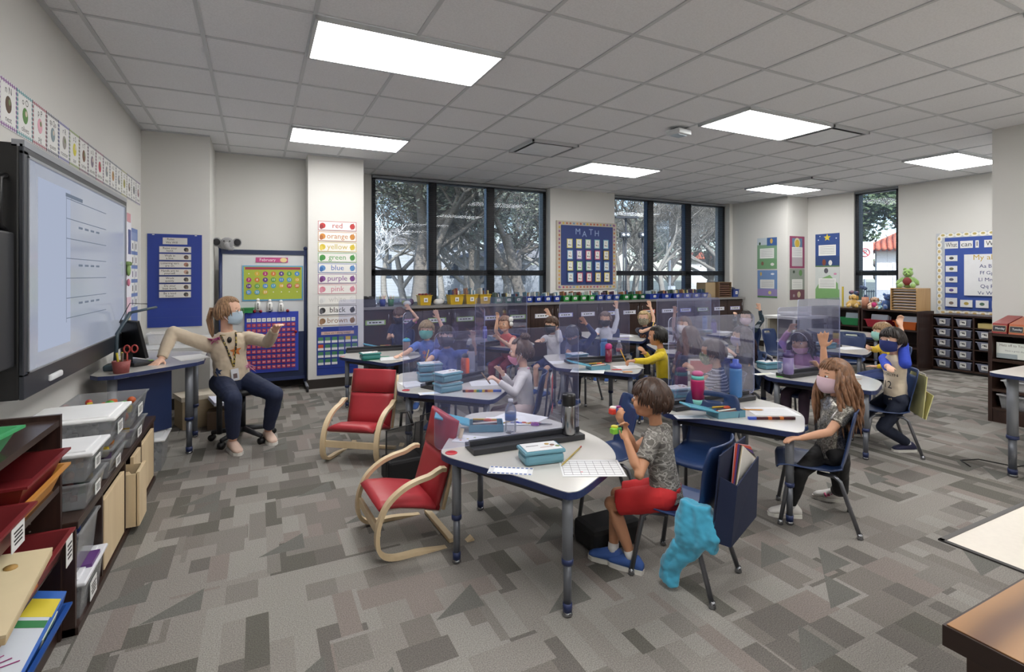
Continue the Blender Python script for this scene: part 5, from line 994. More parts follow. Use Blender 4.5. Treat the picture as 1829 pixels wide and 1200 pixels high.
def free_chair(u, d, a, label):
    p = at_d(u, 491, d); return chair(p.x, p.y, rz_of(face(a, u)), label)
free_chair(1072, 3.15, 75, 'empty navy chair behind the nearest table')
free_chair(1258, 3.12, 15, 'navy chair pushed under the table with the pink flask')
free_chair(1515, 6.6, 10, 'empty navy chair with its back to the table behind the yellow bottle'); free_chair(1396, 7.0, -60, 'empty navy chair beside the white desk')
# sack with folders on the boy's chair
# ---------------------------------------------------------------- things on the tables
def boxlet(u, v, rz, label, open_=False, z=TZ, sc=1.0, lc='#6c9fb0', g='blue pencil boxes', wl=True):
    p = at_z(u, v, z); t = thing('pencil_box', label, 'pencil box', (p.x, p.y, z + .001), R(rz), g); m = mat(lc, .25, var=.05, alpha=.86); W, D_, H_ = .205 * sc, .13 * sc, .05 * sc
    a = MB(); a.box((0, 0, H_ * .5), (W * .95, D_ * .95, H_), m, 0, .016)
    if open_:
        a = MB(); a.box((0, 0, .003), (W * .93, D_ * .93, .006), m)
        for q in ((0, D_ * .46, W * .93, .005), (0, -D_ * .46, W * .93, .005)): a.box((q[0], q[1], H_ * .4), (q[2], q[3], H_ * .8), m)
        for q in ((W * .46, 0), (-W * .46, 0)): a.box((q[0], 0, H_ * .4), (.005, D_ * .93, H_ * .8), m)
    a.build('box_body', t)
    if open_:
        a = MB(); X = M.Translation((-W * .5, 0, H_ * .8)) @ M.Rotation(R(-166), 4, 'Y') @ M.Translation((W * .45, 0, 0)); a.box((0, 0, 0), (W * .98, D_ * .98, .012), mat('#62b2cc', .25, alpha=.85), X=X, bev=.005); a.build('lid', t)
        a = MB(); rn = random.Random(int(u)); cs = ['#8a3a2a', '#d8d4cc', '#2a2a30', '#c8502c', '#3a5a8a', '#c8a030', '#5a3a2a']
        for k in range(7): y = (k - 3) * D_ * .11; a.tube([(-W * .36, y, H_ * .55 + (k % 3) * .01), (W * .3, y + rn.uniform(-.02, .02), H_ * .7 + (k % 2) * .012)], .006, mat(cs[k], .5), 7)
        a.ball((W * .05, 0, H_ * .95), (.025, .015, .012), mat('#b84a2c', .5)); o = a.build('crayons', t); o['kind'] = 'stuff'
    else:
        a = MB(); a.box((0, 0, H_ + .008), (W, D_, .018), m, 0, .008); a.build('lid', t)
        if wl:
            a = MB(); a.box((0, 0, H_ + .0185), (W * .86, D_ * .84, .002), PAPER); a.box((-W * .2, .01, H_ + .0198), (W * .3, .004, .001), DGREY); a.box((W * .1, -.02, H_ + .0198), (W * .3, .003, .001), mat('#a06a5a', .6))
            for k in range(3): a.lathe([(.012, 0), (.012, .001)], (W * .18 + k * .02, .02 - k * .02, H_ + .0196), mat(['#b09050', '#8a6a5a', '#7a8a5a'][k], .6), 10)
            a.build('name_label', t)
    return t
boxlet(966, 823, -8, 'closed blue pencil box on the nearest table beside the paper grid'); boxlet(868, 766, -22, 'open blue pencil box of crayons on the nearest table', True, z=TZ)
boxlet(768, 679, -5, 'blue pencil box stacked at the back of the orange bottle table'); boxlet(768, 679, -8, 'upper blue pencil box of the stack behind the divider edge', z=TZ + .078).location = tuple(at_z(768, 679, TZ).xy) + (TZ + .079,)
b2 = boxlet(800, 698, 12, 'lower blue pencil box at the front of the orange bottle table'); b3 = boxlet(800, 698, 20, 'upper blue pencil box at the front of the orange bottle table'); b3.location = (b2.location.x, b2.location.y, TZ + .079)
boxlet(661, 641, 5, 'teal pencil box on the green folder at the far left table', lc='#3f8f8a'); boxlet(690, 624, 0, 'open blue pencil box on the far left table', True, sc=.9)
boxlet(1030, 643, 0, 'blue pencil box before the child bowed over the table', sc=1.05); boxlet(1068, 659, -10, 'open blue pencil box on the pink bottle table', True)
boxlet(886, 609, 0, 'blue pencil box in front of the girl in red, left one', sc=1.1); boxlet(914, 617, -5, 'blue pencil box in front of the girl in red, right one', sc=1.1)
boxlet(1077, 600, 0, 'blue pencil box on the table of the white sleeved child', sc=.9); boxlet(1210, 708, -5, 'blue pencil box left of the pink flask'); boxlet(1296, 742, -12, 'open blue pencil box before the pink flask', True)
boxlet(1374, 658, -8, 'blue pencil box at the left end of the pink sweater girl table'); boxlet(1476, 622, -5, 'blue pencil box beside the yellow and orange bottle', sc=1.0); boxlet(1243, 614, 0, 'blue pencil box in front of the white masked girl', sc=.9); boxlet(1262, 596, 0, 'blue pencil box by the purple bottle far back', sc=.8)
def bottle(u, v, z, prof, c, label, parts=(), alpha=1, name='bottle'):
    p = at_z(u, v, z); t = thing(name, label, 'bottle', (p.x, p.y, z + .0005)); m = mat(c, .28, var=.03, alpha=alpha); a = MB(); a.lathe(prof, (0, 0, 0), m, 22); a.build('bottle_body', t)
    for nm, pr, cc in parts: a = MB(); a.lathe(pr, (0, 0, 0), mat(cc, .35), 20); a.build(nm, t)
    return t
DB = TZ + .031
bottle(1016, 775, DB, [(.034, 0), (.036, .01), (.036, .15), (.033, .155)], '#7d7f82', 'steel thermos with black cap on the nearest divider base', [('cap', [(.036, .155), (.037, .16), (.037, .205), (.032, .215), (.01, .217)], '#161618'), ('button', [(.0, .0), (.0, .0)], '#888')][:1], name='thermos').children[0].data.materials[0] = mat('#9a9a9c', .22, .95)
WB_ = [(.028, 0), (.032, .006), (.032, .05), (.029, .06), (.032, .07), (.032, .12), (.028, .14), (.013, .165), (.012, .175)]
def wbottle(u, v, z, label, lab='#3a62a0'):
    t = bottle(u, v, z, WB_, '#ffffff', label, [('cap', [(.014, .172), (.014, .186), (.0, .187)], '#e8e8ea'), ('paper_band', [(.0323, .072), (.0323, .108)], lab)]); t.children[0].data.materials[0] = CLR; return t
wbottle(912, 772, TZ, 'clear water bottle with blue band on the nearest table'); wbottle(1106, 640, TZ, 'clear water bottle with red and white band', '#b04a4a')
bottle(831, 671, DB, [(.033, 0), (.036, .008), (.036, .135), (.03, .15), (.024, .155)], '#e8653a', 'orange bottle with black cap', [('cap', [(.026, .154), (.027, .175), (.02, .18), (.008, .19)], '#1a1a1c')])
t_ = bottle(842, 664, TZ, [(.03, 0), (.033, .008), (.033, .17), (.025, .19)], '#d4d6dc', 'tall clear bottle with black spout behind the orange bottle', [('cap', [(.027, .19), (.027, .22), (.015, .23), (.012, .25)], '#1a1a1c')], .55)
bottle(726, 632, TZ, [(.034, 0), (.04, .01), (.042, .14)], '#9a7f7c', 'clear tumbler with sky blue lid on the far left table', [('lid', [(.044, .14), (.044, .155), (.03, .17)], '#4aa8d0'), ('straw_clip', [(.012, .155), (.012, .18)], '#6ab04a')], .6, 'tumbler')
bottle(1087, 646, TZ + .01, [(.03, 0), (.033, .008), (.033, .13)], '#6a1030', 'dark red bottle with magenta lid', [('lid', [(.034, .13), (.034, .16), (.025, .178), (.01, .184)], '#c02a78')])
bottle(1079, 642, TZ, [(.035, 0), (.038, .01), (.038, .17), (.03, .19)], '#4a90c8', 'tall sky blue bottle behind the dark red one', [('cap', [(.032, .19), (.032, .215)], '#3a78b0')], .8)
bottle(866, 604, TZ, [(.03, 0), (.033, .01), (.033, .13)], '#3a48a8', 'small royal blue bottle left of the girl in red', [('cap', [(.024, .13), (.024, .165)], '#5a68c0')])
bottle(1084, 592, TZ, [(.035, 0), (.038, .01), (.038, .2), (.03, .22)], '#c4ccd8', 'tall clear bottle with black cap before the white sleeved child', [('cap', [(.034, .22), (.034, .265)], '#1a1c22')], .45)
bottle(1246, 722, DB, [(.032, 0), (.036, .01), (.036, .03)], '#7ac0b8', 'magenta flask with mint base and lid', [('flask_wall', [(.0362, .03), (.0362, .125), (.034, .135)], '#b0205c'), ('collar', [(.034, .135), (.032, .155)], '#6ac0b4'), ('lid', [(.030, .155), (.031, .17), (.02, .178)], '#c05a8a')]).scale = (1.2, 1.2, 1.22)
bottle(1314, 709, DB, [(.032, 0), (.036, .008), (.036, .15), (.034, .165)], '#4a86c8', 'translucent blue bottle behind the number strip table divider', [('lid', [(.034, .165), (.034, .185), (.018, .195), (.018, .215), (.0, .217)], '#4058b8')], .7).scale = (1.15, 1.15, 1.22)
bottle(1408, 668, DB, [(.034, 0), (.038, .01), (.038, .13)], '#9a8ac0', 'pale violet bottle with dark violet cap', [('lid', [(.038, .13), (.038, .16), (.02, .165), (.018, .185)], '#4a3a6c')], .6).scale = (1.1, 1.1, 1.1)
bottle(1494, 614, TZ, [(.038, 0), (.04, .006), (.04, .07)], '#cc5c2c', 'yellow and orange banded bottle', [('upper_band', [(.0402, .07), (.0402, .14)], '#d8b82c'), ('cap', [(.034, .14), (.034, .165), (.03, .17)], '#2a2826')])
bottle(1275, 594, TZ, [(.038, 0), (.042, .01), (.042, .13), (.035, .16)], '#5a46a0', 'violet bottle far back', [('cap', [(.03, .16), (.03, .2), (.012, .21)], '#3a2c70')], .85); bottle(1259, 590, TZ, [(.035, 0), (.038, .01), (.038, .2)], '#3f86c8', 'sky blue bottle behind the violet one', [('cap', [(.03, .2), (.03, .23)], '#3070b0')], .85)
def sheet(u, v, w_, h_, rz, label, feats=(), z=TZ, c=PAPER, name='paper_sheet', cat='paper', rz2=None):
    p = at_z(u, v, z); a = MB(); a.box((0, 0, .0009), (w_, h_, .0014), c)
    for q in feats: a.box((q[0], q[1], .0018), (q[2], q[3], .0004), mat(q[4], .7))
    o = tag(a.build(name, loc=(p.x, p.y, z + .0004)), label, cat); o.rotation_euler = (0, 0, R(rz)); return o
gf = [(0, -.08 + k * .027, .26, .0015, '#5a5a60') for k in range(7)] + [(-.13 + k * .037, 0, .0015, .165, '#5a5a60') for k in range(8)] + [(-.05, -.05, .01, .006, '#d03a4a')]
sheet(1056, 836, .28, .20, -26, 'worksheet with a printed grid overhanging the nearest table', gf)
sheet(912, 841, .20, .085, -34, 'desk name strip with blue paw border on the nearest table', [(0, 0, .15, .05, '#eef0f4')] + [(-.09 + k * .02, sd * .034, .012, .01, '#3a5a9a') for k in range(10) for sd in (-1, 1)])
sheet(930, 746, .28, .2, -60, 'white worksheet at the back of the nearest table', [(0, -.08 + k * .02, .22, .001, '#9a9aa0') for k in range(8)]); sheet(905, 752, .24, .18, -20, 'second worksheet under the water bottle', z=TZ + .002)
sheet(845, 785, .2, .12, -40, 'floral paper under the open blue pencil box', [(-.06 + k * .03, (k % 3 - 1) * .03, .012, .012, ['#c87a4a', '#b0a050', '#7a9a5a'][k % 3]) for k in range(5)])
def disc(u, v, c, label, r_=.03): p = at_z(u, v, TZ); a = MB(); a.lathe([(r_, 0), (r_, .002), (r_ * .8, .004)], (0, 0, 0), mat(c, .25), 20); return tag(a.build('table_sticker', loc=(p.x, p.y, TZ + .0003)), label, 'sticker')
disc(806, 809, '#b8303c', 'shiny red round spot on the nearest table corner'); disc(725, 697, '#b8303c', 'red round spot on the orange bottle table corner'); disc(611, 637, '#c08080', 'faded pink spot on the far left table corner'); disc(1188, 733, '#d8d8d0', 'pale round spot at the left corner of the pink flask table'); disc(1393, 673, '#5aa04a', 'green round spot below the pink sweater girl divider')
def pencil(u, v, u2, v2, c, label, z=TZ, r_=.0038, z2=None):
    p = at_z(u, v, z + r_); q = at_z(u2, v2, (z2 or z) + r_); a = MB(); d = q - p; a.tube([p + d * 0, p + d * .08], r_ * 1.05, mat('#c0605a', .6), 7); a.tube([p + d * .08, p + d * .9, p + d], [r_, r_, .0006], mat(c, .45), 7); o = a.build('pencil', off=p, loc=p); return tag(o, label, 'pencil')
pencil(1038, 797, 1002, 832, '#b9a24a', 'yellow pencil lying towards the printed grid sheet', z=TZ + .0025); pencil(1320, 731, 1364, 732, '#c8862c', 'orange pencil beside the number strip', z=TZ + .002); pencil(893, 757, 925, 748, '#d0a43a', 'yellow pencil by the water bottle', z=TZ + .004)
pencil(1500, 676, 1540, 677, '#c8b0a0', 'pencil on the table behind the sequin girl')
def numstrip(u, v, cols, L, rz, label):
    p = at_z(u, v, TZ); a = MB(); n = len(cols); 
    for k, c in enumerate(cols): a.bx(-L / 2 + L * k / n, -L / 2 + L * (k + 1) / n, -.009, .009, 0, .016, mat(c, .45), .001)
    o = tag(a.build('counting_strip', loc=(p.x, p.y, TZ + .0005)), label, 'counting cubes'); o.rotation_euler = (0, 0, R(rz))
numstrip(861, 700, ['#3a2430', '#b0602c', '#8a2a34', '#8a2a34', '#c8a82c', '#2f7a5a', '#3a6aa0', '#c8a82c', '#6a2430', '#c07a2c', '#c8902c', '#2f50a0', '#2f50a0', '#2f50a0'], .29, -24, 'rainbow strip of snapped cubes on the orange bottle table')
numstrip(1378, 749, ['#3a56b8', '#3a56b8', '#4a1c24', '#4a1c24', '#4a1c24', '#c8622c', '#4a1c24', '#3a161c', '#c8722c', '#4a1c24', '#4a1c24', '#3a161c'], .285, -26, 'brown and blue strip of snapped cubes beside the sequin girl')
t = thing('scissors', 'purple handled child scissors on the nearest table', 'scissors', at_z(968, 759, TZ), R(-30)); a = MB(); PM = mat('#7a2a8a', .4)
for s_ in (-1, 1): a.tube([(-.04 + .022 * math.cos(k * PI / 5), s_ * .016 + .013 * math.sin(k * PI / 5), .006) for k in range(10)], .004, PM, 6, closed=True)
a.build('handles', t); a = MB(); a.tube([(-.02, 0, .006), (.06, .004, .006)], [.005, .002], CHROME, 6); a.tube([(-.02, 0, .009), (.06, -.004, .007)], [.005, .002], CHROME, 6); a.build('blades', t)
t = thing('link_chain', 'plastic link chain of blue orange and red rings', 'chain', at_z(940, 757, TZ), R(-35)); rn = random.Random(1)
for k in range(8): a = MB(); a.tube([(-.08 + k * .022 + .013 * math.cos(j * PI / 4), .006 * (k % 2) + .009 * math.sin(j * PI / 4), .004 + .002 * (k % 2)) for j in range(8)], .003, mat(['#2a3aa0', '#2a3aa0', '#3a4ab0', '#c0502c', '#c8a02c', '#c07a2c', '#9a2430', '#b03038'][k], .4), 5, closed=True); a.build('link', t)
sheet(1378, 735, .28, .2, -30, 'large worksheet under the brown cube strip', [(0, -.08 + k * .02, .22, .001, '#b0b0b8') for k in range(8)]); sheet(1235, 745, .2, .08, -26, 'grey name strip at the left of the pink flask table', [(0, 0, .16, .05, '#b9c0c8')])
sheet(868, 684, .26, .2, -15, 'worksheet under the bun girl writing hand', [(0, -.08 + k * .02, .2, .001, '#b0b0b8') for k in range(7)], z=TZ); sheet(735, 686, .16, .2, 5, 'paper with pink print behind the divider edge', [(0, .05, .1, .004, '#c08a90'), (0, 0, .1, .003, '#9a9aa0')])
sheet(772, 702, .2, .08, -5, 'pale blue name strip on the orange bottle table', [(0, 0, .15, .05, '#cdd8ea')])
sheet(672, 640, .3, .2, 0, 'green folder under the teal pencil box', c=mat('#2f7a5c', .5), name='folder', cat='folder'); sheet(705, 640, .3, .22, -8, 'white sheet under the blond boy hand', z=TZ + .002)
sheet(1050, 662, .30, .22, -40, 'white sheet overhanging the pink bottle table'); sheet(1005, 647, .26, .16, -15, 'workbook page with dark line at left of the pink bottle table', [(0, -.04, .1, .006, '#4a4a50'), (.05, -.07, .16, .008, '#c8b06a')]); sheet(1122, 656, .25, .18, -15, 'page under the yellow sweater child hand', z=TZ + .002)
for u, v, c, l in ((1102, 660, '#b83028', 'red paper scrap on the pink bottle table'), (1121, 664, '#c88a4a', 'orange paper scrap on the pink bottle table')): sheet(u, v, .09, .04, -20, l, c=mat(c, .7), name='paper_scrap', z=TZ + .003)
sheet(1112, 605, .18, .05, -10, 'blue and purple name strip on the far table', c=mat('#5a4a9a', .6)); sheet(1110, 600, .3, .2, -20, 'white page on the table of the white sleeved child', z=TZ + .001)
sheet(1515, 622, .3, .2, -15, 'page under the yellow sleeved hand'); sheet(1500, 668, .28, .2, -20, 'page behind the sequin girl'); sheet(1285, 636, .24, .16, -20, 'pale page with tan line on the table end by the striped boy', [(0, 0, .2, .006, '#b9a080')]); sheet(1440, 660, .2, .14, 0, 'page under the pink sweater girl elbow')
sheet(1295, 593, .26, .18, 0, 'white page on the far back table'); sheet(1365, 668, .2, .07, -10, 'name strip at the left of the pink sweater girl table', [(0, 0, .14, .04, '#d0d0b8')])
# ---------------------------------------------------------------- red lounge chairs
RED = mat('#ac343c', .42, var=.05, bump=.1, bscale=30); CAN = mat('#cfcbc0', .8)
def lounge(loc, rz, label):
    """child's bentwood rocker-like armchair: front is +y"""
    t = thing('lounge_chair', label, 'chair', loc, rz, 'red child lounge chairs with bent birch frames')
    def ribbon(pts, w_, th, m, x):
        a = MB(); P = [V((x, p[0], p[1])) for p in pts]; n = len(P); vs = []
        for i, p in enumerate(P):
            tn = (P[min(i + 1, n - 1)] - P[max(i - 1, 0)]).normalized(); nn = V((0, -tn.z, tn.y))
            for sx, sn in ((-1, -1), (1, -1), (1, 1), (-1, 1)): vs.append(p + V((sx * w_ / 2, 0, 0)) + nn * sn * th / 2)
        fs = [(0, 1, 2, 3), tuple((n - 1) * 4 + k for k in (3, 2, 1, 0))]
        for i in range(n - 1):
            for k in range(4): fs.append((i * 4 + k, (i + 1) * 4 + k, (i + 1) * 4 + (k + 1) % 4, i * 4 + (k + 1) % 4))
        a.add(vs, fs, m); return a
    ctrl = [(-.27, .012), (.05, .012), (.17, .018), (.225, .05), (.245, .11), (.235, .20), (.19, .29), (.10, .355), (-.02, .385), (-.14, .385)]
    C4 = crom([(0, y, z) for y, z in ctrl], 5); C4 = C4[:-5]; pts = [(p.y, p.z) for p in C4 if True][: 5 * (len(ctrl) - 1) + 1]; pts = [(-.27, .012)] + [p for p in pts[1:]]
    for sx in (-1, 1): ribbon(pts, .038, .02, BIRCH, sx * .215).build('bent_frame', t)
    for y, z in ((-.16, .012), (.232, .15)): a = MB(); a.box((0, y, z + .002), (.40, .035, .022) if z < .1 else (.40, .018, .05), BIRCH, 0, .003); a.build('cross_rail', t)
    # seat sling and backrest cushion
    def pad(prof, w_, th, nm, m):
        a = MB(); n = len(prof); vs = []; cols = 8
        for i, (y, z) in enumerate(prof):
            p = V((0, y, z)); q0 = V((0,) + tuple(prof[max(i - 1, 0)])); q1 = V((0,) + tuple(prof[min(i + 1, n - 1)])); tn = (q1 - q0).normalized(); nn = V((0, -tn.z, tn.y))
            if nn.z < 0: nn = -nn
            for c in range(cols + 1): s_ = c / cols * 2 - 1; e = th * (1 - abs(s_) ** 6 * .6); vs.append(p + V((s_ * w_ / 2, 0, 0)) + nn * e)
            for c in range(cols + 1): s_ = c / cols * 2 - 1; vs.append(p + V((s_ * w_ / 2, 0, 0)))
        st = 2 * (cols + 1); fs = []
        for i in range(n - 1):
            for c in range(cols): k = i * st + c; fs.append((k, k + 1, k + st + 1, k + st)); k += cols + 1; fs.append((k + 1, k, k + st, k + st + 1))
            for c in (0, cols): k = i * st + c; fs.append((k, k + st, k + st + cols + 1, k + cols + 1) if c == 0 else (k + st, k, k + cols + 1, k + st + cols + 1))
        for i in (0, n - 1):
            for c in range(cols): k = i * st + c; fs.append((k, k + cols + 1, k + cols + 2, k + 1) if i == 0 else (k, k + 1, k + cols + 2, k + cols + 1))
        a.add(vs, fs, m, True); a.build(nm, t)
    pad([(.225, .245), (.21, .255), (.12, .245), (.0, .215), (-.09, .185)], .37, .045, 'seat_cushion', RED)
    pad([(-.085, .19), (-.12, .30), (-.155, .42), (-.165, .455)], .37, .04, 'back_cushion', RED); pad([(-.165, .46), (-.19, .56), (-.205, .63), (-.208, .64)], .37, .045, 'head_cushion', RED)
    pad([(.22, .235), (.12, .235), (.0, .205), (-.10, .172), (-.14, .30), (-.20, .5), (-.22, .62)], .36, .006, 'canvas_backing', CAN)
    for sx in (-1, 1): a = MB(); a.tube([(sx * .192, -.11, .19), (sx * .195, -.22, .60)], .011, BIRCH, 8); a.build('back_post', t)
    return t
p = at_z(640, 812, 0); q = at_d(650, 491, 4.08); lounge((q.x, q.y, 0), rz_of(face(26, 645)) , 'red child lounge chair facing the camera, back one')
q = at_d(735, 491, 2.83); lounge((q.x, q.y, 0), rz_of(face(72, 735)), 'red child lounge chair in front turned to the left')
# black mesh hamper behind red chair
t = thing('mesh_bag_stand', 'black mesh folding bags standing under the orange bottle table', 'bag', (at_d(748, 491, 3.65).x, at_d(748, 491, 3.65).y, 0), rz_of(face(-20, 748))); MESH = mat('#1b1b1e', .6, alpha=.62); BF = mat('#0e0e10', .4)
for k, (x0, x1, y0, z1) in enumerate(((-.22, -.02, .0, .46), (-.02, .24, .04, .40))):
    a = MB(); a.add([(x0, y0, z1), (x1, y0 - .02, z1 - .04), (x1 + .02, y0 + .03, .02), (x0 + .04, y0 + .03, .02)], [(0, 1, 2, 3)], MESH); a.add([(x0, y0 - .16, z1 - .05), (x0 + .04, y0 - .14, .02), (x0 + .04, y0 + .03, .02), (x0, y0, z1)], [(0, 1, 2, 3)], MESH); a.build('mesh_panel', t)
    a = MB(); a.tube([(x0, y0, z1), (x1, y0 - .02, z1 - .04), (x1 + .02, y0 + .03, .02), (x0 + .04, y0 + .03, .02)], .006, BF, 6, closed=True); a.tube([(x0, y0 - .16, z1 - .05), (x0 + .04, y0 - .14, .02), (x0 + .04, y0 + .03, .02), (x0, y0, z1)], .005, BF, 6, closed=True); a.build('wire_frame', t)
a = MB(); a.bx(-.18, .24, -.12, .08, .003, .16, mat('#131316', .8), .02); a.build('bag_bottom', t)
a = MB(); a.tube([(.05, .02, .37), (.07, -.02, .46), (.12, -.02, .46), (.14, .02, .37)], .01, BF, 6); a.build('handle', t)
# ---------------------------------------------------------------- people
from mathutils.bvhtree import BVHTree
def fuse(mb, name, parent, off, m, vox=.006, sm=4, disp=None):
    me = bpy.data.meshes.new('tmp'); me.from_pydata([tuple(p - off) for p in mb.v], [], mb.f); o = bpy.data.objects.new('tmp', me); COL.objects.link(o)
    r_ = o.modifiers.new('r', 'REMESH'); r_.mode = 'VOXEL'; r_.voxel_size = vox
    s_ = o.modifiers.new('s', 'SMOOTH'); s_.factor = .5; s_.iterations = sm
    dg = bpy.context.evaluated_depsgraph_get(); me2 = bpy.data.meshes.new_from_object(o.evaluated_get(dg)); bpy.data.objects.remove(o); bpy.data.meshes.remove(me)
    me2.name = name; me2.materials.clear(); me2.materials.append(m)
    me2.polygons.foreach_set('use_smooth', [True] * len(me2.polygons))
    if disp:
        amp, fr = disp; nr = [v.normal.copy() for v in me2.vertices]
        for v, n_ in zip(me2.vertices, nr): v.co += n_ * (noise.noise(v.co * fr) + .5 * noise.noise(v.co * fr * 2.3)) * amp
    me2.update(); ob = bpy.data.objects.new(name, me2); COL.objects.link(ob); ob.parent = parent; return ob
def ringtube(mb, rings, seg=18):
    """rings: (centre, side vector, front vector)"""
    vs = []
    for c, a, b in rings:
        for k in range(seg):
            an = 2 * PI * k / seg; ca, sa = math.cos(an), math.sin(an); ca = math.copysign(abs(ca) ** .85, ca); sa = math.copysign(abs(sa) ** .85, sa); vs.append(c + a * ca + b * sa)
    n = len(rings); fs = [(i * seg + k, i * seg + (k + 1) % seg, (i + 1) * seg + (k + 1) % seg, (i + 1) * seg + k) for i in range(n - 1) for k in range(seg)]
    fs += [tuple(range(seg))[::-1], tuple((n - 1) * seg + k for k in range(seg))]; mb.add(vs, fs, WHITE, True)
def limb(mb, pts, rs, seg=12):
    mb.tube(pts, rs, WHITE, seg)
    for p, r_ in zip(pts, rs): mb.ball(p, r_ * .995, WHITE, 12, 8)
def ik(a, b, l1, l2, hint):
    d = b - a; L = d.length; L2 = min(L, (l1 + l2) * .985); dn = d.normalized(); e = a + dn * L2
    x = (l1 * l1 - l2 * l2 + L2 * L2) / (2 * L2); h = math.sqrt(max(0, l1 * l1 - x * x)); hn = hint - dn * hint.dot(dn)
    hn = hn.normalized() if hn.length > 1e-5 else dn.orthogonal().normalized(); return a + dn * x + hn * h, e
def sat(m, t1, t2): pass
CHILD = dict(sh=.108, hw=.055, torso=.308, hc=.136, ua=.175, fa=.150, hand=.115, th=.26, shn=.26, hd=(.073, .086, .095), k=1.0)
ADULT = dict(sh=.150, hw=.085, torso=.41, hc=.198, ua=.27, fa=.24, hand=.17, th=.42, shn=.40, hd=(.075, .095, .113), k=1.55)
def hand(mb, w_, d, n_, D, side, curl, k=1.0):
    """palm, four fingers of unequal length and a thumb from the palm side"""
    d = d.normalized(); n_ = (n_ - d * n_.dot(d)).normalized(); s_ = d.cross(n_) * side; H = D['hand']; fr = .0068 * k if k < 1.2 else .0088
    pl = H * .47; pw = H * .21
    rr = []
    for q, a_, b_ in ((0, .55, .5), (.25, .8, .5), (.6, 1.0, .45), (.95, .95, .36)): rr.append((w_ + d * pl * q, s_ * pw * a_, n_ * pw * b_))
    ringtube(mb, rr, 12)
    for i, (o, L) in enumerate(((.78, .40), (.27, .46), (-.26, .42), (-.76, .32))):
        b0 = w_ + d * pl * .86 + s_ * pw * o; sp = s_ * (o * (.30 if curl < .3 else .08)); d1 = (d + sp).normalized(); c1 = curl * .9
        def rot(v_, an): return v_ * math.cos(an) + n_ * math.sin(an)
        p1 = b0 + rot(d1, c1) * H * L * .5; p2 = p1 + rot(d1, c1 * 1.9 + .08) * H * L * .32; p3 = p2 + rot(d1, min(c1 * 2.7 + .12, 3.0)) * H * L * .25
        mb.tube([b0, p1, p2, p3], [fr * 1.1, fr * 1.02, fr * .95, fr * .7], WHITE, 8); mb.ball(p3, fr * .75, WHITE, 8, 6); mb.ball(b0, fr * 1.1, WHITE, 8, 6)
    b0 = w_ + d * pl * .22 + s_ * pw * .75; td = (s_ * (.9 if curl < .3 else .55) + d * .75 + n_ * (.25 + curl * .4)).normalized(); p1 = b0 + td * H * .20; td2 = (td + d * .7 + n_ * curl * .4).normalized(); p2 = p1 + td2 * H * .19
    mb.tube([b0, p1, p2], [fr * 1.35, fr * 1.2, fr * .85], WHITE, 8); mb.ball(p2, fr * .85, WHITE, 8, 6)
SKIN = {'a': ('#d2a184', .5), 'b': ('#c08c6c', .5), 'c': ('#dbb098', .5), 'd': ('#a97556', .5)}
def skin(c): return mat(SKIN[c][0], .5, var=.05, scale=25, bump=.05, bscale=300, spec=.35)
def hairmat(c, dk=.55):
    key = 'hair' + c
    if key in MC: return MC[key]
    m, n, b = nodes_mat(key); tc = n.nodes.new('ShaderNodeTexCoord'); mp = n.nodes.new('ShaderNodeMapping'); mp.inputs['Scale'].default_value = (90, 90, 9); nz = n.nodes.new('ShaderNodeTexNoise'); nz.inputs['Scale'].default_value = 1; nz.inputs['Detail'].default_value = 3
    n.links.new(tc.outputs['Object'], mp.inputs[0]); n.links.new(mp.outputs[0], nz.inputs['Vector']); l = lin(c); dkc = tuple(x * dk for x in l[:3]) + (1,); lt = tuple(min(1, x * 1.45) for x in l[:3]) + (1,)
    r_ = ramp(n, [(.32, dkc), (.68, lt)], False); n.links.new(nz.outputs[0], r_.inputs[0]); n.links.new(r_.outputs[0], b.inputs['Base Color']); b.inputs['Roughness'].default_value = .42; b.inputs['Specular IOR Level'].default_value = .4
    bp = n.nodes.new('ShaderNodeBump'); bp.inputs['Strength'].default_value = .6; bp.inputs['Distance'].default_value = .003; n.links.new(nz.outputs[0], bp.inputs['Height']); n.links.new(bp.outputs[0], b.inputs['Normal']); MC[key] = m; return m
def sstep(a, b, x): t = max(0, min(1, (x - a) / (b - a))); return t * t * (3 - 2 * t)
def hair_shell(mb, hc, hf, hl, hu, hd, m, style, seed):
    sg, rg = 56, 36; vs = []; rn = random.Random(seed); ph = rn.uniform(0, 9)
    front = {'short': .50, 'bangs': .22, 'long': .42, 'back': .62, 'side': .40}[style.get('front', 'short')]; backz = style.get('nape', -.62); vol = style.get('vol', 1.0)
    for i in range(rg + 1):
        t = PI * i / rg
        for k in range(sg):
            az = 2 * PI * k / sg; x = math.cos(az) * math.sin(t); y = math.sin(az) * math.sin(t); z = math.cos(t)
            a = abs((az + PI) % (2 * PI) - PI)
            thr = front + .05 * math.sin(az * 9 + ph) + .05 * noise.noise(V((az * 11, ph, 0))) if a < 1.0 else (front * (1 - sstep(1.0, 1.35, a)) + style.get('side', -.12) * sstep(1.0, 1.35, a) if a < 1.5 else style.get('side', -.12) * (1 - sstep(1.5, 2.0, a)) + backz * sstep(1.5, 2.0, a))
            q = sstep(thr - .05, thr + .07, z); rf = 1.0 + .07 * vol + .022 * noise.noise(V((x * 4 + ph, y * 4, z * 2))) + .018 * math.sin(az * 23 + z * 6 + ph) * (.5 + .5 * noise.noise(V((az * 3, z * 3, ph))))
            rr = .80 * (1 - q) + rf * q
            vs.append(hc - hf * .006 + hu * .004 + hf * x * hd[1] * rr * 1.05 + hl * y * hd[0] * rr * 1.10 + hu * z * hd[2] * rr * 1.03)
    fs = [(i * sg + k, i * sg + (k + 1) % sg, (i + 1) * sg + (k + 1) % sg, (i + 1) * sg + k) for i in range(rg) for k in range(sg)]
    mb.add(vs, fs, m, True)
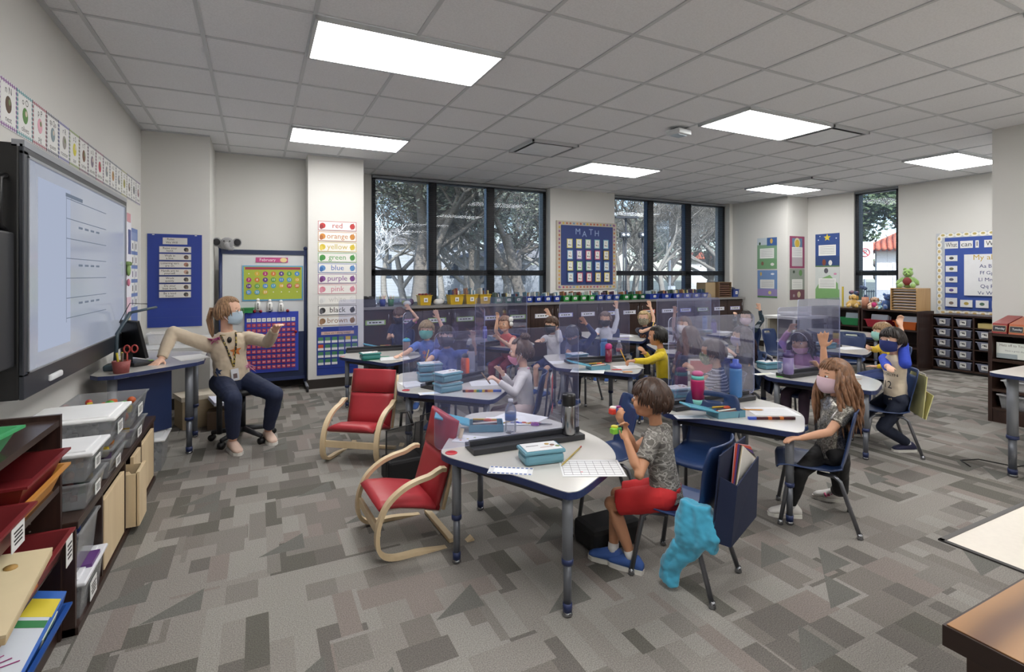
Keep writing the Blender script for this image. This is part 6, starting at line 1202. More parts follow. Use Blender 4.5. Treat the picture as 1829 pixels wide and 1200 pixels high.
def tufts(mb, hc, hf, hl, hu, hd, m, style, seed):
    rn = random.Random(seed + 50); fr = {'short': .50, 'bangs': .22, 'long': .42, 'back': .62, 'side': .40}[style.get('front', 'short')]
    for i in range(110):
        az = rn.uniform(-PI, PI); a = abs(az); end = fr if a < 1.1 else (style.get('side', -.12) if a < 1.7 else style.get('nape', -.62)); z1 = end - rn.uniform(-.04, .10); z0 = min(.97, z1 + rn.uniform(.35, .9)); pts = []; sw = rn.uniform(-.25, .25)
        for k in range(5):
            z = z0 + (z1 - z0) * k / 4; c = math.sqrt(max(0, 1 - z * z)); aa = az + sw * k / 4; rr = 1.075 + (.012 if k < 4 else .03 * (1 if style.get('vol', 1) > 1 else .3)); pts.append(hc - hf * .006 + hu * .004 + hf * math.cos(aa) * c * hd[1] * rr * 1.05 + hl * math.sin(aa) * c * hd[0] * rr * 1.1 + hu * z * hd[2] * rr * 1.03)
        mb.tube(pts, [.002, .0055, .006, .0045, .0006], m, 5)
def locks(mb, hc, hf, hl, hu, hd, m, n_, L, seed, azr=(75, 285), spread=.0, wave=.012, fwd=0, r0=.013):
    rn = random.Random(seed); dn = V((0, 0, -1))
    for i in range(n_):
        az = R(azr[0] + (azr[1] - azr[0]) * (i + rn.uniform(0, .9)) / n_); z0 = rn.uniform(.1, .6); cz = math.sqrt(1 - z0 * z0); p = hc + hf * math.cos(az) * hd[1] * cz * 1.06 + hl * math.sin(az) * hd[0] * cz * 1.12 + hu * z0 * hd[2]
        out = (hf * math.cos(az) + hl * math.sin(az)); pts = [p]; q = hc + hf * math.cos(az) * hd[1] * 1.12 + hl * math.sin(az) * hd[0] * 1.18 - hu * hd[2] * .1; pts.append(q); LL = L * rn.uniform(.8, 1.05); nn = 7; ph = rn.uniform(0, 6); tgt = q
        for k in range(1, nn + 1):
            f_ = k / nn; tgt = q + dn * LL * f_ + out * (.012 + spread * f_) + hf * fwd * f_ + hl * wave * math.sin(ph + f_ * 7) + hf * wave * math.cos(ph + f_ * 6); pts.append(tgt)
        mb.tube(pts, [r0 * .8] + [r0] * (nn - 2) + [r0 * .75, r0 * .5, r0 * .15], m, 6, flat=(1, .6))
def shoe(mb_s, mb_u, an, fd, k, ms, mu):
    """sole and upper; an = ankle, fd = toe direction"""
    fd = V((fd.x, fd.y, 0)).normalized(); s_ = V((-fd.y, fd.x, 0)); b = V((an.x, an.y, an.z - .062 * k))
    L = .115 * k
    out = [(-.055, 0), (-.05, .022), (0, .026), (.05, .032), (.09, .028), (.112, .012), (.115, 0)]; pts = [(x, y) for x, y in out] + [(x, -y) for x, y in out[::-1]][1:-1]
    vs = [b + fd * x * k + s_ * y * k for x, y in pts] + [b + fd * x * k * 1.0 + s_ * y * k * .97 + V((0, 0, .017 * k)) for x, y in pts]; n = len(pts)
    mb_s.add(vs, [tuple(range(n))[::-1], tuple(range(n, 2 * n))] + [(i, (i + 1) % n, (i + 1) % n + n, i + n) for i in range(n)], ms)
    rr = []
    for x, w_, h_ in ((-.052, .016, .03), (-.03, .024, .058), (0, .027, .060), (.03, .028, .05), (.06, .029, .036), (.09, .026, .026), (.108, .014, .016)): rr.append((b + fd * x * k + V((0, 0, (.014 + h_ * .45) * k)), s_ * w_ * k, V((0, 0, h_ * .52 * k))))
    sg = 14; v2 = []
    for c, a_, b_ in rr:
        for j in range(sg): q = 2 * PI * j / sg; v2.append(c + a_ * math.cos(q) + b_ * math.sin(q))
    fs = [(i * sg + j, i * sg + (j + 1) % sg, (i + 1) * sg + (j + 1) % sg, (i + 1) * sg + j) for i in range(len(rr) - 1) for j in range(sg)] + [tuple(range(sg))[::-1], tuple((len(rr) - 1) * sg + j for j in range(sg))]
    mb_u.add(v2, fs, mu, True)
    for x in (.02, .035, .05): mb_u.tube([b + fd * x * k + s_ * .016 * k + V((0, 0, (.058 - x * .32) * k)), b + fd * x * k + V((0, 0, (.067 - x * .32) * k)), b + fd * x * k - s_ * .016 * k + V((0, 0, (.058 - x * .32) * k))], .0022 * k, ms, 5)
def decal(target, shapes, origin, X, m, name, parent, lift=.0022):
    """lay flat shapes (verts,faces in X plane) onto the cloth"""
    me = target.data; bv = BVHTree.FromPolygons([v.co.copy() for v in me.vertices], [tuple(p.vertices) for p in me.polygons]); dn = -(X.to_3x3() @ V((0, 0, 1))).normalized(); mb = MB()
    for vs, fs in shapes:
        out = []
        for p in vs:
            q = X @ V(p) - origin; h = bv.ray_cast(q - dn * .15, dn, .4); out.append((h[0] if h[0] is not None else q) - dn * lift + origin)
        mb.add(out, fs, m)
    o = mb.build(name, parent, off=origin); return o
def tshape(s_, size, x=0, y=0): vs, fs = text_mesh(s_); return ([(p.x * size + x, p.y * size + y, 0) for p in vs], fs)
def starshape(x, y, r_, n_=5): v = [(x, y, 0)] + [(x + (r_ if k % 2 == 0 else r_ * .45) * math.sin(k * PI / n_), y + (r_ if k % 2 == 0 else r_ * .45) * math.cos(k * PI / n_), 0) for k in range(2 * n_)]; return (v, [(0, 1 + k, 1 + (k + 1) % (2 * n_)) for k in range(2 * n_)])
def person(u, d, a, label, sk='a', hair='#5a4030', style=None, shirt='#4a5aa8', sleeve='short', pants='#26304a', shorts=False, shoe_c=('#d8d8da', '#3a5a9a'), mask=None, lean=6, side=0, hy=0, hp=0, hr=0, L=None, Rh=None, fL=None, fR=None, hz=.385, D=CHILD, vox=.0062, curlL=.15, curlR=.15, palmL=None, palmR=None, hintL=None, hintR=None, seat=True, chairlab=None, smat=None, seed=1, socks='#e0e0e0', mouth=True, pmat=None, kneeL=None, kneeR=None, chair_a=None, chair_c=None, tall=0):
    style = style or {}; k = D['k']; f_ = face(a, u); l = V((-f_.y, f_.x, 0)); up = V((0, 0, 1)); P = at_d(u, 491, d); P.z = hz; base = V((P.x, P.y, 0))
    t = thing('person', label, 'person', base); sp = (up * math.cos(R(lean)) + f_ * math.sin(R(lean)) - l * math.sin(R(side))).normalized(); fs = (f_ - sp * f_.dot(sp)).normalized(); ls = sp.cross(fs)
    T = D['torso'] + tall; NB = P + sp * T; SL = NB - sp * .035 * k + ls * D['sh']; SR = NB - sp * .035 * k - ls * D['sh']
    # head frame
    hf = (V(f_) * math.cos(R(hy)) - l * math.sin(R(hy)) * -1 * -1).normalized() if False else (f_ * math.cos(R(hy)) + l * math.sin(R(hy))).normalized()
    hl = V((-hf.y, hf.x, 0)); hf2 = (hf * math.cos(R(hp)) - up * math.sin(R(hp))).normalized(); hu = hf2.cross(hl) ; hu = hu if hu.z > 0 else -hu
    if hr: Mr = M.Rotation(R(hr), 3, hf2); hl = Mr @ hl; hu = Mr @ hu
    hf = hf2; hc = NB + (sp * .45 + hu * .55) * D['hc'] + hf * .015 * k; hd = D['hd']
    sd = {}
    # arms
    def arm(S, tgt, sgn, hint):
        if tgt is None:
            w_ = P + f_ * D['th'] * .62 + l * sgn * D['hw'] * 1.3 + up * .075 * k
        else: w_ = tgt if isinstance(tgt, V) else at_d(*tgt)
        hn = hint if hint is not None else (V((0, 0, -1)) * .8 + l * sgn * .5 - f_ * .25)
        return ik(S, w_, D['ua'], D['fa'], hn)
    EL, WL = arm(SL, L, 1, hintL); ER, WR = arm(SR, Rh, -1, hintR)
    # legs
    HL = P + l * D['hw']; HR = P - l * D['hw']
    def leg(Hh, tgt, sgn, kn):
        an = tgt if isinstance(tgt, V) else (at_z(tgt[0], tgt[1], .0) if tgt is not None else V((Hh.x, Hh.y, 0)) + f_ * (D['th'] * .98) + l * sgn * .02); an = V((an.x, an.y, .065 * k + (.0 if not isinstance(tgt, tuple) or len(tgt) < 3 else tgt[2])))
        return ik(Hh, an, D['th'], D['shn'], (kn if kn is not None else f_ * 1.0 + up * .9 + l * sgn * .12))
    KL, AL = leg(HL, fL, 1, kneeL); KR, AR = leg(HR, fR, -1, kneeR)
    SKm = skin(sk)
    # body
    b = MB()
    ringtube(b, [(P - sp * .03 * k, ls * .07 * k, fs * .05 * k), (P + sp * T * .35, ls * .062 * k, fs * .045 * k), (P + sp * T * .8, ls * .075 * k, fs * .045 * k), (NB, ls * .034 * k, fs * .034 * k)])
    nr = .029 * k if k < 1.2 else .043; limb(b, [NB - sp * .02 * k, hc - hu * hd[2] * .35 - hf * .012 * k], [nr * 1.15, nr])
    MH = M((hf, hl, hu)).transposed().to_4x4(); MH.translation = hc
    def hb(x, y, z, rx, ry, rz): b.ball((0, 0, 0), (rx, ry, rz), WHITE, 16, 12, X=MH @ M.Translation((x, y, z)))
    s0, s1, s2 = hd; hb(0, 0, .012 * k, s1, s0, s2 * .93); hb(s1 * .30, 0, -s2 * .42, s1 * .62, s0 * .70, s2 * .50); hb(s1 * .55, 0, -s2 * .68, s1 * .32, s0 * .36, s2 * .22)
    hb(s1 * .98, 0, -s2 * .14, s1 * .14, s0 * .15, s2 * .15); hb(s1 * .92, 0, -s2 * .02, s1 * .10, s0 * .10, s2 * .16)
    for sg in (1, -1): hb(-s1 * .04, sg * s0 * 1.03, -s2 * .10, s1 * .17, s0 * .13, s2 * .24); hb(s1 * .62, sg * s0 * .48, -s2 * .24, s1 * .30, s0 * .34, s2 * .26)
    for S, E_, W_, sg, cu, pn in ((SL, EL, WL, 1, curlL, palmL), (SR, ER, WR, -1, curlR, palmR)):
        limb(b, [S, S.lerp(E_, .5), E_, E_.lerp(W_, .35), W_], [.030 * k, .028 * k, .0235 * k, .0235 * k, .0165 * k])
        up_ = W_.z > E_.z + .03; pn_ = pn if pn is not None else (f_ if up_ else V((0, 0, -1)))
        hdir = (W_ - E_).normalized()
        if not up_: hdir = V((hdir.x, hdir.y, hdir.z * .2)).normalized()
        hand(b, W_ + hdir * .004, hdir, pn_, D, -1 if sg > 0 else 1, cu, k)
    for Hh, K_, A_ in ((HL, KL, AL), (HR, KR, AR)): limb(b, [Hh, K_, K_.lerp(A_, .3), A_], [.052 * k, .036 * k, .037 * k, .021 * k])
    body = fuse(b, 'body', t, base, SKm, vox, 4)
    # shirt
    c = MB(); g = .010 * k
    if sleeve != 'none0':
        ringtube(c, [(P - sp * .045 * k + up * .012, ls * .094 * k, fs * .072 * k), (P + sp * T * .2, ls * .088 * k, fs * .066 * k), (P + sp * T * .5, ls * .083 * k, fs * .062 * k), (P + sp * T * .8, ls * .095 * k, fs * .062 * k), (NB - sp * .022 * k, ls * .092 * k, fs * .052 * k), (NB + sp * .018 * k, ls * .040 * k, fs * .038 * k)], 22)
        for S, E_, W_ in ((SL, EL, WL), (SR, ER, WR)):
            c.ball(S - sp * .006 * k - (S - NB).normalized() * .006 * k, .0405 * k, WHITE, 14, 10)
            if sleeve == 'short': q = S.lerp(E_, .62); c.tube([S, S.lerp(E_, .3), q], [.041 * k, .040 * k, .039 * k], WHITE, 14)
            elif sleeve == 'long': c.tube([S, S.lerp(E_, .5), E_], [.038 * k, .035 * k, .032 * k], WHITE, 14); c.ball(E_, .032 * k, WHITE, 12, 8); c.tube([E_, E_.lerp(W_, .5), E_.lerp(W_, .93)], [.032 * k, .029 * k, .024 * k], WHITE, 14)
    sm_ = smat or mat(shirt, .85, var=.08, scale=6, sheen=.2)
    so = fuse(c, 'shirt', t, base, sm_, max(.0062, vox), 3, (.0035 * k, 22 / k))
    # trousers
    c = MB(); ringtube(c, [(P - up * .055 * k, l * .088 * k, f_ * .075 * k), (P + sp * .03, ls * .088 * k, fs * .07 * k)], 18)
    for Hh, K_, A_ in ((HL, KL, AL), (HR, KR, AR)):
        if shorts: c.tube([Hh - f_ * .01, Hh.lerp(K_, .5), Hh.lerp(K_, .86)], [.064 * k, .062 * k, .060 * k], WHITE, 16); c.ball(Hh, .064 * k, WHITE, 14, 10)
        else: tp = pmat == 'tight'; r_ = (.060, .041, .030) if tp else (.063, .048, .037); c.tube([Hh - f_ * .01, K_], [r_[0] * k, r_[1] * k], WHITE, 16); c.ball(K_, r_[1] * k, WHITE, 14, 10); c.ball(Hh, r_[0] * k, WHITE, 14, 10); c.tube([K_, K_.lerp(A_, .4), K_.lerp(A_, .93)], [r_[1] * k, r_[1] * .95 * k, r_[2] * k], WHITE, 16)
    fuse(c, 'shorts' if shorts else 'trousers', t, base, mat(pants, .8, var=.1, scale=8), .0068, 3, (.003 * k, 20 / k))
    # shoes, socks
    for A_, K_, fw in ((AL, KL, fL), (AR, KR, fR)):
        kk = 1.12 if k < 1.2 else 1.38; s1_ = MB(); u1 = MB(); fd = f_ * .8 + V((A_.x - K_.x, A_.y - K_.y, 0)) * 1.2; shoe(s1_, u1, V((A_.x, A_.y, .062 * kk + max(0, A_.z - .0655 * k))), fd, kk, mat('#d9d6d0', .6), mat(shoe_c[1], .7, var=.08)); o = u1.build('shoe', t, off=base); s1_.build('sole', o, off=base)
        if socks: s2_ = MB(); s2_.tube([A_ - V((0, 0, .01)), A_.lerp(K_, .13 if k < 1.2 else .06)], [.027 * k, .026 * k], mat(socks, .8), 14); s2_.build('sock', t, off=base)
    # face
    e = MB()
    for sg in (1, -1):
        X = MH @ M.Translation((s1 * .845, sg * s0 * .40, s2 * .06)); e.ball((0, 0, 0), (.007 * k if k < 1.2 else .009, .0125, .0068), WHITE, 12, 8, X=X); e.ball((0, 0, 0), (.0042, .0058, .0060), mat('#2c1c14', .15), 10, 8, X=MH @ M.Translation((s1 * .845 + (.0052 if k < 1.2 else .0072), sg * s0 * .39, s2 * .055)))
    e.build('eyes', t, off=base); e = MB(); hm = hairmat(hair)
    for sg in (1, -1): e.tube([MH @ V((s1 * .90, sg * s0 * .20, s2 * .24)), MH @ V((s1 * .885, sg * s0 * .42, s2 * .285)), MH @ V((s1 * .78, sg * s0 * .62, s2 * .24))], [.0028, .003, .0012], hm, 6, flat=(1, .7))
    e.build('eyebrows', t, off=base)
    if mouth and (not mask or mask == 'chin'):
        e = MB(); e.tube([MH @ V((s1 * .80, .024 * min(k, 1.2), -s2 * .52)), MH @ V((s1 * .915, 0, -s2 * .55)), MH @ V((s1 * .80, -.024 * min(k, 1.2), -s2 * .52))], [.0015, .0045, .0015], mat('#a8605a', .5), 6); e.build('mouth', t, off=base)
    if mask:
        low = -.45 if mask == 'chin' else 0; mc = style.get('mask', '#2a2a30'); e = MB(); nu, nv = 18, 12; vs = []
        for th_ in (0, .0035):
            for j in range(nv + 1):
                zz = (.02 if not low else -.38) - j / nv * (1.02 if not low else .75); z = zz * s2
                for i in range(nu + 1):
                    az = R(-72 + 144 * i / nu); edge = abs(az) / R(72); zz2 = z * (1 - .16 * edge ** 2) + (-.12 * s2 * edge ** 2 if j == 0 else 0); ell = 1.0 if zz > -.55 else math.sqrt(max(.2, 1 - ((zz + .55) / .68) ** 2))
                    bul = 1.07 + .16 * math.exp(-(az / .45) ** 2) * math.exp(-((zz + .35) / .35) ** 2)
                    pv = V((math.cos(az) * s1 * bul * ell + .002 - th_, math.sin(az) * s0 * 1.06 * (.96 if zz < -.6 else 1) * (ell ** .6), zz2)); vs.append(MH @ pv)
        W_ = nu + 1; N_ = W_ * (nv + 1); fs_ = [(j * W_ + i, j * W_ + i + 1, (j + 1) * W_ + i + 1, (j + 1) * W_ + i) for j in range(nv) for i in range(nu)]; fs_ += [(a_ + N_, d_ + N_, c_ + N_, b_ + N_) for a_, b_, c_, d_ in fs_]
        rim = [i for i in range(W_)] + [j * W_ + nu for j in range(1, nv + 1)] + [nv * W_ + i for i in range(nu - 1, -1, -1)] + [j * W_ for j in range(nv - 1, 0, -1)]; fs_ += [(rim[i], rim[i - 1], rim[i - 1] + N_, rim[i] + N_) for i in range(len(rim))]
        mm = style.get('maskmat') or mat(mc, .8, var=.04); e.add(vs, fs_, mm, True); mo = e.build('face_mask', t, off=base); e = MB()
        for sg in (1, -1): 
            z0 = -.1 if not low else -.45
            e.tube([MH @ V((s1 * .36, sg * s0 * 1.03, s2 * (z0 - .05))), MH @ V((0, sg * s0 * 1.16, s2 * .1)), MH @ V((-s1 * .16, sg * s0 * 1.2, -s2 * .08)), MH @ V((0, sg * s0 * 1.14, -s2 * .28)), MH @ V((s1 * .36, sg * s0 * 1.0, s2 * (z0 - .55)))], .0016, mat('#e0e0e4' if mc not in ('#2a2a30', '#1c1e26') else mc, .6), 5)
        e.build('ear_loops', mo, off=base)
    # hair
    h = MB(); hair_shell(h, hc, hf, hl, hu, hd, hm, style, seed)
    if style.get('long'): locks(h, hc, hf, hl, hu, hd, hm, style.get('n', 34), style['long'], seed, style.get('azr', (70, 290)), style.get('spread', .02), style.get('wave', .012), style.get('fwd', 0), style.get('r0', .013))
    if style.get('bun'): c_ = hc + hu * hd[2] * 1.22 - hf * hd[1] * .35; h.ball(c_, (.034, .036, .03), hm, 16, 12); [h.tube([c_ + V((math.cos(q) * .030, math.sin(q) * .030, -.012)), c_ + V((math.cos(q + .8) * .034, math.sin(q + .8) * .034, .006)), c_ + V((math.cos(q + 1.7) * .02, math.sin(q + 1.7) * .02, .028))], [.008, .01, .006], hm, 6) for q in [i * .7 for i in range(9)]]
    if style.get('pony'):
        rn = random.Random(4); b0 = hc - hf * hd[1] * 1.08 + hu * hd[2] * .12
        for i in range(16): o1 = hl * rn.uniform(-.02, .02) + hu * rn.uniform(-.015, .015); h.tube([b0 + o1 * .5 + hf * .02, b0 - hf * .035 + o1, b0 - hf * .05 - up * .08 + o1 * 1.6, b0 - hf * .035 - up * .17 + o1 * 1.2, b0 - hf * .02 - up * .235 + o1 * .4], [.011, .013, .014, .011, .003], hm, 6)
    tufts(h, hc, hf, hl, hu, hd, hm, style, seed)
    h.build('hair', t, off=base)
    if seat:
        cf = face(chair_a if chair_a is not None else a, u); cp = P + cf * .065 if chair_c is None else at_d(chair_c[0], 491, chair_c[1]); chair(cp.x, cp.y, rz_of(cf), chairlab or ('navy student chair under the ' + label)[:200])
    return dict(t=t, base=base, P=P, NB=NB, hc=hc, hf=hf, hl=hl, hu=hu, MH=MH, f=f_, l=l, sp=sp, fs=fs, ls=ls, shirt=so, D=D, hd=hd, WL=WL, WR=WR, EL=EL, ER=ER, AL=AL, AR=AR, KL=KL)
# special cloth materials
def spots(name, bgc, cols, scale=28, thr=.28):
    m, n, b = nodes_mat(name); tc = n.nodes.new('ShaderNodeTexCoord'); vo = n.nodes.new('ShaderNodeTexVoronoi'); vo.inputs['Scale'].default_value = scale; n.links.new(tc.outputs['Object'], vo.inputs['Vector'])
    lt = n.nodes.new('ShaderNodeMath'); lt.operation = 'LESS_THAN'; lt.inputs[1].default_value = thr; n.links.new(vo.outputs['Distance'], lt.inputs[0]); sp = n.nodes.new('ShaderNodeSeparateColor'); n.links.new(vo.outputs['Color'], sp.inputs[0])
    r_ = ramp(n, [(i / len(cols), c) for i, c in enumerate(cols)]); n.links.new(sp.outputs[0], r_.inputs[0]); mx = n.nodes.new('ShaderNodeMix'); mx.data_type = 'RGBA'; n.links.new(lt.outputs[0], mx.inputs[0]); mx.inputs[6].default_value = lin(bgc); n.links.new(r_.outputs[0], mx.inputs[7]); n.links.new(mx.outputs[2], b.inputs['Base Color']); b.inputs['Roughness'].default_value = .8; return m
def camo(name, cols, scale=14, stretch=(1, 1, 2)):
    m, n, b = nodes_mat(name); tc = n.nodes.new('ShaderNodeTexCoord'); mp = n.nodes.new('ShaderNodeMapping'); mp.inputs['Scale'].default_value = stretch; nz = n.nodes.new('ShaderNodeTexNoise'); nz.inputs['Scale'].default_value = scale; nz.inputs['Detail'].default_value = 2; n.links.new(tc.outputs['Object'], mp.inputs[0]); n.links.new(mp.outputs[0], nz.inputs['Vector'])
    r_ = ramp(n, [(.0, cols[0])] + [(.42 + .06 * i, c) for i, c in enumerate(cols[1:])]); n.links.new(nz.outputs[0], r_.inputs[0]); n.links.new(r_.outputs[0], b.inputs['Base Color']); b.inputs['Roughness'].default_value = .85; return m
def stripes(name, c1, c2, freq=44, w_=.32):
    m, n, b = nodes_mat(name); tc = n.nodes.new('ShaderNodeTexCoord'); sp = n.nodes.new('ShaderNodeSeparateXYZ'); n.links.new(tc.outputs['Object'], sp.inputs[0]); mu = n.nodes.new('ShaderNodeMath'); mu.operation = 'MULTIPLY'; mu.inputs[1].default_value = freq; n.links.new(sp.outputs[2], mu.inputs[0]); fr = n.nodes.new('ShaderNodeMath'); fr.operation = 'FRACT'; n.links.new(mu.outputs[0], fr.inputs[0]); lt = n.nodes.new('ShaderNodeMath'); lt.operation = 'LESS_THAN'; lt.inputs[1].default_value = w_; n.links.new(fr.outputs[0], lt.inputs[0])
    mx = n.nodes.new('ShaderNodeMix'); mx.data_type = 'RGBA'; n.links.new(lt.outputs[0], mx.inputs[0]); mx.inputs[6].default_value = lin(c1); mx.inputs[7].default_value = lin(c2); n.links.new(mx.outputs[2], b.inputs['Base Color']); b.inputs['Roughness'].default_value = .85; return m
m_, n_, b_ = nodes_mat('sequins'); tc = n_.nodes.new('ShaderNodeTexCoord'); vo = n_.nodes.new('ShaderNodeTexVoronoi'); vo.inputs['Scale'].default_value = 190; n_.links.new(tc.outputs['Object'], vo.inputs['Vector']); r = ramp(n_, [(0, '#6d6a64'), (.5, '#8f8b83'), (1, '#c9c5bc')], False); sp = n_.nodes.new('ShaderNodeSeparateColor'); n_.links.new(vo.outputs['Color'], sp.inputs[0]); n_.links.new(sp.outputs[0], r.inputs[0]); n_.links.new(r.outputs[0], b_.inputs['Base Color']); b_.inputs['Metallic'].default_value = .75; b_.inputs['Roughness'].default_value = .3
bp = n_.nodes.new('ShaderNodeBump'); bp.inputs['Strength'].default_value = .9; bp.inputs['Distance'].default_value = .004; n_.links.new(sp.outputs[1], bp.inputs['Height']); n_.links.new(bp.outputs[0], b_.inputs['Normal']); SEQ = m_
UPV = V((0, 0, 1))
# ---- front boy
k1 = person(1190, 2.46, 104, 'boy in grey camouflage shirt and red shorts seated at the nearest table', 'b', '#3c291f', {'front': 'bangs', 'side': -.2, 'nape': -.5}, smat=camo('camo_grey', ['#55524f', '#86837e', '#6e6b67', '#a19e99', '#625f5b'], 16, (1, 1, 2.2)), shorts=True, pants='#c0262a', shoe_c=('', '#3f62a8'), lean=9, L=(1120, 788, 2.36), Rh=(1113, 760, 2.5), curlL=.7, curlR=.7, palmL=V((0, 0, 1)), palmR=V((0, 0, 1)), fL=(1128, 1018), fR=(1095, 1005), vox=.0048, hy=5, chair_a=114, chair_c=(1216, 2.47), chairlab='navy student chair of the front boy with cyan jacket and folders', seed=3)
decal(k1['shirt'], [], k1['base'], frame(k1['NB'], (1, 0, 0), (0, 0, 1)), WHITE, 'neck_trim', k1['t']) if False else None
a = MB(); p0 = k1['NB'] + k1['sp'] * .004; a.tube([p0 + k1['ls'] * .043 * math.cos(q) + k1['fs'] * .038 * math.sin(q) for q in [i * PI / 8 for i in range(16)]], .005, mat('#8fae5a', .8), 6, closed=True); a.build('collar_trim', k1['t'], off=k1['base'])
for p, c, l_, cs in ((k1['WR'] + V((-.03, .02, .07)), '#c83a2c', 'red and white toy held up by the front boy', ['#c83a2c', '#e6e2dc', '#3a4a8a', '#7a2a6a']), (k1['WL'] + V((-.04, .02, .05)), '#7ab83a', 'lime green toy held by the front boy', ['#7ab83a', '#c8c03a', '#3a8a4a', '#2a2a2a'])):
    a = MB(); [a.box((-.02 + i * .013, .01 * (i % 2), .008 * (i % 2)), (.026, .03, .026), mat(cs[i], .4), i * .5, .004) for i in range(4)]; tag(a.build('small_toy', loc=p), l_, 'toy')
# chair sack, folders, jacket
f1 = face(114, 1190); cpos = at_d(1216, 491, 2.47); cpos.z = 0; rz1 = rz_of(f1)
t = thing('chair_pocket', 'navy fabric seat pocket hanging on the front boy chair', 'seat pocket', cpos, rz1); a = MB(); NF = mat('#172240', .85, bump=.3)
def sheetsolid(mb, pts, th, m):
    n_ = len(pts); nn = (V(pts[1]) - V(pts[0])).cross(V(pts[2]) - V(pts[0])).normalized() * th; vs = [V(p) for p in pts] + [V(p) + nn for p in pts]; mb.add(vs, [tuple(range(n_))[::-1], tuple(range(n_, 2 * n_))] + [(i, (i + 1) % n_, (i + 1) % n_ + n_, i + n_) for i in range(n_)], m)
sheetsolid(a, [(-.175, -.245, .66), (.175, -.245, .66), (.18, -.215, .30), (-.18, -.215, .30)], .006, NF); sheetsolid(a, [(-.17, -.315, .55), (.17, -.305, .58), (.18, -.292, .29), (-.18, -.292, .29)], .006, NF); sheetsolid(a, [(-.17, -.315, .55), (-.17, -.245, .57), (-.18, -.215, .29), (-.18, -.292, .29)], .004, NF); a.build('pocket_back', t)
for i, c in enumerate(['#c9a0a8', '#c0452c', '#d0502f', '#4a2a6a', '#5a3a86', '#1c1c20', '#2a2a30', '#b9a98a', '#e0ddd6']):
    a = MB(); X = M.Translation((.075 - i * .003, -.250 - i * .0036, .495 - i * .003)) @ M.Rotation(R(16 + i * 1.8), 4, 'Y'); a.box((0, 0, 0), (.235, .003, .30), mat(c, .5), X=X); o = tag(a.build('folder', loc=cpos), ['pale pink', 'dark orange', 'bright orange', 'dark violet', 'violet', 'black', 'charcoal', 'tan', 'cream'][i] + ' folder sticking out of the seat pocket', 'folder', 'folders in the seat pocket'); o.rotation_euler = (0, 0, rz1)
t = thing('jacket', 'cyan blue fleece jacket hanging from the front boy chair to the floor', 'jacket', cpos, rz1); CY = mat('#46acd0', .9, var=.06, scale=10, sheen=.4, bump=.2); a = MB()
ringtube(a, [(V((-.19, -0.175, .42)), V((.03, 0, 0)), V((0, .07, 0))), (V((-.20, -0.165, .34)), V((.035, 0, 0)), V((0, .085, 0))), (V((-.205, -0.175, .26)), V((.035, 0, 0)), V((0, .08, 0))), (V((-.2, -0.145, .2)), V((.025, 0, 0)), V((0, .05, 0))), (V((-.2, -0.085, .1)), V((.02, 0, 0)), V((0, .035, 0))), (V((-.2, -0.075, .02)), V((.018, 0, 0)), V((0, .03, 0)))], 14)
a.ball((-.18, -0.195, .37), (.05, .06, .055), WHITE); a.tube([(-.19, -0.245, .38), (-.21, -0.265, .30), (-.2, -0.245, .24)], [.028, .03, .026], WHITE, 10); a.tube([(-.2, -0.105, .22), (-.2, -0.045, .14), (-.2, -0.035, .03)], [.03, .026, .024], WHITE, 10)
a.v = [p for p in a.v]; jb = fuse(a, 'jacket_body', t, V((0, 0, 0)), CY, .006, 5, (.005, 22)); jb.location = (.035, .045, 0)
nr = [v.normal.copy() for v in jb.data.vertices]
for v, q in zip(jb.data.vertices, nr): v.co += q * (.0055 * math.sin(v.co.y * 75 + v.co.z * 14 + 3 * noise.noise(v.co * 9)) + .003 * noise.noise(v.co * 40))
jb.data.update()

a = MB(); q = at_d(1085, 491, 2.75); a.bx(-.16, .16, -.1, .1, 0, .13, mat('#0e0e10', .85), .03); tag(a.build('black_bag', loc=(q.x, q.y, 0)), 'black soft bag on the floor under the nearest table corner', 'bag')
# ---- sequin girl
k2 = person(1484, 3.0, 60, 'girl with long brown hair in silver sequin top and black leggings', 'a', '#7d5a42', {'front': 'side', 'long': .30, 'n': 46, 'spread': .03, 'wave': .016, 'side': -.6, 'nape': -.7, 'azr': (62, 298), 'mask': '#d8bcc8'}, smat=SEQ, pants='#17171a', pmat='tight', shoe_c=('', '#e3e0dc'), mask=True, lean=-6, hy=5, hz=.395, chair_a=84, chair_c=(1450, 3.02), Rh=(1470, 602, 3.12), L=(1432, 782, 2.86), curlR=.05, curlL=.35, palmR=V((-.7, -.5, 0)), fL=(1492, 894), fR=(1412, 922), vox=.005, hintR=V((0, 0, .3)) + V((.5, .3, 0)), seed=5, chairlab='navy student chair under the sequin top girl', kneeL=V((-.8, -.65, .25)), kneeR=V((-.7, -.3, .5)))
for A_ in (k2['AL'], k2['AR']): a = MB(); fd = k2['f']; [a.tube([A_ + fd * x + k2['l'] * .018 - UPV * (.012 + x * .3), A_ + fd * x - UPV * (.0 + x * .3), A_ + fd * x - k2['l'] * .018 - UPV * (.012 + x * .3)], .0075, mat('#d8608c', .6), 5) for x in (.015, .032, .049, .066)]; a.build('pink_laces', k2['t'], off=k2['base'])
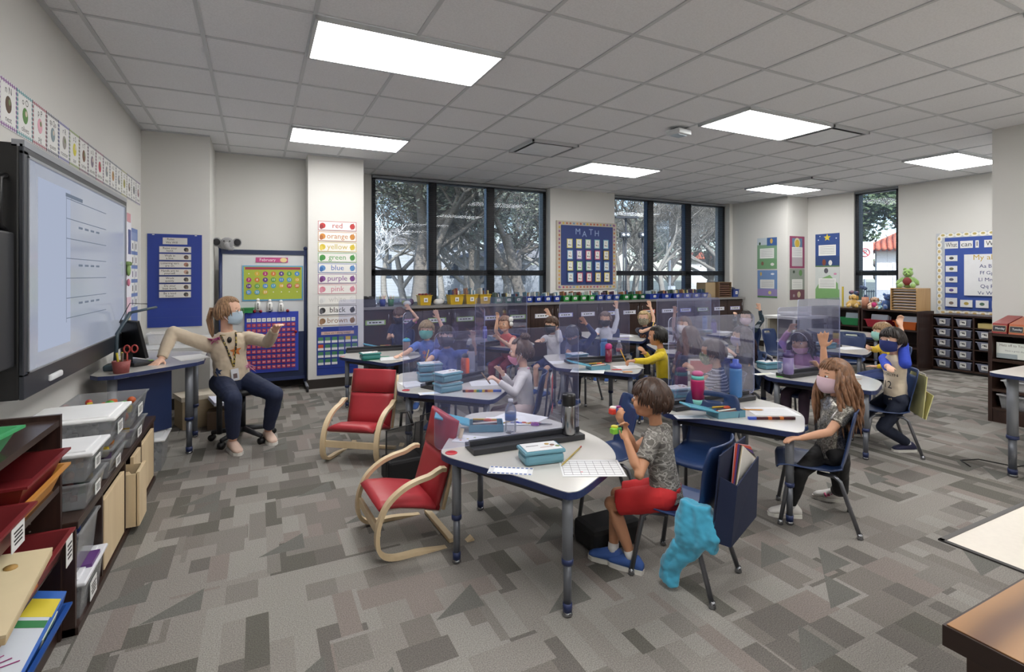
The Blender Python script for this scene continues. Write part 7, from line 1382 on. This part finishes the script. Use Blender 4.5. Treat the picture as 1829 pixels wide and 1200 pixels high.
# ---- jersey boy
def navm(c): return {'mask': c}
k3 = person(1600, 4.15, 52, 'boy in cream basketball jersey over blue sleeves with navy mask', 'c', '#1d1512', {'front': 'bangs', 'mask': '#1c2a66', 'side': -.3, 'nape': -.6}, shirt='#cdbfa8', sleeve='none', pants='#1c2438', shoe_c=('', '#2a2c4a'), mask=True, lean=2, hy=8, hz=.43, tall=.03, L=(1608, 578, 4.2), Rh=(1588, 655, 3.98), hintL=V((0, 0, .7)) + V((.6, .35, 0)), curlL=.5, curlR=.4, palmL=V((-.5, -.8, 0)), fL=(1622, 806), fR=(1538, 778), vox=.0058, seed=7, chair_a=72, chair_c=(1576, 4.2), chairlab='navy student chair of the jersey boy with a yellow folder')
c = MB(); S_ = k3['NB'] - k3['sp'] * .035 + k3['ls'] * .108; E_, W_ = k3['EL'], k3['WL']; c.tube([S_, S_.lerp(E_, .5), E_], [.0435, .039, .035], WHITE, 14); c.ball(E_, .035, WHITE); c.ball(S_, .0435, WHITE); c.tube([E_, E_.lerp(W_, .35)], [.034, .031], WHITE, 14)
fuse(c, 'blue_sleeve', k3['t'], k3['base'], mat('#2b45b4', .8, var=.06), .006, 3, (.003, 22)); c = MB(); S_ = k3['NB'] - k3['sp'] * .035 - k3['ls'] * .108; E_, W_ = k3['ER'], k3['WR']; c.tube([S_, S_.lerp(E_, .5), E_], [.0435, .039, .035], WHITE, 14); c.ball(E_, .035, WHITE); c.ball(S_, .0435, WHITE); c.tube([E_, E_.lerp(W_, .3)], [.034, .03], WHITE, 14); fuse(c, 'blue_sleeve', k3['t'], k3['base'], mat('#2b45b4', .8, var=.06), .006, 3, (.003, 22))
X = frame(k3['P'] + k3['sp'] * .17 + k3['fs'] * .1, k3['ls'], k3['sp']); decal(k3['shirt'], [tshape('BROOKLYN', .03, 0, .03), tshape('12', .085, 0, -.055)], k3['base'], X, mat('#1d1d22', .7), 'jersey_lettering', k3['t'])
# ---- the others
HS = {'front': 'short'}; HBG = {'front': 'bangs'}
def st(**k): return k
k4 = person(1592, 5.45, 70, 'blond child in yellow sweatshirt behind the jersey boy', 'c', '#8a6f50', st(front='bangs', mask='#8fc0b8'), shirt='#d8b81c', sleeve='long', mask=True, lean=10, Rh=(1540, 624, 5.25), pants='#2a3a6a', seed=8, vox=.0068, chairlab='navy student chair under the yellow sweatshirt child')
k5 = person(1443, 4.85, 24, 'dark haired girl in pink sweater and white headband with arm up', 'c', '#2c2028', st(front='bangs', long=.13, side=-.5, mask='#d8a8c0', n=26), shirt='#b57fae', sleeve='long', lean=16, hp=12, mask='chin', Rh=(1410, 590, 4.8), L=(1462, 655, 4.6), pants='#4a3a4a', palmR=V((-.4, -.9, 0)), seed=9, vox=.0065, chairlab='navy student chair under the pink sweater girl')
a = MB(); MH = k5['MH']; a.tube([MH @ V((.035 + .01 * math.cos(q), math.sin(q) * .079, .012 * 0 + .1 * math.cos(q))) for q in [R(-75 + i * 15) for i in range(11)]], .006, mat('#e6e2e6', .4), 8, flat=(1, .5)); a.build('headband', k5['t'], off=k5['base'])
k6 = person(1336, 5.0, 78, 'long dark haired girl in black floral jacket beside the divider rim', 'c', '#33252a', st(front='long', long=.24, side=-.6, mask='#c4b8d4', n=36), smat=spots('floral', '#1c1e2c', ['#c88a3a', '#d8d4dc', '#3a4a6a', '#c9a0a8', '#2a2c3a', '#23253a'], 16, .3), sleeve='long', pants='#22242e', mask=True, L=(1312, 634, 4.72), Rh=(1318, 628, 5.0), lean=6, seed=10, vox=.0065, chairlab='navy student chair under the floral jacket girl')
k7 = person(1334, 7.3, 12, 'boy in dark varsity jacket raising both hands by the counter', 'c', '#221a18', st(front='short', mask='#e0c8d0'), smat=camo('varsity', ['#20303a', '#2a3e48', '#1d2630', '#8a9098'], 9), sleeve='long', pants='#22242c', mask=True, L=(1357, 553, 7.2), Rh=(1312, 558, 7.1), hintL=V((.9, -.4, -.2)), hintR=V((-.9, .4, -.2)), seed=11, vox=.007, curlR=.8, chairlab='navy student chair under the varsity jacket boy')
k8 = person(1292, 3.98, 94, 'boy in navy and white striped shirt with green camouflage mask', 'b', '#4a3a34', st(front='short', side=-.15, nape=-.5, maskmat=camo('mask_camo', ['#4a5a3a', '#7a8a5a', '#2f3a2a', '#97a070'], 40, (1, 1, 1))), smat=stripes('stripe_navy', '#2c3350', '#b9bcc8', 42, .3), pants='#26304a', mask=True, lean=8, L=(1240, 668, 3.9), Rh=(1236, 660, 4.0), hintL=V((0, 0, -1)) + V((.2, .1, 0)), curlL=.8, curlR=.8, seed=12, vox=.0055, hp=6, chairlab='navy student chair under the striped shirt boy')
k9 = person(1186, 5.02, 88, 'black haired child in yellow sweater writing at the pink bottle table', 'b', '#16120f', st(front='back', side=-.3), shirt='#cdb41a', sleeve='long', pants='#2a2c34', lean=6, hp=4, L=(1128, 645, 4.8), Rh=(1152, 630, 4.95), hintR=V((0, 0, -1)), curlL=.9, curlR=.3, seed=13, vox=.0055, chairlab='navy student chair under the yellow sweater child')
a = MB(); pw = k9['WL'] + k9['f'] * .06; a.tube([pw + V((0, 0, -.03)), pw + V((-.05, .03, .10))], .0045, mat('#d8a030', .5), 7); tag(a.build('pencil', off=pw, loc=pw), 'yellow pencil held by the yellow sweater child', 'pencil')
a = MB(); p0 = k9['NB'] + k9['sp'] * .002; a.tube([p0 + k9['ls'] * .046 * math.cos(q) + k9['fs'] * .041 * math.sin(q) for q in [i * PI / 8 for i in range(16)]], .006, WHITE, 6, closed=True); a.build('white_collar', k9['t'], off=k9['base'])
k10 = person(1156, 7.2, 18, 'light haired child in navy shirt with bandana mask raising an arm', 'c', '#a08a62', st(front='short', maskmat=camo('bandana', ['#8a8270', '#4a4840', '#b0a890', '#6a6454'], 50, (1, 1, 1))), shirt='#1b1e36', mask=True, L=(1162, 548, 7.2), Rh=(1165, 585, 7.0), hintL=V((1, -.4, -.1)), hintR=V((-1, .3, -.6)), curlR=.9, pants='#1f2028', seed=14, vox=.007, side=4, chairlab='navy student chair under the bandana mask child')
X = frame(k10['P'] + k10['sp'] * .2 + k10['fs'] * .1, k10['ls'], k10['sp']); decal(k10['shirt'], [tshape('GO', .06, -.02, 0)], k10['base'], X, mat('#c8822c', .7), 'shirt_lettering', k10['t'])
a = MB(); pw = k10['WR'] + k10['f'] * .05; a.tube([pw + V((0, 0, -.06)), pw + V((.05, 0, .08))], .005, mat('#d8b030', .5), 7); tag(a.build('pencil', off=pw, loc=pw), 'yellow pencil held up by the bandana mask child', 'pencil')
k11 = person(1226, 6.25, 30, 'girl with long wavy hair and white mask raising a bare arm high', 'c', '#5c4640', st(front='long', long=.22, side=-.6, mask='#e0dde2', n=34, wave=.018), shirt='#b9a4a4', sleeve='short', mask=True, Rh=(1203, 543, 6.2), L=(1240, 625, 6.0), hintR=V((-.6, .3, .2)), pants='#3a3a4a', seed=15, vox=.0068, chairlab='navy student chair under the white masked girl')
k12 = person(1083, 7.15, 12, 'child in white long sleeved top reaching up beside the counter', 'c', '#6a5a56', st(front='short', mask='#2a2a30'), shirt='#c9cbd6', sleeve='long', mask=True, L=(1102, 545, 7.1), Rh=(1063, 598, 6.7), hintL=V((.7, -.3, 0)), pants='#2a2c3a', seed=16, vox=.007, hp=10, chairlab='navy student chair under the white sleeved child')
k13 = person(1040, 5.85, 30, 'child in dark hooded top bowed over the table writing', 'b', '#1c1a24', st(front='bangs', mask='#1c1e26'), shirt='#24305a', sleeve='long', mask=True, lean=24, hp=38, L=(1047, 578, 5.75), Rh=(1014, 628, 5.45), hintL=V((.6, -.2, -.2)), curlR=.9, pants='#23262e', seed=17, vox=.0065, chairlab='navy student chair under the bowed child')
k14 = person(990, 6.25, 38, 'boy in white polo shirt and black mask stretching one arm up', 'c', '#4a3428', st(front='bangs', mask='#1c1e26'), shirt='#d4d3d6', sleeve='short', mask=True, lean=6, side=-0, hy=5, L=(975, 545, 6.3), hintL=V((.7, .1, .2)), Rh=(962, 608, 6.0), shorts=True, pants='#1f2c5a', seed=18, vox=.0065, chairlab='navy student chair under the white polo boy')
a = MB(); p0 = k14['NB'] + k14['sp'] * .004; a.tube([p0 + k14['ls'] * .05 * math.cos(q) + k14['fs'] * .045 * math.sin(q) for q in [i * PI / 8 for i in range(16)]], [.009] * 16, WHITE, 6, closed=True); a.build('collar', k14['t'], off=k14['base'])
k15 = person(940, 4.02, 95, 'small girl with hair bun and pink mask under her chin', 'c', '#4e3c34', st(front='back', side=-.2, nape=-.5, bun=1, mask='#d890a8'), shirt='#cdc9c8', sleeve='long', mask='chin', lean=4, Rh=(898, 668, 3.98), L=(890, 681, 3.78), hintR=V((0, 0, -1)), curlR=.1, curlL=.8, palmR=V((-.9, -.4, 0)), pants='#c9b8b4', seed=19, vox=.0052, chairlab='navy student chair under the bun girl')
a = MB(); p0 = k15['NB'] + k15['sp'] * .004; a.tube([p0 + k15['ls'] * .047 * math.cos(q) + k15['fs'] * .042 * math.sin(q) for q in [i * PI / 8 for i in range(16)]], .007, mat('#c888a0', .8), 6, closed=True); a.build('collar', k15['t'], off=k15['base'])
a = MB(); pw = k15['WL'] + k15['f'] * .06; a.tube([pw + V((0, 0, -.02)), pw + V((-.05, .05, .06))], .0045, mat('#7a6248', .5), 7); tag(a.build('pencil', off=pw, loc=pw), 'brown pencil held by the bun girl', 'pencil')
k16 = person(908, 6.4, 32, 'little girl in coral sleeveless top with white hair bow', 'c', '#8a7068', st(front='side', side=-.3, nape=-.6), shirt='#c0564e', sleeve='none', lean=10, Rh=(888, 570, 6.25), hintR=V((-.3, -.1, -1)), L=(893, 605, 6.1), curlR=.4, pants='#6a1c2c', seed=20, vox=.0065, chairlab='navy student chair under the coral top girl')
a = MB(); c_ = k16['hc'] + k16['hl'] * .085 + k16['hu'] * .03; a.ball(c_ + k16['hu'] * .03, (.03, .03, .035), WHITE); a.ball(c_ - k16['hu'] * .025, (.03, .03, .03), WHITE); a.ball(c_, .014, WHITE); a.build('hair_bow', k16['t'], off=k16['base'])
k17 = person(802, 4.98, 24, 'boy in blue printed shirt and black mask raising his hand', 'c', '#2d201c', st(front='bangs', side=-.3, mask='#26262e'), shirt='#5670bc', mask=True, lean=8, hy=12, L=(846, 606, 4.8), Rh=(734, 671, 4.35), hintL=V((.8, -.5, -.5)), hintR=V((-.6, 0, -.6)), curlR=.8, pants='#2a3050', seed=21, vox=.0055, tall=.02, chairlab='navy student chair under the blue shirt boy')
X = frame(k17['P'] + k17['sp'] * .15 + k17['fs'] * .1, k17['ls'], k17['sp']); decal(k17['shirt'], [starshape(-.05, -.01, .035, 3), starshape(.05, -.01, .035, 3), starshape(.0, .03, .03, 4), starshape(.0, -.05, .03, 6)], k17['base'], X, mat('#8fa0d0', .7), 'shirt_print', k17['t'])
a = MB(); pw = k17['WR'] + (k17['WR'] - k17['ER']).normalized() * .05; a.tube([pw + V((0, 0, -.03)), pw + V((.05, .0, .13))], .005, mat('#c8a04a', .5), 7); tag(a.build('pencil', off=pw, loc=pw), 'yellow pencil held by the blue shirt boy', 'pencil')
k18 = person(764, 5.75, 10, 'blond boy with teal mask in blue tee raising his hand', 'c', '#8f7a58', st(front='bangs', vol=1.5, mask='#6ab0a8'), shirt='#5c78c4', mask=True, lean=10, L=(783, 568, 5.7), Rh=(712, 636, 5.4), hintL=V((.7, -.3, 0)), hintR=V((-.6, 0, -.6)), pants='#2a3050', seed=22, vox=.006, chairlab='navy student chair under the blond boy')
X = frame(k18['P'] + k18['sp'] * .17 + k18['fs'] * .1, k18['ls'], k18['sp']); decal(k18['shirt'], [starshape(-.02, .03, .035, 6), starshape(.03, -.015, .03, 5), starshape(-.02, -.02, .02, 4)], k18['base'], X, mat('#c07a86', .7), 'shirt_print', k18['t'])
k19 = person(716, 7.0, 15, 'boy in plain navy shirt farthest left by the counter', 'c', '#5a4640', st(front='bangs', mask='#23263a'), shirt='#1f2748', mask=True, hz=.46, lean=6, hp=22, L=(733, 553, 6.9), Rh=(700, 600, 6.8), hintL=V((.8, -.3, -.2)), curlR=.6, pants='#1f2433', seed=23, vox=.007, chairlab='navy student chair under the farthest left boy')
k20 = person(1236, 4.95, 165, 'child with long brown hair and mauve top seen from behind', 'b', '#4a3430', st(front='long', long=.22, side=-.6, nape=-.7, n=34), shirt='#6a4258', sleeve='short', pants='#5a3a56', seed=24, vox=.0068, chairlab='navy student chair under the mauve top child')
# small bags with key chains on chairs near bun girl and mauve child
for kk, lab in ((k15, 'navy seat pocket with white and red folder behind the bun girl'), (k20, 'dark seat pocket with small clear badge behind the mauve child'), (k6, 'dark seat pocket hung behind the floral jacket girl'), (k3, 'pale yellow folder pocket behind the jersey boy')):
    cp = V((kk['P'].x, kk['P'].y, 0)) + kk['f'] * .065; fz = kk['f']
    if kk is k3: cp = at_d(1576, 491, 4.2); cp.z = 0; fz = face(72, 1600)
    t = thing('chair_pocket', lab, 'seat pocket', cp, rz_of(fz)); a = MB(); m = NF if kk is not k3 else mat('#c9c48a', .7); sheetsolid(a, [(-.17, -.245, .64), (.17, -.245, .64), (.175, -.215, .32), (-.175, -.215, .32)], .006, m); sheetsolid(a, [(-.17, -.285, .50), (.17, -.27, .53), (.175, -.235, .31), (-.175, -.235, .31)], .006, m); a.build('pocket_back', t)
    a = MB(); a.box((.02, -.262, .52), (.22, .004, .26), mat('#d8d4d0', .6)); a.box((.03, -.268, .50), (.2, .004, .27), mat('#b8403c', .6)); a.build('folders', t)
# glasses on the boy with raised hands
def glasses(kk, col, r_=.02):
    MH = kk['MH']; s1 = kk['hd'][1]; s0 = kk['hd'][0]; s2 = kk['hd'][2]; a = MB()
    for sg in (1, -1): a.tube([MH @ V((s1 * 1.06, sg * s0 * .42 + r_ * math.cos(q), s2 * .05 + r_ * .8 * math.sin(q))) for q in [i * PI / 7 for i in range(14)]], .0014, col, 5, closed=True); a.tube([MH @ V((s1 * 1.02, sg * (s0 * .42 + r_), s2 * .07)), MH @ V((0, sg * s0 * 1.13, s2 * .05))], .0014, col, 5)
    a.tube([MH @ V((s1 * 1.07, -s0 * .42 + r_, s2 * .06)), MH @ V((s1 * 1.07, s0 * .42 - r_, s2 * .06))], .0014, col, 5); a.build('glasses', kk['t'], off=kk['base'])
glasses(k7, BLACK, .019)
# ---- teacher
k0 = person(415, 4.38, -14, 'teacher in cream star sweater with lanyard pointing at the whiteboard', 'c', '#957558', st(front='back', side=-.3, nape=-.55, pony=1, mask='#a9bccb'), shirt='#c3b39c', sleeve='long', pants='#1d2743', pmat='tight', shoe_c=('', '#cdb3a4'), mask=True, D=ADULT, hz=.52, lean=4, side=7, hy=52, Rh=(288, 642, 4.0), L=(492, 588, 4.16), hintR=V((-.3, .3, .6)), hintL=V((.5, .1, -.8)), curlL=.35, curlR=.12, palmL=V((0, 0, -1)), fL=(479, 788), fR=(416, 806), vox=.0068, seat=False, seed=30, socks=None)
glasses(k0, mat('#8a8478', .3, .6), .024)
P_, sp_, ls_, fs_ = k0['P'], k0['sp'], k0['ls'], k0['fs']; X = frame(P_ + sp_ * .25 + fs_ * .2, ls_, sp_)
for (x, y, r_, c) in ((-.11, .15, .045, '#c0508c'), (.03, .03, .05, '#c8763c'), (-.115, -.12, .034, '#2c3a5c'), (.12, -.13, .034, '#c98aa8')): decal(k0['shirt'], [starshape(x, y, r_, 5)], k0['base'], X, mat(c, .8), 'star_patch', k0['t'], .003)
me = k0['shirt'].data; bv = BVHTree.FromPolygons([v.co.copy() for v in me.vertices], [tuple(p.vertices) for p in me.polygons]); a = MB()
for x0, y0, x1, y1 in ((-.062, .20, .0, -.10), (.062, .20, .0, -.10)):
    pts = []
    for i in range(14):
        q = X @ V((x0 + (x1 - x0) * i / 13, y0 + (y1 - y0) * i / 13, 0)) - k0['base']; h = bv.ray_cast(q + fs_ * .15, -fs_, .6); pts.append((h[0] if h[0] is not None else q) + fs_ * .006 + k0['base'])
    a.tube(pts, .007, checker('#1b1b1d', '#a8924a', 40), 6, flat=(1, .4))
lan = a.build('lanyard', k0['t'], off=k0['base']); a = MB(); pb = pts[-1] - sp_ * .055 + fs_ * .012; Xb = frame(pb, ls_, sp_); a.T = Xb; a.box((0, -.01, 0), (.06, .1, .006), mat('#d0d2d8', .4), bev=.002); a.box((0, -.02, .0036), (.03, .04, .001), mat('#6a5a5a', .6)); a.T = None; a.build('badge', lan, off=k0['base'])
a = MB(); q = X @ V((-.005, .13, 0)) - k0['base']; h = bv.ray_cast(q + fs_ * .15, -fs_, .6); c_ = (h[0] if h[0] is not None else q) + k0['base'] + fs_ * .01; a.ball(c_, (.018, .015, .026), BLACK); a.build('microphone', k0['t'], off=k0['base'])
